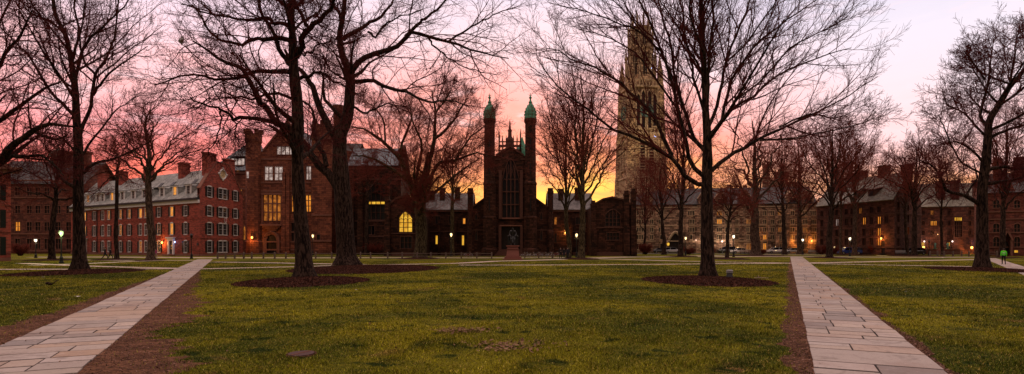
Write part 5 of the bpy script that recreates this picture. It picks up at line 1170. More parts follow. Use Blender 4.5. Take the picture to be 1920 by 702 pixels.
def transept(prof, w1, w2, pn1, pn2, n, bx):
    tf = b.facade(gx(prof[0][0], 118.6), gx(prof[-1][0], 118.6), 0, None, 'darkstone', prof, 'trim_dark', .45)
    tf.win(*w1, 'mull', pn1, n=n, t=2, arch='point', spring=.68, b=.12); tf.win(*w2, 'mull', pn2, n=n, t=1, heads=False)
    tf.band(z=0, h=.8, out=.2); tf.band(y=w1[3]+4, at_px=(w1[0]+w1[1])/2, h=.22, out=.14)
    def cop(mb):
        for (ua, za), (ub, zb) in zip(tf.prof, tf.prof[1:]): mb.slab([tf.pt(ua, za+.2, .2), tf.pt(ub, zb+.2, .2), tf.pt(ub, zb+.2, -.7), tf.pt(ua, za+.2, -.7)], .32)
    b.one('coping', M['trim_dark'], cop)
    for px, tp_ in bx:
        u = tf.uz(px, 400)[0]
        def fn(mb): mb.obox(tf.xy(u-.6), tf.xy(u+.6), -.2, 1.0, 0, 5.2); mb.obox(tf.xy(u-.5), tf.xy(u+.5), -.2, .65, 5.2, tp_); mb.obox(tf.xy(u-.62), tf.xy(u+.62), -.3, .78, tp_, tp_+.35); mb.obox(tf.xy(u-.4), tf.xy(u+.4), -.15, .5, tp_+.35, tp_+1.0)
        b.one('buttress', M['darkstone'], fn)
    def rf(mb):
        for (ua, za), (ub, zb) in zip(tf.prof, tf.prof[1:]): mb.slab([tf.pt(ua, za-.05, -.4), tf.pt(ub, zb-.05, -.4), tf.pt(ub, zb-.05, -14), tf.pt(ua, za-.05, -14)], .15)
    b.one('roof', M['slate_dark'], rf)
    W_.poly([tf.pt(0, 0, -14), tf.pt(0, 0), tf.pt(0, tf.prof[0][1]), tf.pt(0, tf.prof[0][1], -14)]); W_.poly([tf.pt(tf.L, 0), tf.pt(tf.L, 0, -14), tf.pt(tf.L, tf.prof[-1][1], -14), tf.pt(tf.L, tf.prof[-1][1])]); return tf
transept([(722, 392), (728, 386), (741, 373), (758, 368), (777, 374), (790, 385), (797, 392)], (748.5, 772.5, 397, 435), (751, 772, 444, 466), 'yellow', 'glass_dull', 3, ((727, 11.0), (792, 10.6)))
transept([(1108, 390), (1114, 383), (1130, 374), (1148, 370), (1168, 375), (1182, 384), (1192, 390)], (1135, 1163, 393, 424), (1138, 1161, 437, 450), 'glass_dull', 'glass_dull', 4, ((1112, 10.2), (1174, 12.2), (1187, 12.6)))
b.finish()
# ---- lacy crown behind the chapel gable
Yb = 150; cx = gx(956, Yb)
b = Bld('gothic_tower', 'lacy stone tower crown with a central spire showing above the chapel gable', cx, 'tower')
hwc = 20*Yb/FPX; k_ = Yb/FPX
b.one('shaft', M['duskbrick'], lambda mb: mb.box(cx.x-hwc, cx.x+hwc, cx.y-hwc, cx.y+hwc, 0, 25.5))
def crown(mb):
    for i in range(7):
        for j in (0, 6):
            for xx, yy in ((i, j), (j, i)):
                x = cx.x-hwc+2*hwc*xx/6; y = cx.y-hwc+2*hwc*yy/6; hh = 30.2 if (i in (0, 3, 6)) else 28.6; mb.box(x-.14, x+.14, y-.14, y+.14, 25.5, hh); mb.lathe(x, y, [(.24, hh), (.06, hh+1.2)], 4, 0, PI/4)
    for z_ in (26.8, 28.0):
        for s_ in (-1, 1):
            mb.box(cx.x-hwc, cx.x+hwc, cx.y+s_*hwc-.1, cx.y+s_*hwc+.1, z_, z_+.3); mb.box(cx.x+s_*hwc-.1, cx.x+s_*hwc+.1, cx.y-hwc, cx.y+hwc, z_+.01, z_+.29)
    mb.lathe(cx.x, cx.y, [(1.1, 25.5), (1.0, 29.2), (.5, 30), (.45, 31.2), (.6, 31.4), (.3, 32), (.05, 34.4)], 6)
b.one('crown', M['duskbrick'], crown)
g2 = gx(979, Yb+4); b.one('copper_roof', M['copper'], lambda mb: mb.lathe(g2.x, g2.y, [(1.6, 20), (1.6, 26.6), (1.4, 27.4), (.7, 28.8), (.1, 30.6)], 8)); b.finish()

# ---- tall limestone tower with the green clock
Yt = 176; tb = gx(1201, Yt)
root = thing('clock_tower', 'tall tapering limestone gothic tower with a green ringed clock face', 'tower', tb, math.radians(8))
def sq(mb, h0, h1, z0, z1, mi=0):
    mb.add([(-h0,-h0,z0),(h0,-h0,z0),(h0,h0,z0),(-h0,h0,z0),(-h1,-h1,z1),(h1,-h1,z1),(h1,h1,z1),(-h1,h1,z1)], [(0,1,5,4),(1,2,6,5),(2,3,7,6),(3,0,4,7),(4,5,6,7)], mi)
SH = MB(); DK = MB(); TR = MB()
STG = [(0, 22, 5.35, 5.25), (22, 35, 5.15, 5.0), (35, 49, 4.75, 4.45)]
def rot4(fn):
    for k in range(4):
        a = k*PI/2; c_, s_ = math.cos(a), math.sin(a); fn(lambda x, y: (x*c_-y*s_, x*s_+y*c_))
def tbox(mb, T, x0, x1, y0, y1, z0, z1):
    q = [T(x0, y0), T(x1, y0), T(x1, y1), T(x0, y1)]
    mb.add([(x, y, z0) for x, y in q]+[(x, y, z1) for x, y in q], [(3,2,1,0),(4,5,6,7),(0,1,5,4),(1,2,6,5),(2,3,7,6),(3,0,4,7)])
for z0, z1, h0, h1 in STG: sq(SH, h0, h1, z0, z1)
def slot(T, xc, w, z0, z1, h, louv=True):           # a deep looking pointed opening: flat black face painted for its shade, with proud stone jambs, head and louvres
    DK = MB(); TR = MB(); _slot(DK, TR, T, xc, w, z0, z1, h, louv); o_ = TR.build('louvre_window', M['trim_tan'], root); DK.build('opening_shade', M['black'], o_)
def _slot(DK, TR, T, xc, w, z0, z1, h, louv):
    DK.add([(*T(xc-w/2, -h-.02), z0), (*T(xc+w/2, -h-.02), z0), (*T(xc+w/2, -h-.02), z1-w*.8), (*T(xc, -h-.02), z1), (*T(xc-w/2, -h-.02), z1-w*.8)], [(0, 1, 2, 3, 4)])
    for sg in (-1, 1): tbox(TR, T, xc+sg*(w/2+.16)-.16, xc+sg*(w/2+.16)+.16, -h-.45, -h, z0-.3, z1-w*.8)
    for sg in (-1, 1):
        p = [(*T(xc+sg*(w/2+.1), -h-.25), z1-w*.8), (*T(xc+sg*w*.32, -h-.25), z1-w*.25), (*T(xc, -h-.25), z1+.1)]; TR.tube(p, .2, 5)
    tbox(TR, T, xc-w/2-.3, xc+w/2+.3, -h-.4, -h, z0-.35, z0)
    if louv:
        n = int((z1-z0-w)/.9)
        for i in range(n): tbox(TR, T, xc-w/2, xc+w/2, -h-.22, -h-.03, z0+.5+i*.9, z0+.72+i*.9)
def stage(T):
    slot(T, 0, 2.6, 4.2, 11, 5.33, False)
    for xx in (-.45, .45): tbox(TR, T, xx-.1, xx+.1, -5.6, -5.34, 4.2, 10)
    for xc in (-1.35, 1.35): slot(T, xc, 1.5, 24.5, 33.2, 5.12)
    for xc in (-2.9, 0, 2.9):
        tbox(TR, T, xc-.16, xc+.16, -5.55, -5.2, 0, 22)
    for i in range(13):
        x = -3.6+7.2*i/12; w_ = .10 if i % 3 else .17
        tbox(TR, T, x-w_, x+w_, -5.5, -5.1, 12.4, 21.6)
        if abs(x) > 2.3: tbox(TR, T, x-w_, x+w_, -5.3, -4.9, 22.2, 34.5)
        if abs(x) > 3.1: tbox(TR, T, x-w_, x+w_, -4.98, -4.4, 36.5, 48.3)
    for z in (14.2, 18.8, 24, 29.5): tbox(TR, T, -3.7, 3.7, -5.42, -5.0, z, z+.18) if z < 20 else (tbox(TR, T, -3.7, -2.3, -5.26, -4.9, z, z+.18), tbox(TR, T, 2.3, 3.7, -5.26, -4.9, z, z+.18))
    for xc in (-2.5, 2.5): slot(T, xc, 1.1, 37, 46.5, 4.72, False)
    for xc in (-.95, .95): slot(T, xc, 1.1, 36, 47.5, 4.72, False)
    for z, h in ((11.8, 5.6), (21.7, 5.65), (34.6, 5.45), (48.4, 4.95), (16.5, 5.5)): tbox(TR, T, -h, h, -h-.05, -h+.6, z, z+.55)
    for i in range(9):                                   # pierced parapets
        x = -4.6+9.2*i/8; tbox(TR, T, x-.16, x+.16, -5.3, -5.0, 35.1, 36.1); tbox(TR, T, x*.9-.14, x*.9+.14, -4.75, -4.45, 49, 50.4)
    tbox(TR, T, -4.8, 4.8, -5.35, -4.98, 36.1, 36.4); tbox(TR, T, -4.3, 4.3, -4.8, -4.42, 50.4, 50.7)
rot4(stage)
o = SH.build('shaft', M['tower'], root); TR.build('stonework', M['trim_tan'], root)
for sx_, sy_ in ((-1, -1), (1, -1), (1, 1), (-1, 1)):
    mb = MB(); prof = [(1.75, 0), (1.75, 12), (1.55, 12.5), (1.5, 22), (1.35, 22.6), (1.3, 35), (1.15, 35.6), (1.05, 49), (.9, 49.6), (.85, 53), (.95, 53.2), (.7, 54), (.35, 56.2), (.05, 58.6)]
    q = [(5.2-(z/49)*.8, r, z) for r, z in prof]; vs = []; fs = []; n = 8
    for c_, r, z in q:
        for i in range(n): a = PI/8+2*PI*i/n; vs.append((sx_*c_+r*math.cos(a), sy_*c_+r*math.sin(a), z))
    for j in range(len(q)-1):
        for i in range(n): fs.append((j*n+i, j*n+(i+1) % n, (j+1)*n+(i+1) % n, (j+1)*n+i))
    mb.add(vs, fs); mb.build('corner_buttress', M['tower'], root)
def lantern(mb):
    n = 8; lv = [(49, 4.3), (52, 4.15), (60, 3.7), (60.3, 3.9), (60.8, 3.9), (61, 3.45), (66.5, 3.1), (66.8, 3.35), (67.2, 3.35), (67.3, 3.0)]
    mb.lathe(0, 0, [(r, z) for z, r in lv], n, 0, PI/8)
mb = MB(); lantern(mb); mb.build('lantern', M['tower'], root)
for k in range(8):
    a = k*PI/4; c_, s_ = math.cos(a), math.sin(a); T = lambda x, y: (x*c_-y*s_, x*s_+y*c_)
    for z0, z1, h0, w in ((52.5, 59.2, 3.75, 1.1), (61.5, 66, 3.08, .9)):
        hh = h0*1.0; LT = MB(); LD = MB()
        LD.add([(*T(-w/2, -hh-.12), z0), (*T(w/2, -hh-.12), z0), (*T(w/2, -hh-.02), z1-.7), (*T(0, -hh-.02), z1), (*T(-w/2, -hh-.02), z1-.7)], [(0, 1, 2, 3, 4)])  # flat black face painted as the shade behind the lantern stonework
        tbox(LT, T, -.07, .07, -hh-.26, -hh-.1, z0, z1-.4); tbox(LT, T, -w/2, w/2, -hh-.25, -hh-.1, (z0+z1)/2, (z0+z1)/2+.2); o_ = LT.build('lantern_window', M['trim_tan'], root); LD.build('opening_shade', M['black'], o_)
    a2 = PI/8+k*PI/4
    for rr, z0, zt, w in ((4.25, 49.5, 63, .42), (3.55, 60.5, 70.0, .34)):
        x, y = rr*math.cos(a2), rr*math.sin(a2); LT = MB(); LT.lathe(x, y, [(w, z0), (w*.9, z0+(zt-z0)*.62), (w*1.2, z0+(zt-z0)*.64), (w*.6, z0+(zt-z0)*.74), (.04, zt)], 5); LT.build('pinnacle', M['trim_tan'], root)
    x, y = 2.4*math.cos(a2+PI/8), 2.4*math.sin(a2+PI/8); LT = MB(); LT.lathe(x, y, [(.3, 67.2), (.25, 69.6), (.32, 69.8), (.04, 72)], 5); LT.build('pinnacle', M['trim_tan'], root)
M['verdigris'] = mat_emit('glow_verdigris', (.14, .36, .24), .33, (.07, .20, .13))  # clock metal is no lamp; a faint green glow is put into it
for ang in (0, -PI/2):
    cr = bpy.data.objects.new('clock', None)
    mb = MB()
    for r, w in ((1.95, .10), (1.35, .05)):
        mb.tube([(r*math.cos(2*PI*i/28), 0, r*math.sin(2*PI*i/28)) for i in range(29)], w, 6)
    for i in range(12):
        a = 2*PI*i/12; ux, uz = math.cos(a), math.sin(a); vx, vz = -uz, ux
        for k in ((-1, 1) if i % 3 else (-1, 0, 1)):
            mb.tube([(ux*1.38+vx*k*.13, -.02, uz*1.38+vz*k*.13), (ux*1.92+vx*k*.15, -.02, uz*1.92+vz*k*.15)], .05, 4)
    mb.ball((0, -.05, 0), .2)
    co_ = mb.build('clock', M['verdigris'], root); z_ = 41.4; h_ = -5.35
    co_.location = (0, h_, z_) if ang == 0 else (h_, 0, z_); co_.rotation_euler = (0, 0, ang)
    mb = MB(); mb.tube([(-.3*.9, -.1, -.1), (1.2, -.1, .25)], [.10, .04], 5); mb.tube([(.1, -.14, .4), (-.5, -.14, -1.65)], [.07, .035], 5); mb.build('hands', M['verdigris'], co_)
for (x, z) in ((2.0, 33.9), (2.4, 33.7), (1.6, 54)):
    mb = MB(); mb.ball((x, -5.9 if z < 40 else -4.6, z), .10); mb.build('signal_light', M['lamp_b'], root)

for dx, dz, tz, en in ((-9, 20, 44, 5500), (8, 20, 52, 5000)):
    l = bpy.data.lights.new('tower_floodlight', 'SPOT'); l.energy = en; l.color = (1, .72, .38); l.spot_size = math.radians(75); l.spot_blend = .8; l.shadow_soft_size = .4
    o = bpy.data.objects.new('tower_floodlight', l); COL.objects.link(o); o.location = (tb.x+dx, tb.y-20, dz); o.rotation_euler = (Vector((tb.x, tb.y-3, tz))-o.location).to_track_quat('-Z', 'Y').to_euler()
# ---- tan granite college hall
A = gx(1190, 166); B = gx(1533, 158)
b = Bld('college_hall', 'long tan granite gothic college hall with an archway, rows of mullioned windows and chimney towers', gx(1360, 162))
f = b.facade(A, B, 0, None, 'tan', [(1190, 384), (1533, 382)], 'trim_tan', .35)
rgw = random.Random(4); litw = {(1309, 0): 'amber_dim', (1334, 1): 'amber', (1418, 2): 'amber_dim', (1434, 1): 'amber_dim', (1507, 0): 'amber', (1300, 3): 'amber_dim', (1382, 3): 'amber'}
for ci, px in enumerate((1200, 1222, 1240, 1296, 1316, 1349, 1366, 1382, 1404, 1418, 1434, 1447, 1465, 1486, 1510, 1524)):
    for ri, (y0, y1) in enumerate(((396, 404), (412, 420), (427, 435), (441, 449), (457, 468))):
        n = 4 if ci % 3 == 0 else (2 if ci % 3 == 1 else 3); hw = n*1.45
        if px in (1240, 1296) and ri > 2: hw = 2; n = 1
        if ri == 4 and ci % 2: continue
        pn = 'amber' if rgw.random() < .05 else 'amber_dim' if rgw.random() < .06 else 'glass_dull'
        f.win(px-hw, px+hw, y0, y1, 'mull', pn, n=n, heads=False, b=.14)
f.win(1254, 1279, 438, 475, 'door', 'black', 'door', 'gateway', arch='point', n=2, spring=.5)
for y in (389, 423.5, 453): f.band(y=y, at_px=1360, h=.22, out=.14)
def archm(mb):
    u0 = f.uz(1251, 450)[0]; u1 = f.uz(1282, 450)[0]
    for k in range(2): a = arcpts(u1-u0-k*.5, 2.9, 6.0-k*.3, 'point'); mb.tube([f.pt(u0+k*.25+x, z, .25-.1*k) for x, z in a], .24, 6)
b.one('archway', M['trim_tan'], archm)
zt = f.prof[0][1]
def rf(mb): mb.slab([f.pt(-.3, zt-.1, .35), f.pt(f.L, zt-.1, .35), f.pt(f.L, zt+5, -7), f.pt(-.3, zt+5, -7)], .2); mb.slab([f.pt(f.L, zt-.1, -14), f.pt(-.3, zt-.1, -14), f.pt(-.3, zt+5, -7), f.pt(f.L, zt+5, -7)], .2)
b.one('roof', M['slate_dark'], rf)
for px in (1213, 1320, 1352, 1398, 1486, 1515):
    u = f.uz(px, 380)[0]
    def fn(mb):
        mb.prism([tuple(f.xy(u-1.5, .15)), tuple(f.xy(u+1.5, .15)), tuple(f.xy(u+1.5, -4)), tuple(f.xy(u-1.5, -4))], zt-1, zt+1.6); P = f.pt
        mb.poly([P(u-1.5, zt+1.6, .15), P(u+1.5, zt+1.6, .15), P(u, zt+3.6, .15)]); mb.slab([P(u-1.7, zt+1.5, .3), P(u, zt+3.8, .3), P(u, zt+3.8, -5), P(u-1.7, zt+1.5, -5)], .15); mb.slab([P(u, zt+3.8, .3), P(u+1.7, zt+1.5, .3), P(u+1.7, zt+1.5, -5), P(u, zt+3.8, -5)], .15)
    gq = b.one('gable', M['tan'], fn); mbp = MB(); mbp.obox(f.xy(u-.8), f.xy(u+.8), .1, .19, zt-.2, zt+1.3); mbp.build('gable_window', M['glass_dull'], gq, off=tuple(b.root.location))
for px, tp_, w_ in ((1284, 343, 1.0), (1303, 350, .8), (1266, 352, .7), (1377, 357, .7), (1408, 359, .6), (1338, 357, .7), (1510, 360, .8)):
    u = f.uz(px, 380)[0]; zz = CAMH+(HY-tp_)/FPX*170
    def fn(mb):
        mb.obox(f.xy(u-w_, -6.5), f.xy(u+w_, -6.5), -1.4, 0, zt+2, zz)
        for k in (-1, 0, 1): c_ = f.xy(u+k*w_*.66, -7.2); mb.lathe(c_.x, c_.y, [(.28, zz), (.24, zz+1.2), (.32, zz+1.3), (.3, zz+1.5)], 6)
    b.one('chimney', M['tan'], fn)
c_ = gx(1436.5, 178); zz = CAMH+(460-309)/FPX*178
def fn(mb):
    mb.lathe(c_.x, c_.y, [(1.25, 0), (1.2, 22), (1.35, 22.3), (1.1, 22.8), (1.05, zz-1), (1.25, zz-.7), (1.25, zz)], 8); 
    for k in range(8): a = k*PI/4; mb.box(c_.x+1.05*math.cos(a)-.2, c_.x+1.05*math.cos(a)+.2, c_.y+1.05*math.sin(a)-.2, c_.y+1.05*math.sin(a)+.2, zz, zz+.8)
b.one('stair_tower', M['tan'], fn)
for px, tp_, hw in ((1463, 322, 4.5), (1473, 326, 4), (1455, 342, 12), (1483, 346, 14)):
    def fn(mb):
        c2_ = gx(px, 176); w_ = hw*.16; z2 = CAMH+(460-tp_)/FPX*176; yo = .02*(px % 7); mb.box(c2_.x-w_, c2_.x+w_, c2_.y-w_*.6-yo, c2_.y+3, 0, z2)
        n = max(2, int(w_/.5))
        for k in range(n): x = c2_.x-w_+2*w_*(k+.25)/n; mb.box(x, x+.45, c2_.y-w_*.6-yo+.03, c2_.y+.4, z2-.02, z2+.7)
    b.one('chimney_block', M['tan'], fn)
W_ = b.part('wall', M['tan']); W_.poly([f.pt(0, 0, -14), f.pt(0, 0), f.pt(0, zt), f.pt(0, zt+4.8, -7), f.pt(0, zt, -14)]); W_.poly([f.pt(f.L, 0), f.pt(f.L, 0, -14), f.pt(f.L, zt, -14), f.pt(f.L, zt+4.8, -7), f.pt(f.L, zt)]); W_.poly([f.pt(f.L, 0, -14), f.pt(0, 0, -14), f.pt(0, zt, -14), f.pt(f.L, zt, -14)])
for px in (1232, 1288, 1308, 1332, 1374, 1411, 1441, 1456, 1477, 1498, 1517):
    u = f.uz(px, 400)[0]; b.one('buttress', M['tan'], lambda mb: (mb.obox(f.xy(u-.35), f.xy(u+.35), 0, .6, 0, zt*.8), mb.obox(f.xy(u-.45), f.xy(u+.45), 0, .85, 0, zt*.35)))
b.finish(); COLL = f
# ---- dark gabled hall right
g0 = gx(1531, 152); g1 = gx(1677, 128); g2_ = gx(1727.5, 139)
b = Bld('gabled_hall', 'dark brick hall with mossy slate roof, tall gable and square chimneys at right', g1)
c1_, c0_, c2_ = v2(g0), v2(g1), v2(g2_); du = c1_-c0_; dv = c2_-c0_; Q2 = lambda s_, t_: c0_+du*s_+dv*t_
f = b.facade(c1_, c0_, 0, 12.4, 'duskbrick', None, 'trim_dark', .3)
lit2 = {(1620, 1): 'amber', (1648, 1): 'amber', (1648, 2): 'amber', (1648, 3): 'amber', (1592, 0): 'yellow', (1613, 0): 'amber_dim', (1569, 1): 'pale'}
for px in (1541, 1556, 1569, 1587, 1598, 1613, 1620, 1634, 1648, 1662):
    for ri, (y0, y1) in enumerate(((383, 393), (403, 414), (426, 437), (447, 458))):
        if px == 1613 and ri: continue
        if px == 1620 and ri == 0: continue
        if px == 1662 and ri != 1: continue
        u, _ = f.uz(px, 440); z0 = (9.6, 7.0, 4.4, 2.2)[ri]; h = (1.3, 1.6, 1.6, 1.6)[ri]
        f.winm(u-.5, u+.5, z0, z0+h, 'mull', lit2.get((px, ri), 'glass_dull'), n=2, heads=False, b=.09)
for z in (1.6, 9.0, 11.9): f.band(z=z, h=.25, out=.15)
f.win(1652, 1659, 452, 475, 'door', 'black', 'door', 'door', n=1)
g = b.facade(c0_, c2_, 0, None, 'duskbrick', [(0, 12.6), (dv.length*.1, 13.4), (dv.length*.5, 19.4), (dv.length*.9, 13.4), (dv.length, 12.6)], 'trim_dark', .3)
for px in (1684, 1702, 1717):
    for ri, z0 in enumerate((2.0, 4.6, 7.3, 10.0)):
        u, _ = g.uz(px, 440); g.winm(u-.75, u+.75, z0, z0+1.7, 'mull', 'amber' if (px, ri) == (1702, 1) else 'glass_dull', n=2, heads=False, b=.1)
u, _ = g.uz(1703, 440); g.winm(u-.6, u+.6, 14, 15.6, 'mull', 'glass_dull', n=1, heads=False)
for z in (1.6, 9.2): g.band(z=z, h=.25, out=.15)
def rf(mb):
    p = lambda s_, t_, z: (*Q2(s_, t_), z)
    mb.slab([p(.004, -.04, 12.2), p(1, -.04, 12.2), p(1, .5, 19), p(.004, .5, 19)], .2); mb.slab([p(1, 1.04, 12.2), p(.004, 1.04, 12.2), p(.004, .5, 19), p(1, .5, 19)], .2)
b.one('roof', M['slate_green'], rf)
for s_, w_, zt in ((.02, .8, 20.3), (.28, .95, 20.9), (.55, .75, 20.5), (.69, .8, 20.3)):
    p = Q2(s_, .5); dn = du.normalized()
    b.one('chimney', M['duskbrick'], lambda mb: (mb.obox(p-dn*w_*-1, p+dn*w_*-1, -.9, .9, 17, zt), mb.obox(p+dn*(w_+.12), p-dn*(w_+.12), -1.02, 1.02, zt, zt+.3)))
for px in (1600, 1626):
    u = f.uz(px, 380)[0]
    dq = b.one('dormer', M['trim_dark'], lambda mb: (mb.obox(f.xy(u-.9, -1.0), f.xy(u+.9, -1.0), -2.5, 0, 13.2, 15.0), mb.slab([f.pt(u-1.1, 15.1, -.8), f.pt(u+1.1, 15.1, -.8), f.pt(u+1.1, 15.9, -4.6), f.pt(u-1.1, 15.9, -4.6)], .15)))
    mbp = MB(); mbp.obox(f.xy(u-.6, -1), f.xy(u+.6, -1), 0, .03, 13.6, 14.7); mbp.build('pane', M['glass_dull'], dq, off=tuple(b.root.location))
W_ = b.part('wall', M['duskbrick']); W_.poly([(*Q2(0, 1), 0), (*Q2(1, 1), 0), (*Q2(1, 1), 12.4), (*Q2(0, 1), 12.4)]); W_.poly([(*Q2(1, 1), 0), (*Q2(1, 0), 0), (*Q2(1, 0), 12.4), (*Q2(1, .5), 18.8), (*Q2(1, 1), 12.4)])
b.finish()
wall_lamp('wall_lamp', f.pt(f.uz(1655, 447)[0], 3.7, .4), 'lamp_o', 'orange lamp glowing above the door of the dark gabled hall', .17, f.n)
# ---- long dark hall behind the terrace
A = gx(1722, 152); B = gx(1866, 148)
b = Bld('dark_hall', 'long dark brick hall with pale mossy roof behind the brick terrace', gx(1790, 150))
f = b.facade(A, B, 0, None, 'duskbrick', [(1722, 388), (1866, 387)], 'trim_dark', .3); L3 = {(1748, 0): 'amber_dim', (1765, 0): 'yellow', (1748, 1): 'amber', (1754, 1): 'amber', (1766, 2): 'yellow', (1731, 3): 'yellow', (1779, 3): 'yellow', (1757, 2): 'amber_dim'}
for px in (1731, 1748, 1754, 1766, 1765, 1779, 1818, 1830, 1843, 1856):
    for ri, (y0, y1) in enumerate(((395, 403), (415, 423), (433, 441), (455, 463))):
        if px == 1765 and ri != 0: continue
        if px == 1766 and ri == 0: continue
        if px == 1754 and ri != 1: continue
        f.win(px-2.6, px+2.6, y0, y1, 'mull', L3.get((px, ri), 'glass_dull'), n=2, heads=False, b=.1)
zt = f.prof[0][1]; f.band(z=zt-.5, h=.3, out=.2); f.band(z=1.8, h=.25, out=.15)
ba = f.uz(1784, 420)[0]; bb_ = f.uz(1811, 420)[0]
bf = b.facade(f.xy(ba, 1.3), f.xy(bb_, 1.3), 0, zt-.3, 'duskbrick', None, 'trim_dark', .3); bf.win(1790, 1804, 408, 414, 'mull', 'yellow', n=4, heads=False, b=.1); bf.win(1790, 1804, 415.5, 445, 'mull', 'glass', n=4, t=3, heads=False, b=.1)
W_ = b.part('wall', M['duskbrick'])
for uu in (ba, bb_): W_.poly([f.pt(uu, 0, 0), f.pt(uu, 0, 1.3), f.pt(uu, zt-.3, 1.3), f.pt(uu, zt-.3, 0)])
W_.poly([f.pt(ba, zt-.3, 1.3), f.pt(bb_, zt-.3, 1.3), f.pt(bb_, zt-.3, 0), f.pt(ba, zt-.3, 0)])
def rf(mb): mb.slab([f.pt(-.3, zt-.05, .5), f.pt(f.L+.3, zt-.05, .5), f.pt(f.L+.3, zt+6.6, -8), f.pt(-.3, zt+6.6, -8)], .2); mb.slab([f.pt(f.L+.3, zt-.05, -16), f.pt(-.3, zt-.05, -16), f.pt(-.3, zt+6.6, -8), f.pt(f.L+.3, zt+6.6, -8)], .2)
b.one('roof', M['slate_green'], rf)
for px in (1772, 1799, 1842):
    u = f.uz(px, 370)[0]; b.one('chimney', M['duskbrick'], lambda mb: (mb.obox(f.xy(u-.8, -1.8), f.xy(u+.8, -1.8), -1.4, 0, zt+.5, zt+6.4), mb.obox(f.xy(u-.95, -1.8), f.xy(u+.95, -1.8), -1.55, .15, zt+6.4, zt+6.8)))
W_.poly([f.pt(0, 0, -16), f.pt(0, 0), f.pt(0, zt), f.pt(0, zt+6.4, -8), f.pt(0, zt, -16)]); W_.poly([f.pt(f.L, 0, -16), f.pt(0, 0, -16), f.pt(0, zt, -16), f.pt(f.L, zt, -16)]); b.finish(); DARK = f
# ---- far right brick hall
A = gx(1851, 120); B = gx(2000, 114)
b = Bld('brick_hall', 'red brick hall with pale string courses and arched windows at the right edge', gx(1880, 119))
f = b.facade(A, B, 0, None, 'brick_far', [(1851, 362), (1868, 362), (1887, 326), (1906, 362), (1930, 362), (1950, 330), (1970, 362), (2000, 362)], 'trim', .3)
for px in (1868, 1907, 1944, 1976):
    for y0, y1 in ((375, 390), (419, 436), (444, 463)): f.win(px-5.5, px+5.5, y0, y1, 'mull', 'glass_dull', n=2, t=1, arch='round', spring=.82, heads=False)
f.win(1902, 1909, 470, 474, 'mull', 'yellow', n=1, heads=False); f.win(1866, 1870, 470, 474, 'mull', 'glass', n=1, heads=False)
f.win(1882, 1892, 452, 473, 'door', 'black', 'door', 'door', arch='point', n=2)
for y in (412, 437.5, 465, 398): f.band(y=y, at_px=1900, h=.25, out=.14)
def porch(mb):
    u0 = f.uz(1878, 450)[0]; u1 = f.uz(1896, 450)[0]; um = (u0+u1)/2
    mb.slab([f.pt(u0-.2, 3.2, 1.2), f.pt(um, 5.6, 1.2), f.pt(um, 5.6, 0), f.pt(u0-.2, 3.2, 0)], .3); mb.slab([f.pt(um, 5.6, 1.2), f.pt(u1+.2, 3.2, 1.2), f.pt(u1+.2, 3.2, 0), f.pt(um, 5.6, 0)], .3)
    for u in (u0, u1-.3): mb.obox(f.xy(u), f.xy(u+.35), 0, 1.1, 0, 3.3)
b.one('porch', M['trim'], porch)
zt = f.prof[0][1]
def rf(mb): mb.slab([f.pt(-.3, zt-.05, .4), f.pt(f.L+.3, zt-.05, .4), f.pt(f.L+.3, zt+4.5, -7), f.pt(-.3, zt+4.5, -7)], .2)
b.one('roof', M['slate_dark'], rf)
for px in (1880, 1922): u = f.uz(px, 340)[0]; b.one('chimney', M['brick_far'], lambda mb: mb.obox(f.xy(u-.7, -4), f.xy(u+.7, -4), -1.3, 0, zt, zt+7.5))
W_ = b.part('wall', M['brick_far']); W_.poly([f.pt(0, 0, -14), f.pt(0, 0), f.pt(0, zt), f.pt(0, zt+4.4, -7), f.pt(0, zt, -14)]); W_.poly([f.pt(f.L, 0, -14), f.pt(0, 0, -14), f.pt(0, zt+4, -14), f.pt(f.L, zt+4, -14)])
b.finish()
# ------------------------------------------------------------------ lamps
def make_lamp(glass):
    root = thing('street_lamp', 'x', 'street lamp', (0, 0, 0))
    mb = MB(); mb.lathe(0, 0, [(.26, 0), (.26, .18), (.19, .22), (.17, .75), (.10, .9), (.085, 1.0)], 10); mb.build('base', M['black'], root)
    mb = MB(); mb.lathe(0, 0, [(.075, .95), (.055, 3.3), (.09, 3.35), (.05, 3.45)], 8); mb.tube([(-.34, 0, 3.2), (.34, 0, 3.2)], .022, 5); mb.build('pole', M['black'], root)
    mb = MB(); mb.lathe(0, 0, [(.08, 3.48), (.16, 3.62), (.20, 3.86), (.17, 4.04)], 10); mb.build('lamp_globe', M[glass], root, True)
    mb = MB(); mb.lathe(0, 0, [(.25, 4.05), (.27, 4.08), (.14, 4.2), (.04, 4.25), (.05, 4.32), (.01, 4.4)], 10)
    for k in range(4):
        a = PI/4+k*PI/2; mb.tube([(.11*math.cos(a), .11*math.sin(a), 3.45), (.285*math.cos(a), .285*math.sin(a), 3.9), (.25*math.cos(a), .25*math.sin(a), 4.07)], .012, 4)
    mb.build('lamp_cap', M['black'], root); return root
LPROTO = {}
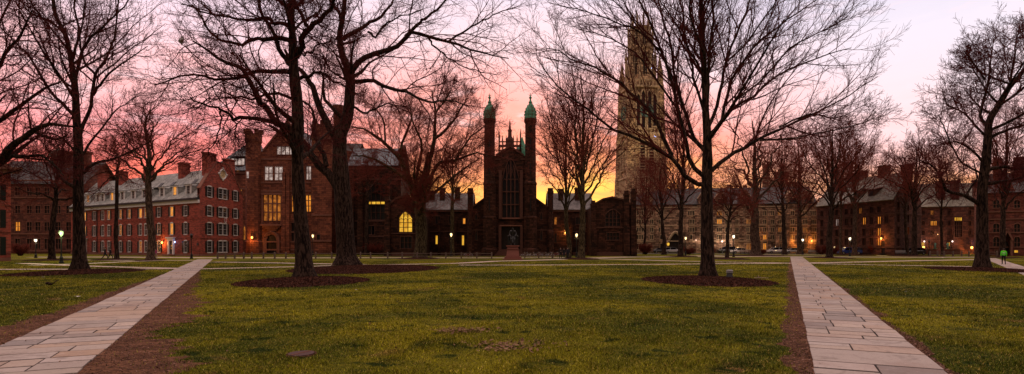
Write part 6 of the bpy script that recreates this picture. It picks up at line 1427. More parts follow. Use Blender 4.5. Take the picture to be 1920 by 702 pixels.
LAMPS = [(115, 429, 494, 'lamp_g', 'greenish lit lamp post standing on the lawn left of the slender tall tree'), (67, 446, 484, 'lamp_c', 'lit lamp post before the plum sandstone hall at far left'),
 (359, 437, 485.5, 'glass_dull', 'unlit black lamp post in front of the near corner of the long brick hall'), (586.5, 437, 479, 'lamp_w', 'lit lamp post just right of the straight scaly trunk'),
 (846, 434, 481.5, 'lamp_w', 'lit lamp post before the young mossy tree left of the chapel turrets'), (1081, 435, 482.5, 'lamp_w', 'lit lamp post between the two mossy trunks right of the statue'),
 (1285.5, 442, 479.5, 'lamp_w', 'yellow lit lamp post just right of the stone archway'), (1375.5, 438, 482, 'lamp_c', 'white lit lamp post right of the tall fan shaped tree'),
 (1505, 446, 478, 'lamp_c', 'lit lamp post at the orange lit corner of the tan hall'), (1593.5, 443, 480.5, 'lamp_c', 'lit lamp post left of the pale trunk by the blue cars'),
 (1742, 450, 479, 'glass_dull', 'unlit thin lamp post before the brick terrace at right')]
for px, ty, by, gl, lab in LAMPS:
    p = gnd(px, by); H = CAMH+(HY-ty)/FPX*p.y
    o = copy_tree(LPROTO[gl]) if gl in LPROTO else make_lamp(gl); LPROTO.setdefault(gl, o)
    o.location = p; s = H/4.4; o.scale = (max(1, s), max(1, s), s); o['label'] = lab; o['group'] = 'lamp posts around the green'
    if gl in GLOW: lamp_light((p.x+.1, p.y-.45, H*.86), GLOW[gl][1]*(2.2 if gl == 'lamp_g' else 1.0), GLOW[gl][0], .15)
# lamps on walls and doors of the tan hall, terrace and gabled hall
for px, py, F_, out, mt, r, lab in ((1352.5, 453, COLL, 1.2, 'lamp_p', .20, 'left one of the two pinkish lamps by the dark gateway of the tan hall'), (1362, 453, COLL, 1.2, 'lamp_p', .20, 'right one of the two pinkish lamps by the dark gateway of the tan hall'),
   (1252.5, 458, COLL, .6, 'yellow', .34, 'tall yellow lit panel lamp at the left side of the stone archway'), (1315, 452.5, COLL, .8, 'lamp_p', .16, 'pinkish wall lamp of the tan hall half hidden by the fan shaped tree'), (1304.5, 450.5, COLL, .5, 'lamp_p', .09, 'faint small wall lamp of the tan hall left of the fan shaped tree'),
   (1383, 464, COLL, .4, 'lamp_w', .08, 'tiny warm lamp low on the tan hall behind the white lamp post'), (1418, 444.5, COLL, .4, 'lamp_o', .10, 'orange window lamp glowing on the tan hall behind the stout forked tree'),
   (1060, 436.5, AISLE_R, .5, 'lamp_o', .13, 'orange lamp glowing on the chapel wall behind the smaller mossy tree'),
   (1494, 455, COLL, 1.0, 'lamp_o', .22, 'orange lamp washing the corner wall of the tan hall with light'), (1520, 452, COLL, .8, 'lamp_o', .16, 'orange wall lamp at the last bay of the tan hall'),
   (1731.5, 453, DARK, .5, 'lamp_p', .15, 'left one of the two pinkish lamps above the brick terrace'), (1779, 453, DARK, 1.9, 'lamp_p', .15, 'right one of the two pinkish lamps above the brick terrace'),
   (1722, 464, DARK, 3, 'lamp_o', .24, 'big orange lamp glowing low left of the brick terrace'), (1810.5, 464.5, DARK, 3, 'lamp_o', .24, 'big orange lamp glowing low right of the brick terrace'), (1757, 440, DARK, .4, 'lamp_w', .08, 'tiny warm lamp high over the middle of the brick terrace'), (1826, 454.5, DARK, .4, 'lamp_b', .12, 'small bluish lamp right of the terrace'), (1564.5, 464, None, 0, 'lamp_w', .13, 'low small yellow lamp left of the blue cars'), (1828, 462, DARK, 1, 'lamp_o', .12, 'orange lamp below the small bluish lamp right of the terrace')):
    if F_ is None: p = Vector(at(px, py, 141)); nn = Vector((0, -1))
    else:
        u, z = F_.uz(px, py); p = Vector(F_.pt(u, z, out)); nn = F_.n
    wall_lamp('wall_lamp', p, mt, lab, r, nn)

# ------------------------------------------------------------------ fence, posts
def fence(name, label, pts, cat='fence'):
    root = thing(name, label, cat, pts[0], 0, None, True)
    for k, p in enumerate(pts):
        mb = MB(); w = .11; mb.box(p.x-w, p.x+w, p.y-w, p.y+w, 0, 1.0); mb.lathe(p.x, p.y, [(w*1.35, 1.0), (.02, 1.09)], 4, 0, PI/4); mb.build('post', M['wood'], root)
    for h in (.85, .42):
        for a, c in zip(pts, pts[1:]): mb = MB(); d_ = (c-a).normalized(); mb.obox(v2(a)+v2(d_)*.113, v2(c)-v2(d_)*.113, -.035, .035, h-.05, h+.05); mb.build('rail', M['wood'], root)
    return root
xs = [408, 423, 440, 457, 472, 494, 515, 536, 562, 592, 622, 652, 676, 695, 727, 754, 782, 808, 836, 865, 894, 922]
fence('rail_fence', 'low post and rail fence running before the sandstone hall and chapel up to the statue', [gnd(x, 486.2-.55*min(1, i/5)-.3*i/22) for i, x in enumerate(xs)])
fence('rail_fence', 'short length of post and rail fence right of the statue behind bicycles', [gnd(x, 484.9) for x in (984, 1010, 1036)])
fence('rail_fence', 'low post and rail fence before the brick terrace at right', [gnd(x, 481.2) for x in (1744, 1758, 1770, 1787, 1803, 1817, 1831, 1849, 1869)])
# ------------------------------------------------------------------ figures
def figure_mesh(joints, bones, mats_fn, root='pelvis', sub=2):
    names = list(joints); idx = {n: i for i, n in enumerate(names)}
    me = bpy.data.meshes.new('fig'); me.from_pydata([joints[n][0] for n in names], [(idx[a], idx[c]) for a, c in bones], [])
    o = bpy.data.objects.new('fig', me); COL.objects.link(o); o.modifiers.new('skin', 'SKIN')
    if not me.skin_vertices: 
        bm = bmesh.new(); bm.from_mesh(me); bm.verts.layers.skin.verify(); bm.to_mesh(me); bm.free()
    for n in names:
        sv = me.skin_vertices[0].data[idx[n]]; r = joints[n][1]; sv.radius = r if isinstance(r, tuple) else (r, r); sv.use_root = (n == root)
    ss = o.modifiers.new('sub', 'SUBSURF'); ss.levels = sub; ss.render_levels = sub
    dg = bpy.context.evaluated_depsgraph_get(); dg.update(); ev = o.evaluated_get(dg); out = bpy.data.meshes.new_from_object(ev)
    bpy.data.objects.remove(o); out.materials.clear()
    P = np.array([joints[n][0] for n in names], dtype=float); segs = [(P[idx[a]], P[idx[c]], a, c) for a, c in bones]
    for p in out.polygons:
        q = np.array(p.center); best = None
        for a, c, an, cn in segs:
            ab = c-a; tt = np.clip(((q-a)@ab)/max(ab@ab, 1e-9), 0, 1); dd = np.linalg.norm(q-(a+ab*tt))
            if best is None or dd < best[0]: best = (dd, an, cn, tt)
        p.material_index = mats_fn(best[1], best[2], best[3], q); p.use_smooth = True
    return out
M['skin'] = mat_plain('skin', (.38, .22, .16), .6, .1, 6)
M['hair'] = mat_plain('dark_hair', (.018, .012, .01), .7, .3, 20)
def cloth(name, c, r=.85): M[name] = mat_plain(name, c, r, .25, 14); return name
cloth('black_cloth', (.012, .012, .015)); cloth('navy_cloth', (.02, .022, .035)); cloth('grey_cloth', (.06, .055, .055)); cloth('pink_cloth', (.42, .06, .20)); cloth('pale_trousers', (.30, .20, .18)); cloth('tan_cloth', (.22, .13, .07))
m_, t_, b_ = newmat('hi_vis_cloth'); t_.put(b_.inputs['Base Color'], (.12, .85, .03)); t_.put(b_.inputs['Emission Color'], (.08, .7, .02)); b_.inputs['Emission Strength'].default_value = .05; spec(b_, .7, .2); M['hi_vis'] = m_  # faint green glow added to the jacket cloth itself
M['reflective'] = mat_plain('reflective_tape', (.7, .72, .66), .4, .1, 6)
def person(label, p, facing, top, legs, h=1.76, stride=.5, arms=.3, seed=0, group=None, hairc='hair', bent=None, hips=.0, vest=False):
    root = thing('person', label, 'person', p, facing, group); s = h/1.76; rg = random.Random(seed); st = stride
    J = {'pelvis': ((0, 0, .96), (.155, .115)), 'waist': ((0, -.01, 1.10), (.145, .105)), 'chest': ((0, 0, 1.30), (.175, .125)), 'upper': ((0, .01, 1.43), (.13, .10)), 'neck': ((0, -.005, 1.52), .058), 'jaw': ((0, -.02, 1.59), (.066, .078)), 'crown_': ((0, -.005, 1.69), (.072, .09))}
    Bn = [('pelvis', 'waist'), ('waist', 'chest'), ('chest', 'upper'), ('upper', 'neck'), ('neck', 'jaw'), ('jaw', 'crown_')]
    hands = []
    for sg, sd in ((-1, 'l'), (1, 'r')):
        f_ = sg*st; a_ = -sg*arms
        J['sh'+sd] = ((sg*.19, .01, 1.42), .075); J['el'+sd] = ((sg*.25, .03-a_*.18, 1.15), .055); wr = (sg*.255, -.05-a_*.42, .94) if not bent else (sg*.12, -.24, 1.18)
        J['wr'+sd] = (wr, .038); d_ = (Vector(wr)-Vector(J['el'+sd][0])).normalized(); J['pa'+sd] = (tuple(Vector(wr)+d_*.085), (.042, .026)); Bn += [('upper', 'sh'+sd), ('sh'+sd, 'el'+sd), ('el'+sd, 'wr'+sd), ('wr'+sd, 'pa'+sd)]; hands.append((Vector(wr)+d_*.10, d_, sg))
        J['hi'+sd] = ((sg*.095, 0, .90), .098); J['kn'+sd] = ((sg*.10, -.06-f_*.20, .50), .066); J['an'+sd] = ((sg*.10, .02-f_*.40+(.06 if f_ < 0 else 0), .09+(.05 if f_ < 0 else 0)), .045); J['to'+sd] = ((sg*.115, -.17-f_*.40+(.06 if f_ < 0 else 0), .045), (.042, .035))
        Bn += [('pelvis', 'hi'+sd), ('hi'+sd, 'kn'+sd), ('kn'+sd, 'an'+sd), ('an'+sd, 'to'+sd)]
    def mf(a, c, tt, q):
        if a.startswith('an') or c.startswith('to'): return 3
        if c in ('jaw', 'crown_') or (c == 'neck' and tt > .5) or c.startswith('pa'): return 0
        if a[:2] in ('hi', 'kn') or c[:2] == 'hi' or (a == 'pelvis' and q[2] < .93): return 2
        return 1
    J = {k: (tuple(x*s for x in v[0]), (tuple(x*s for x in v[1]) if isinstance(v[1], tuple) else v[1]*s)) for k, v in J.items()}
    me = figure_mesh(J, Bn, mf)
    bm = bmesh.new(); bm.from_mesh(me); extra = MB()
    for hp, d_, sg in hands:                       # fingers and thumb
        hp = hp*s; side = Vector((0, 1, 0)).cross(d_).normalized() if abs(d_.y) < .9 else Vector((1, 0, 0)); fw = d_.cross(side).normalized()
        for k in range(4): o_ = hp+fw*(k-1.5)*.019*s; ln = (.062, .075, .078, .066)[k]*s; extra.tube([o_, o_+d_*ln*.55, o_+d_*ln*.95-side*sg*-.012*s], [.010*s, .009*s, .006*s], 5, 0)
        extra.tube([hp-d_*.06*s-fw*.03*s, hp-d_*.02*s-fw*.055*s, hp+d_*.02*s-fw*.052*s], [.012*s, .010*s, .007*s], 5, 0)
    hz = 1.63*s; extra.tube([(0, -.085*s, hz+.02*s), (0, -.118*s, hz-.015*s), (0, -.09*s, hz-.03*s)], [.012*s, .017*s, .01*s], 5, 0)
    for sg in (-1, 1): extra.ball((sg*.078*s, .005, hz), .012*s, .024*s, .034*s, 6, 0); extra.ball((sg*.03*s, -.088*s, hz+.025*s), .012*s, .01*s, .009*s, 6, 3)
    extra.box(-.025*s, .025*s, -.098*s, -.085*s, hz-.062*s, hz-.052*s, 3)
    em = extra.mesh('x', [M['skin']]*4); bm.from_mesh(em); bm.to_mesh(me); bm.free()
    for mm in ('skin', top, legs, 'black'): me.materials.append(M[mm])
    o = bpy.data.objects.new('body', me); COL.objects.link(o); o.parent = root
    mb = MB(); vs = []; n = 12
    for j in range(6):
        th = j/5*PI*.56
        for i in range(n): a = 2*PI*i/n; back = max(0, math.sin(a)); vs.append((.092*s*math.sin(th)*math.cos(a), (.004+.108*math.sin(th)*math.sin(a))*s, (1.675+.098*math.cos(th)-.06*back*math.sin(th)+.03*max(0, -math.sin(a))*math.sin(th))*s))
    mb.add(vs, [(j*n+i, (j+1)*n+i, (j+1)*n+(i+1) % n, j*n+(i+1) % n) for j in range(5) for i in range(n)]); mb.build('hair', M[hairc], root, True)
    if vest:
        mb = MB()
        for z_, rx, ry in ((1.17, .178, .138), (1.30, .208, .156)): mb.tube([(rx*s*math.cos(2*PI*i/20), ry*s*math.sin(2*PI*i/20), z_*s) for i in range(21)], .018*s, 4)
        mb.build('reflective_band', M['reflective'], root, True)
    return root
pg = 'people walking past the brick hall'
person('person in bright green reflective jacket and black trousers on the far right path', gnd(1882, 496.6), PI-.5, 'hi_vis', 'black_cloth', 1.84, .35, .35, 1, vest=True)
person('person in dark clothes striding past the middle of the brick hall, the taller of two', gnd(197, 487.6), PI/2+.2, 'black_cloth', 'navy_cloth', 1.9, .9, .5, 2)
person('shorter dark dressed person walking just behind the taller one past the brick hall', gnd(207, 487.3), PI/2, 'black_cloth', 'black_cloth', 1.75, .8, .4, 3)
person('person in a pink top half hidden behind the crooked forked tree by the white door', gnd(291.5, 487.3), PI/2-.4, 'pink_cloth', 'pale_trousers', 1.7, .6, .3, 4)
person('leftmost of three people in black standing by the bicycles right of the statue', gnd(1051, 486.4), .3, 'black_cloth', 'black_cloth', 1.85, .2, .1, 5, None, bent=True)
person('middle one of the three people in black right of the statue', gnd(1057.5, 486.7), PI+.5, 'black_cloth', 'navy_cloth', 1.8, .3, .2, 6)
person('rightmost of the three people in black, beside the smaller mossy tree', gnd(1064.5, 486.4), -.4, 'navy_cloth', 'black_cloth', 1.88, .25, .2, 7)
# ------------------------------------------------------------------ statue
sp = gnd(961.5, 487.6); sp.y += .6
root = thing('statue', 'dark bronze seated statue on a stepped pink granite pedestal before the chapel', 'statue', sp)
mb = MB()
for w_, z0, z1 in ((1.75, 0, .16), (1.45, .16, .48), (1.15, .48, .62)): mb.box(-w_, w_, -w_, w_, z0, z1)
sqf = lambda a, c, z0, z1: mb.add([(-a,-a,z0),(a,-a,z0),(a,a,z0),(-a,a,z0),(-c,-c,z1),(c,-c,z1),(c,c,z1),(-c,c,z1)], [(0,1,5,4),(1,2,6,5),(2,3,7,6),(3,0,4,7),(4,5,6,7)])
sqf(1.12, .98, .62, 1.5); sqf(.98, 1.12, 1.5, 1.6); sqf(1.0, .94, 1.6, 1.92); sqf(.94, 1.16, 1.92, 2.02); mb.box(-1.16, 1.16, -1.16, 1.16, 2.02, 2.16); mb.build('pedestal', M['granite'], root)
k = 1.95; z0 = 2.16
J = {'pelvis': ((0, .10, .52), (.21, .17)), 'waist': ((0, .12, .72), (.18, .14)), 'chest': ((0, .08, .95), (.21, .15)), 'upper': ((0, .05, 1.10), (.15, .11)), 'neck': ((0, .0, 1.19), .062), 'jaw': ((0, -.03, 1.26), (.068, .08)), 'crown_': ((0, -.02, 1.37), (.076, .092)), 'robe': ((0, -.22, .28), (.24, .12)), 'hem': ((0, -.30, .06), (.26, .14))}
Bn = [('pelvis', 'waist'), ('waist', 'chest'), ('chest', 'upper'), ('upper', 'neck'), ('neck', 'jaw'), ('jaw', 'crown_'), ('pelvis', 'robe'), ('robe', 'hem')]
for sg, sd in ((-1, 'l'), (1, 'r')):
    J.update({'sh'+sd: ((sg*.21, .05, 1.09), .09), 'el'+sd: ((sg*.30, -.02, .84), .075), 'wr'+sd: ((sg*.20, -.30, .70), .045), 'pa'+sd: ((sg*.17, -.38, .67), (.045, .03)), 'hi'+sd: ((sg*.12, .0, .50), .12), 'kn'+sd: ((sg*.15, -.42, .53), .10), 'an'+sd: ((sg*.14, -.44-.06*sg, .09), .06), 'to'+sd: ((sg*.16, -.60-.06*sg, .05), (.05, .04))})
    Bn += [('upper', 'sh'+sd), ('sh'+sd, 'el'+sd), ('el'+sd, 'wr'+sd), ('wr'+sd, 'pa'+sd), ('pelvis', 'hi'+sd), ('hi'+sd, 'kn'+sd), ('kn'+sd, 'an'+sd), ('an'+sd, 'to'+sd)]
J = {a: (tuple(np.array(v[0])*k+[0, 0, z0]), (tuple(x*k for x in v[1]) if isinstance(v[1], tuple) else v[1]*k)) for a, v in J.items()}
me = figure_mesh(J, Bn, lambda *a: 0); me.materials.append(M['bronze']); ex = MB()
for sg in (-1, 1):
    for q in range(4): bx = (sg*.17+(q-1.5)*.022)*k; ex.tube([(bx, -.40*k, .675*k+z0), (bx, -.45*k, .66*k+z0), (bx, -.465*k, .62*k+z0)], [.012*k, .010*k, .007*k], 5)
    ex.tube([(sg*.13*k, -.35*k, .68*k+z0), (sg*.11*k, -.40*k, .69*k+z0), (sg*.115*k, -.43*k, .67*k+z0)], [.013*k, .011*k, .008*k], 5)
    ex.ball((sg*.032*k, -.108*k, 1.33*k+z0), .014*k, .01*k, .01*k, 6); ex.ball((sg*.08*k, -.02*k, 1.31*k+z0), .012*k, .024*k, .034*k, 6)
ex.tube([(0, -.105*k, 1.325*k+z0), (0, -.137*k, 1.295*k+z0), (0, -.11*k, 1.28*k+z0)], [.013*k, .018*k, .012*k], 5)
bm = bmesh.new(); bm.from_mesh(me); em = ex.mesh('x', [M['bronze']]); bm.from_mesh(em); bm.to_mesh(me); bm.free()
root.scale = (.86, .86, 1)
o = bpy.data.objects.new('figure', me); COL.objects.link(o); o.parent = root
mb = MB(); mb.box(-.36*k, .36*k, -.16*k, .42*k, z0, z0+.40*k); mb.box(-.36*k, .36*k, .30*k, .42*k, z0+.40*k, z0+1.05*k)
for sg in (-1, 1): mb.box(sg*.40*k-.05*k, sg*.40*k+.05*k, -.14*k, .42*k, z0, z0+.68*k); mb.ball((sg*.40*k, -.10*k, z0+.70*k), .08*k, n=8)
mb.build('chair', M['bronze'], root)
# ------------------------------------------------------------------ cars
def make_car(paint, kind='sedan'):
    root = thing('parked_car', 'x', 'car', (0, 0, 0)); L = 4.5
    if kind == 'van': prof = [(-2.3, .35, .85), (-2.28, .3, .98), (-1.3, .28, 1.02), (1.0, .28, 1.05), (2.2, .3, 1.06), (2.3, .35, .95)]; top = [(-1.75, 1.0), (-1.0, 1.72), (-.6, 1.78), (1.9, 1.8), (2.2, 1.65), (2.27, 1.05)]
    elif kind == 'suv': prof = [(-2.25, .38, .75), (-2.2, .34, .92), (-1.2, .3, 1.0), (1.0, .3, 1.02), (2.1, .32, 1.02), (2.22, .38, .9)]; top = [(-1.3, .98), (-.65, 1.55), (-.2, 1.62), (1.5, 1.6), (1.95, 1.45), (2.15, 1.0)]
    else: prof = [(-2.25, .35, .62), (-2.2, .30, .74), (-1.25, .26, .88), (.9, .26, .92), (2.05, .30, .90), (2.2, .36, .78)]; top = [(-1.25, .86), (-.55, 1.36), (-.2, 1.42), (.75, 1.40), (1.1, 1.3), (1.75, .9)]
    mb = MB(); vs = []; fs = []
    for x, zb, zt in prof:
        wv = .88 if abs(x) < 2.1 else .74
        vs += [(x, -wv*.94, zb), (x, -wv, zb+(zt-zb)*.35), (x, -wv*.985, zt-.1), (x, -wv*.88, zt), (x, wv*.88, zt), (x, wv*.985, zt-.1), (x, wv, zb+(zt-zb)*.35), (x, wv*.94, zb)]
    n = len(prof)
    for i in range(n-1):
        for j in range(8): a = i*8+j; c = i*8+(j+1) % 8; fs.append((a, a+8, c+8, c))
    fs += [tuple(range(8)), tuple(range(n*8-1, n*8-9, -1))]; mb.add(vs, fs); mb.build('body', paint, root)
    q = [(x, z) for x, z in top]; mb = MB(); ln = len(q)
    vs = [(x, -.80+.16*(z-q[0][1])/.6*.6, z) for x, z in q]+[(x, .80-.16*(z-q[0][1])/.6*.6, z) for x, z in q]
    mb.add(vs, [tuple(range(ln)), tuple(range(2*ln-1, ln-1, -1))]+[(i, ln+i, ln+i+1, i+1) for i in range(ln-1)]); mb.build('windows', M['glass'], root)
    mb = MB(); r0, r1 = q[2], q[3]; zt = max(r0[1], r1[1]); mb.box(q[1][0]+.1, q[-2][0]-.02, -.63, .63, zt-.03, zt+.03)
    for y in (-1, 1):
        for x0, z0_, x1, z1_ in ((q[0][0], q[0][1], q[1][0], q[1][1]), (q[-1][0], q[-1][1], q[-2][0], q[-2][1]), ((q[1][0]+q[-2][0])/2, q[0][1], (q[1][0]+q[-2][0])/2, zt)): mb.tube([(x0, y*.80, z0_), (x1, y*.66, z1_)], .045, 5)
    mb.build('roof', paint, root)
    for x in (-1.4, 1.4):
        for y in (-1, 1):
            mb = MB(); vs = []; fs = []; n = 18
            for rr, yy in ((.33, -.1), (.33, .1), (.21, .1), (.21, -.1)):
                for i in range(n): a = 2*PI*i/n; vs.append((x+rr*math.cos(a), y*.82+yy, .33+rr*math.sin(a)))
            for j in range(4):
                for i in range(n): fs.append((j*n+i, j*n+(i+1) % n, ((j+1) % 4)*n+(i+1) % n, ((j+1) % 4)*n+i))
            mb.add(vs, fs); wv = mb.build('wheel', M['rubber'], root)
            mb = MB(); mb.ball((x, y*.86, .33), .2, .05, .2, 10); mb.build('rim', M['steel'], wv)
    for y in (-1, 1):
        zh = prof[1][2]-.16; mb = MB(); mb.box(-2.27, -2.1, y*.6-.14, y*.6+.14, zh-.08, zh+.06); mb.build('headlight', M['white'], root); mb = MB(); mb.box(2.08, 2.24, y*.6-.14, y*.6+.14, zh-.02, zh+.14); mb.build('taillight', M['red_light'], root)
    return root
M['red_light'] = mat_plain('red_tail_light', (.3, .012, .01), .3, .1, 5)
def paint(name, c): m_, t_, b_ = newmat(name); t_.put(b_.inputs['Base Color'], c); spec(b_, .28, .6); b_.inputs['Coat Weight'].default_value = .5; M[name] = m_; return m_
paint('silver_paint', (.48, .46, .46)); paint('white_car_paint', (.74, .70, .70)); paint('blue_paint', (.015, .05, .36)); paint('dark_car_paint', (.02, .02, .025)); paint('deep_blue_paint', (.02, .045, .26))
for px, by, mt, kd, rz, lab in ((1260, 475.2, 'silver_paint', 'suv', PI, 'silver car parked before the stone archway'), (1239, 475.1, 'dark_car_paint', 'sedan', PI, 'dark car parked left of the silver car at the archway'), (1386, 475.2, 'white_car_paint', 'sedan', 0.05, 'white car parked behind the white lamp post'),
   (1454, 475.4, 'white_car_paint', 'suv', 0, 'white car parked left of the slim tree, the left one of a close pair'), (1486, 475.4, 'silver_paint', 'sedan', 0, 'pale car parked right of the slim tree, by the orange lit corner'), (1362, 475, 'dark_car_paint', 'van', 0, 'dark van parked before the dark gateway of the tan hall'),
   (1588, 477.4, 'blue_paint', 'suv', 0.1, 'blue car parked left of the pale trunk before the gabled hall'), (1621, 477.6, 'deep_blue_paint', 'suv', PI-.3, 'blue car parked right of the pale trunk before the gabled hall'), (1665, 477.4, 'dark_car_paint', 'van', 0, 'dark van parked by the door of the gabled hall'), (1716, 478.2, 'dark_car_paint', 'suv', .2, 'dark car parked under the big orange lamp left of the terrace')):
    c = make_car(M[mt], kd); c.location = gnd(px, by); c.rotation_euler = (0, 0, rz); c['label'] = lab; c['group'] = 'cars parked along the far street'
# ------------------------------------------------------------------ bicycles, benches
def make_bike(mat):
    root = thing('bicycle', 'x', 'bicycle', (0, 0, 0))
    for x in (-.52, .52):
        mb = MB(); mb.tube([(x+.33*math.cos(2*PI*i/20), 0, .34+.33*math.sin(2*PI*i/20)) for i in range(21)], .026, 5)
        for i in range(6): a = PI*i/6; mb.tube([(x+.32*math.cos(a), 0, .34+.32*math.sin(a)), (x-.32*math.cos(a), 0, .34-.32*math.sin(a))], .007, 3)
        mb.build('wheel', M['steel'], root)
    mb = MB()
    for a, c in (((-.52, .34), (-.05, .30)), ((-.05, .30), (-.20, .82)), ((-.20, .78), (.36, .80)), ((-.05, .30), (.38, .74)), ((-.52, .34), (-.19, .78)), ((.52, .34), (.34, .95))): mb.tube([(a[0], 0, a[1]), (c[0], 0, c[1])], .024, 6)
    mb.build('frame', mat, root)
    mb = MB(); mb.tube([(.30, -.26, 1.0), (.36, -.1, .97), (.36, .1, .97), (.30, .26, 1.0)], .02, 5); mb.build('handlebar', M['steel'], root)
    mb = MB(); mb.ball((-.22, 0, .9), .14, .07, .04, 8); mb.tube([(-.20, 0, .78), (-.22, 0, .9)], .02, 5); mb.build('saddle', M['black'], root); return root
bikes = [make_bike(paint('bike_red', (.3, .04, .03))), make_bike(paint('bike_grey', (.2, .2, .22))), make_bike(paint('bike_cream', (.55, .45, .38)))]
for i, (px, by, rz, lab) in enumerate(((878, 483.6, .4, 'bicycle leaning by the fence left of the statue'), (985, 484.2, .3, 'bicycle nearest the statue in the row right of it'), (997, 484.3, -.4, 'second bicycle from the statue in the row right of it'), (1009, 484.2, .5, 'third bicycle from the statue in the row right of it'), (1020, 484.2, -.3, 'fourth bicycle from the statue in the row right of it'), (1031, 484.1, .6, 'fifth bicycle from the statue in the row right of it'), (1042, 484.1, -.5, 'bicycle at the end of the row, next to the three people in black'))):
    o = bikes[i] if i < 3 else copy_tree(bikes[i % 3]); o.location = gnd(px, by); o.rotation_euler = (0, 0, rz); o['label'] = lab; o['group'] = 'bicycles along the fence by the statue'
def make_bench(mat):
    root = thing('park_bench', 'x', 'bench', (0, 0, 0))
    mb = MB()
    for y in (-.22, -.07, .08): mb.box(-.95, .95, y, y+.12, .43, .47)
    mb.build('seat', M[mat], root); mb = MB()
    for z in (.56, .70, .84): mb.box(-.95, .95, .22, .25, z, z+.10)
    mb.build('backrest', M[mat], root)
    for x in (-.85, .85):
        mb = MB(); mb.box(x-.04, x+.04, -.22, -.15, 0, .43); mb.box(x-.04, x+.04, .25, .31, 0, .95); mb.box(x-.04, x+.04, -.22, .25, .37, .429); mb.build('leg', M['black'], root)
    return root
M['pale_wood'] = mat_plain('pale_bench_wood', (.36, .26, .22), .8, .3, 6)
for i, (px, by, mt, lab) in enumerate(((1404, 477.2, 'pale_wood', 'pale bench right of the white parked car, before the tan hall'), (1418 - 22, 477.0, 'pale_wood', 'pale bench directly beside the white car behind the lamp post'), (1525, 477.6, 'steel', 'long grey bench left of the dark gabled hall'), (1690, 479.2, 'steel', 'grey bench in front of the tall gable'), (1676, 484.2, 'pale_wood', 'low bench at the edge of the walk before the gabled hall') if False else (1541, 477.6, 'steel', 'grey bench beside the long grey one at the hall corner'))):
    o = make_bench(mt); o.location = gnd(px, by); s = 1.15; o.scale = (s, s, s); o['label'] = lab
# ------------------------------------------------------------------ terrace with small green statues
M['terrace'] = mat_masonry('terrace_brick', (.26, .09, .06), (.17, .06, .045), (.12, .07, .055), .5, .16, .02, .4)
for xa, xb, lab in ((1730, 1756, 'left half of the low brick terrace wall before the dark hall'), (1774, 1800, 'right half of the low brick terrace wall before the dark hall')):
    A = gx(xa, 140); B = gx(xb, 140); root = thing('terrace_wall', lab, 'wall', A, 0, None, True)
    mb = MB(); mb.obox(v2(A), v2(B), -1.2, 0, 0, 1.15); mb.build('wall', M['terrace'], root); mb = MB(); mb.obox(v2(A), v2(B), -1.3, .1, 1.152, 1.32); mb.build('coping', M['trim'], root)
mb = MB()
for k in range(5): A = gx(1756.6, 140); B = gx(1773.4, 140); mb.obox(v2(A), v2(B), -1.2-.0*k, -.24*k, 0, .22*(k+1)) if k == 0 else mb.obox(v2(A), v2(B), -1.2, -.24*k, .22*k+.001, .22*(k+1))
o = mb.build('terrace_steps', M['trim'], None, off=tuple(A), loc=A); tag(o, 'dark stone steps between the two halves of the terrace wall', 'steps')
for px, lab, fc in ((1753.5, 'small verdigris statue standing on the left half of the terrace wall', .3), (1777, 'small verdigris statue standing on the right half of the terrace wall', -.3)):
    p = gx(px, 140.4); root = thing('garden_statue', lab, 'statue', (p.x, p.y, 1.32), fc)
    mb = MB(); mb.box(-.28, .28, -.28, .28, 0, .18); mb.build('base', M['copper'], root)
    J = {'pelvis': ((0, 0, .8), (.16, .12)), 'chest': ((0, 0, 1.12), (.17, .12)), 'upper': ((0, 0, 1.26), (.12, .09)), 'neck': ((0, 0, 1.33), .05), 'head': ((0, -.01, 1.46), (.085, .1)), 'll': ((-.09, 0, .45), .085), 'rl': ((.09, -.08, .45), .085), 'lf': ((-.1, 0, .2), .06), 'rf': ((.1, 0, .2), .06), 'ls': ((-.19, 0, 1.24), .07), 'rs': ((.19, 0, 1.24), .07), 'le': ((-.28, -.02, 1.0), .055), 're': ((.3, -.04, 1.05), .055), 'lw': ((-.2, -.16, .86), .04), 'rw': ((.2, -.2, 1.2), .04)}
    me = figure_mesh(J, [('pelvis', 'chest'), ('chest', 'upper'), ('upper', 'neck'), ('neck', 'head'), ('pelvis', 'll'), ('pelvis', 'rl'), ('ll', 'lf'), ('rl', 'rf'), ('upper', 'ls'), ('upper', 'rs'), ('ls', 'le'), ('rs', 're'), ('le', 'lw'), ('re', 'rw')], lambda *a: 0)
    me.materials.append(M['verdigris2'] if 'verdigris2' in M else M.setdefault('verdigris2', mat_plain('pale_verdigris', (.14, .38, .32), .6, .3, 5))); o = bpy.data.objects.new('figure', me); COL.objects.link(o); o.parent = root
# ------------------------------------------------------------------ small things on the lawn
p = gnd(1368, 524.5); root = thing('ground_floodlight', 'grey hooded floodlight housing standing on the mulch right of the fan shaped tree', 'floodlight', p, -.25)
mb = MB(); mb.add([(-.24,-.2,.02),(.24,-.2,.02),(.24,.2,.02),(-.24,.2,.02),(-.15,-.07,.42),(.15,-.07,.42),(.15,.14,.42),(-.15,.14,.42)], [(3,2,1,0),(0,1,5,4),(1,2,6,5),(2,3,7,6),(3,0,4,7),(4,5,6,7)]); mb.build('housing', M['lead'], root)
mb = MB(); mb.box(-.19, .19, -.13, .17, .422, .58); mb.lathe(0, 0, [(.2, .581), (.15, .62), (.02, .63)], 10); mb.build('hood', M['steel'], root)
mb = MB(); mb.add([(-.2,-.197,.08),(-.02,-.197,.08),(-.02,-.108,.38),(-.145,-.108,.38)], [(0, 1, 2, 3)]); mb.add([(.03,-.197,.08),(.2,-.197,.08),(.145,-.108,.38),(.03,-.108,.38)], [(0, 1, 2, 3)]); mb.build('lens', M['glass'], root)
mb = MB(); mb.box(-.34, .36, -.28, .26, 0, .02); mb.build('base_plate', M['steel'], root)
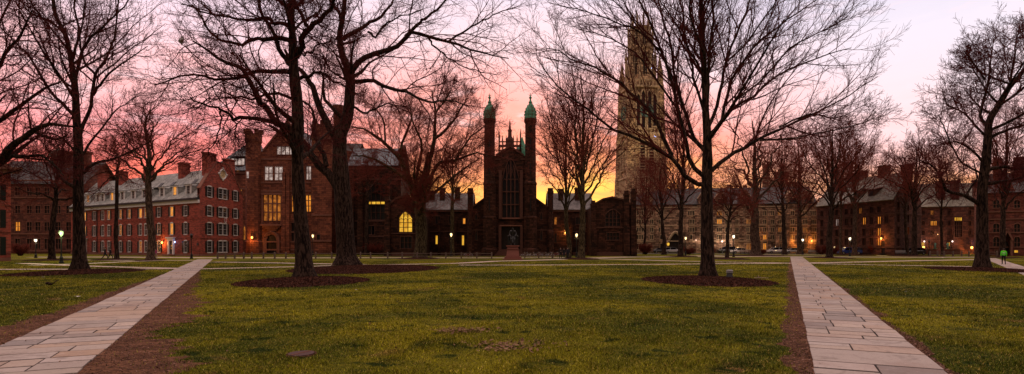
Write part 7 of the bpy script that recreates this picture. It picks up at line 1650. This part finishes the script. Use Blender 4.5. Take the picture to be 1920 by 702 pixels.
mb = MB(); mb.tube([(-.30, 0, .10), (-.2, .02, .13), (-.08, -.02, .10), (.04, 0, .05)], [.045, .075, .08, .05], 7); mb.tube([(.02, 0, .05), (.18, .02, .17), (.36, .03, .33)], [.035, .028, .022], 6); mb.tube([(-.25, 0, .1), (-.3, .02, .2)], [.03, .012], 5); mb.tube([(-.05, 0, .08), (-.07, -.05, .0)], [.03, .02], 5)
o = mb.build('broken_branch', M['bark'], None, True, loc=gnd(96, 535.6)); tag(o, 'short dark broken branch lying on the left lawn with one end raised', 'branch')
mb = MB(); mb.tube([(-.42, 0, .05), (-.1, .02, .07), (.25, 0, .05), (.5, .03, .04)], [.03, .032, .028, .02], 6); mb.tube([(-.12, .02, .07), (-.2, .02, .22)], [.03, .022], 5); o = mb.build('fallen_stick', M['pale_wood'], None, True, loc=gnd(1427, 523)); tag(o, 'pale fallen stick lying beyond the mulch bed of the fan shaped tree', 'stick')
def scrap(px, py, s, label):
    mb = MB(); rg = random.Random(int(px)); n = 5; vs = [((i-2)*s*.5, (j-2)*s*.4, .03+s*.25*rg.random()) for j in range(n) for i in range(n)]
    mb.add(vs, [(j*n+i, j*n+i+1, (j+1)*n+i+1, (j+1)*n+i) for j in range(n-1) for i in range(n-1)]); o = mb.build('litter', M['white'], None, loc=gnd(px, py)); tag(o, label, 'litter', 'white scraps of litter on the grass')
scrap(145, 557.5, .10, 'largest crumpled white scrap on the left lawn close to the flagstone path'); scrap(81, 520.6, .08, 'small white scrap on the grass in front of the slender tree'); scrap(1698, 548, .05, 'tiny white scrap alone on the right lawn'); scrap(668, 545, .05, 'tiny white scrap on the middle lawn near the dark mulch'); scrap(1769, 484, .3, 'white scrap on the far grass before the terrace')
p = gnd(565, 665); root = thing('valve_cover', 'reddish metal cover plate set flush in the middle lawn near the viewer', 'ground cover plate', p, .06)
mb = MB(); mb.prism([(-.24+.06*(abs(math.cos(a)) > .9), 0) for a in ()] or [(.25*math.cos(a)*(1.0), .30*math.sin(a)) for a in [2*PI*i/28 for i in range(28)]], 0, .03); mb.build('plate', mat_plain('rusty_plate', (.055, .022, .02), .6, .3, 20), root)
mb = MB(); mb.tube([(-.12, -.24, .034), (.12, .24, .034)], .010, 5); mb.build('handle_bar', M['trim'], root)
mb = MB(); mb.tube([(.28*math.cos(2*PI*i/28), .33*math.sin(2*PI*i/28), .010) for i in range(29)], .014, 5); mb.build('rim', M['soil'], root)
mb = MB(); vs = [(-.25, 0, 0), (0, .05, .34), (.24, -.04, .08), (.02, .06, -.36), (0, -.08, 0)]; mb.add(vs, [(0, 4, 1), (1, 4, 2), (2, 4, 3), (3, 4, 0)]); o = mb.build('plastic_scrap', M['steel'], None, loc=at(340, 76, 41)); tag(o, 'pale grey scrap caught high in the upper twigs of the scaly trunked tree', 'plastic scrap')
# low clipped shrubs along the street
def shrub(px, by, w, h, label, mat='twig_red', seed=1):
    p = gnd(px, by); root = thing('shrub', label, 'shrub', p, 0, 'shrubs along the far walk', True); rg = np.random.default_rng(seed); n = 900
    L = 9; P0 = np.zeros((60, 5, 3))
    for i in range(60):
        a = rg.uniform(0, 6.28); r = rg.uniform(0, .25)*w; e = np.array([math.cos(a)*w*rg.uniform(.2, .5), math.sin(a)*w*.35, h*rg.uniform(.6, 1.0)]); s = np.array([math.cos(a)*r*.4, math.sin(a)*r*.4, 0]); P0[i] = [s+(e-s)*q+rg.normal(0, .03, 3) for q in np.linspace(0, 1, 5)]
    R0 = np.tile(np.linspace(.03, .015, 5), (60, 1)); Q1, R1 = grow(P0, R0, rg, 9, .4, 45, 3, .2, .05, .016); Q2_, R2 = grow(Q1, R1, rg, 5, .5, 45, 2, .2, .05, .014)
    V1, F1 = tubes(P0, R0, 4); V2, F2 = tubes(Q1, R1, 3); V3, F3 = tubes(Q2_, R2, 3)
    o = bpy.data.objects.new('stems', mesh_np('stems', V1, F1, M['bark'])); COL.objects.link(o); o.parent = root
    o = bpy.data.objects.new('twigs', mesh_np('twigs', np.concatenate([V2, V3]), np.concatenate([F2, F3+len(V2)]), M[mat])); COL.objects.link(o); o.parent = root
for i, (px, by, w, h, lab) in enumerate(((1210, 477.6, 3.6, 2.6, 'bushy shrub at the foot of the clock tower'), (1292, 477.4, 3, 1.5, 'low shrub right of the stone archway'), (1330, 477.2, 3.4, 1.4, 'low shrub left of the dark gateway, behind the fan shaped tree'), (1172, 479.6, 3.2, 1.8, 'bare shrub against the right transept of the chapel'), (1138, 480, 2.6, 1.1, 'low shrub under the dark arched window of the chapel'), (1425, 477, 4, 1.0, 'low shrub behind the stout forked tree'), (1540, 477.6, 3.5, 2.0, 'dark shrub at the left corner of the gabled hall'), (1560, 477.6, 3.5, 1.8, 'dark shrub left of the blue cars'), (1640, 478, 3.6, 1.9, 'dark shrub right of the blue cars'), (700, 478.4, 5, 2.6, 'bare shrub under the tall window of the library wing'), (38, 480, 4, 2.4, 'bare shrub before the plum sandstone hall'))): shrub(px, by, w, h, lab, seed=i+3)
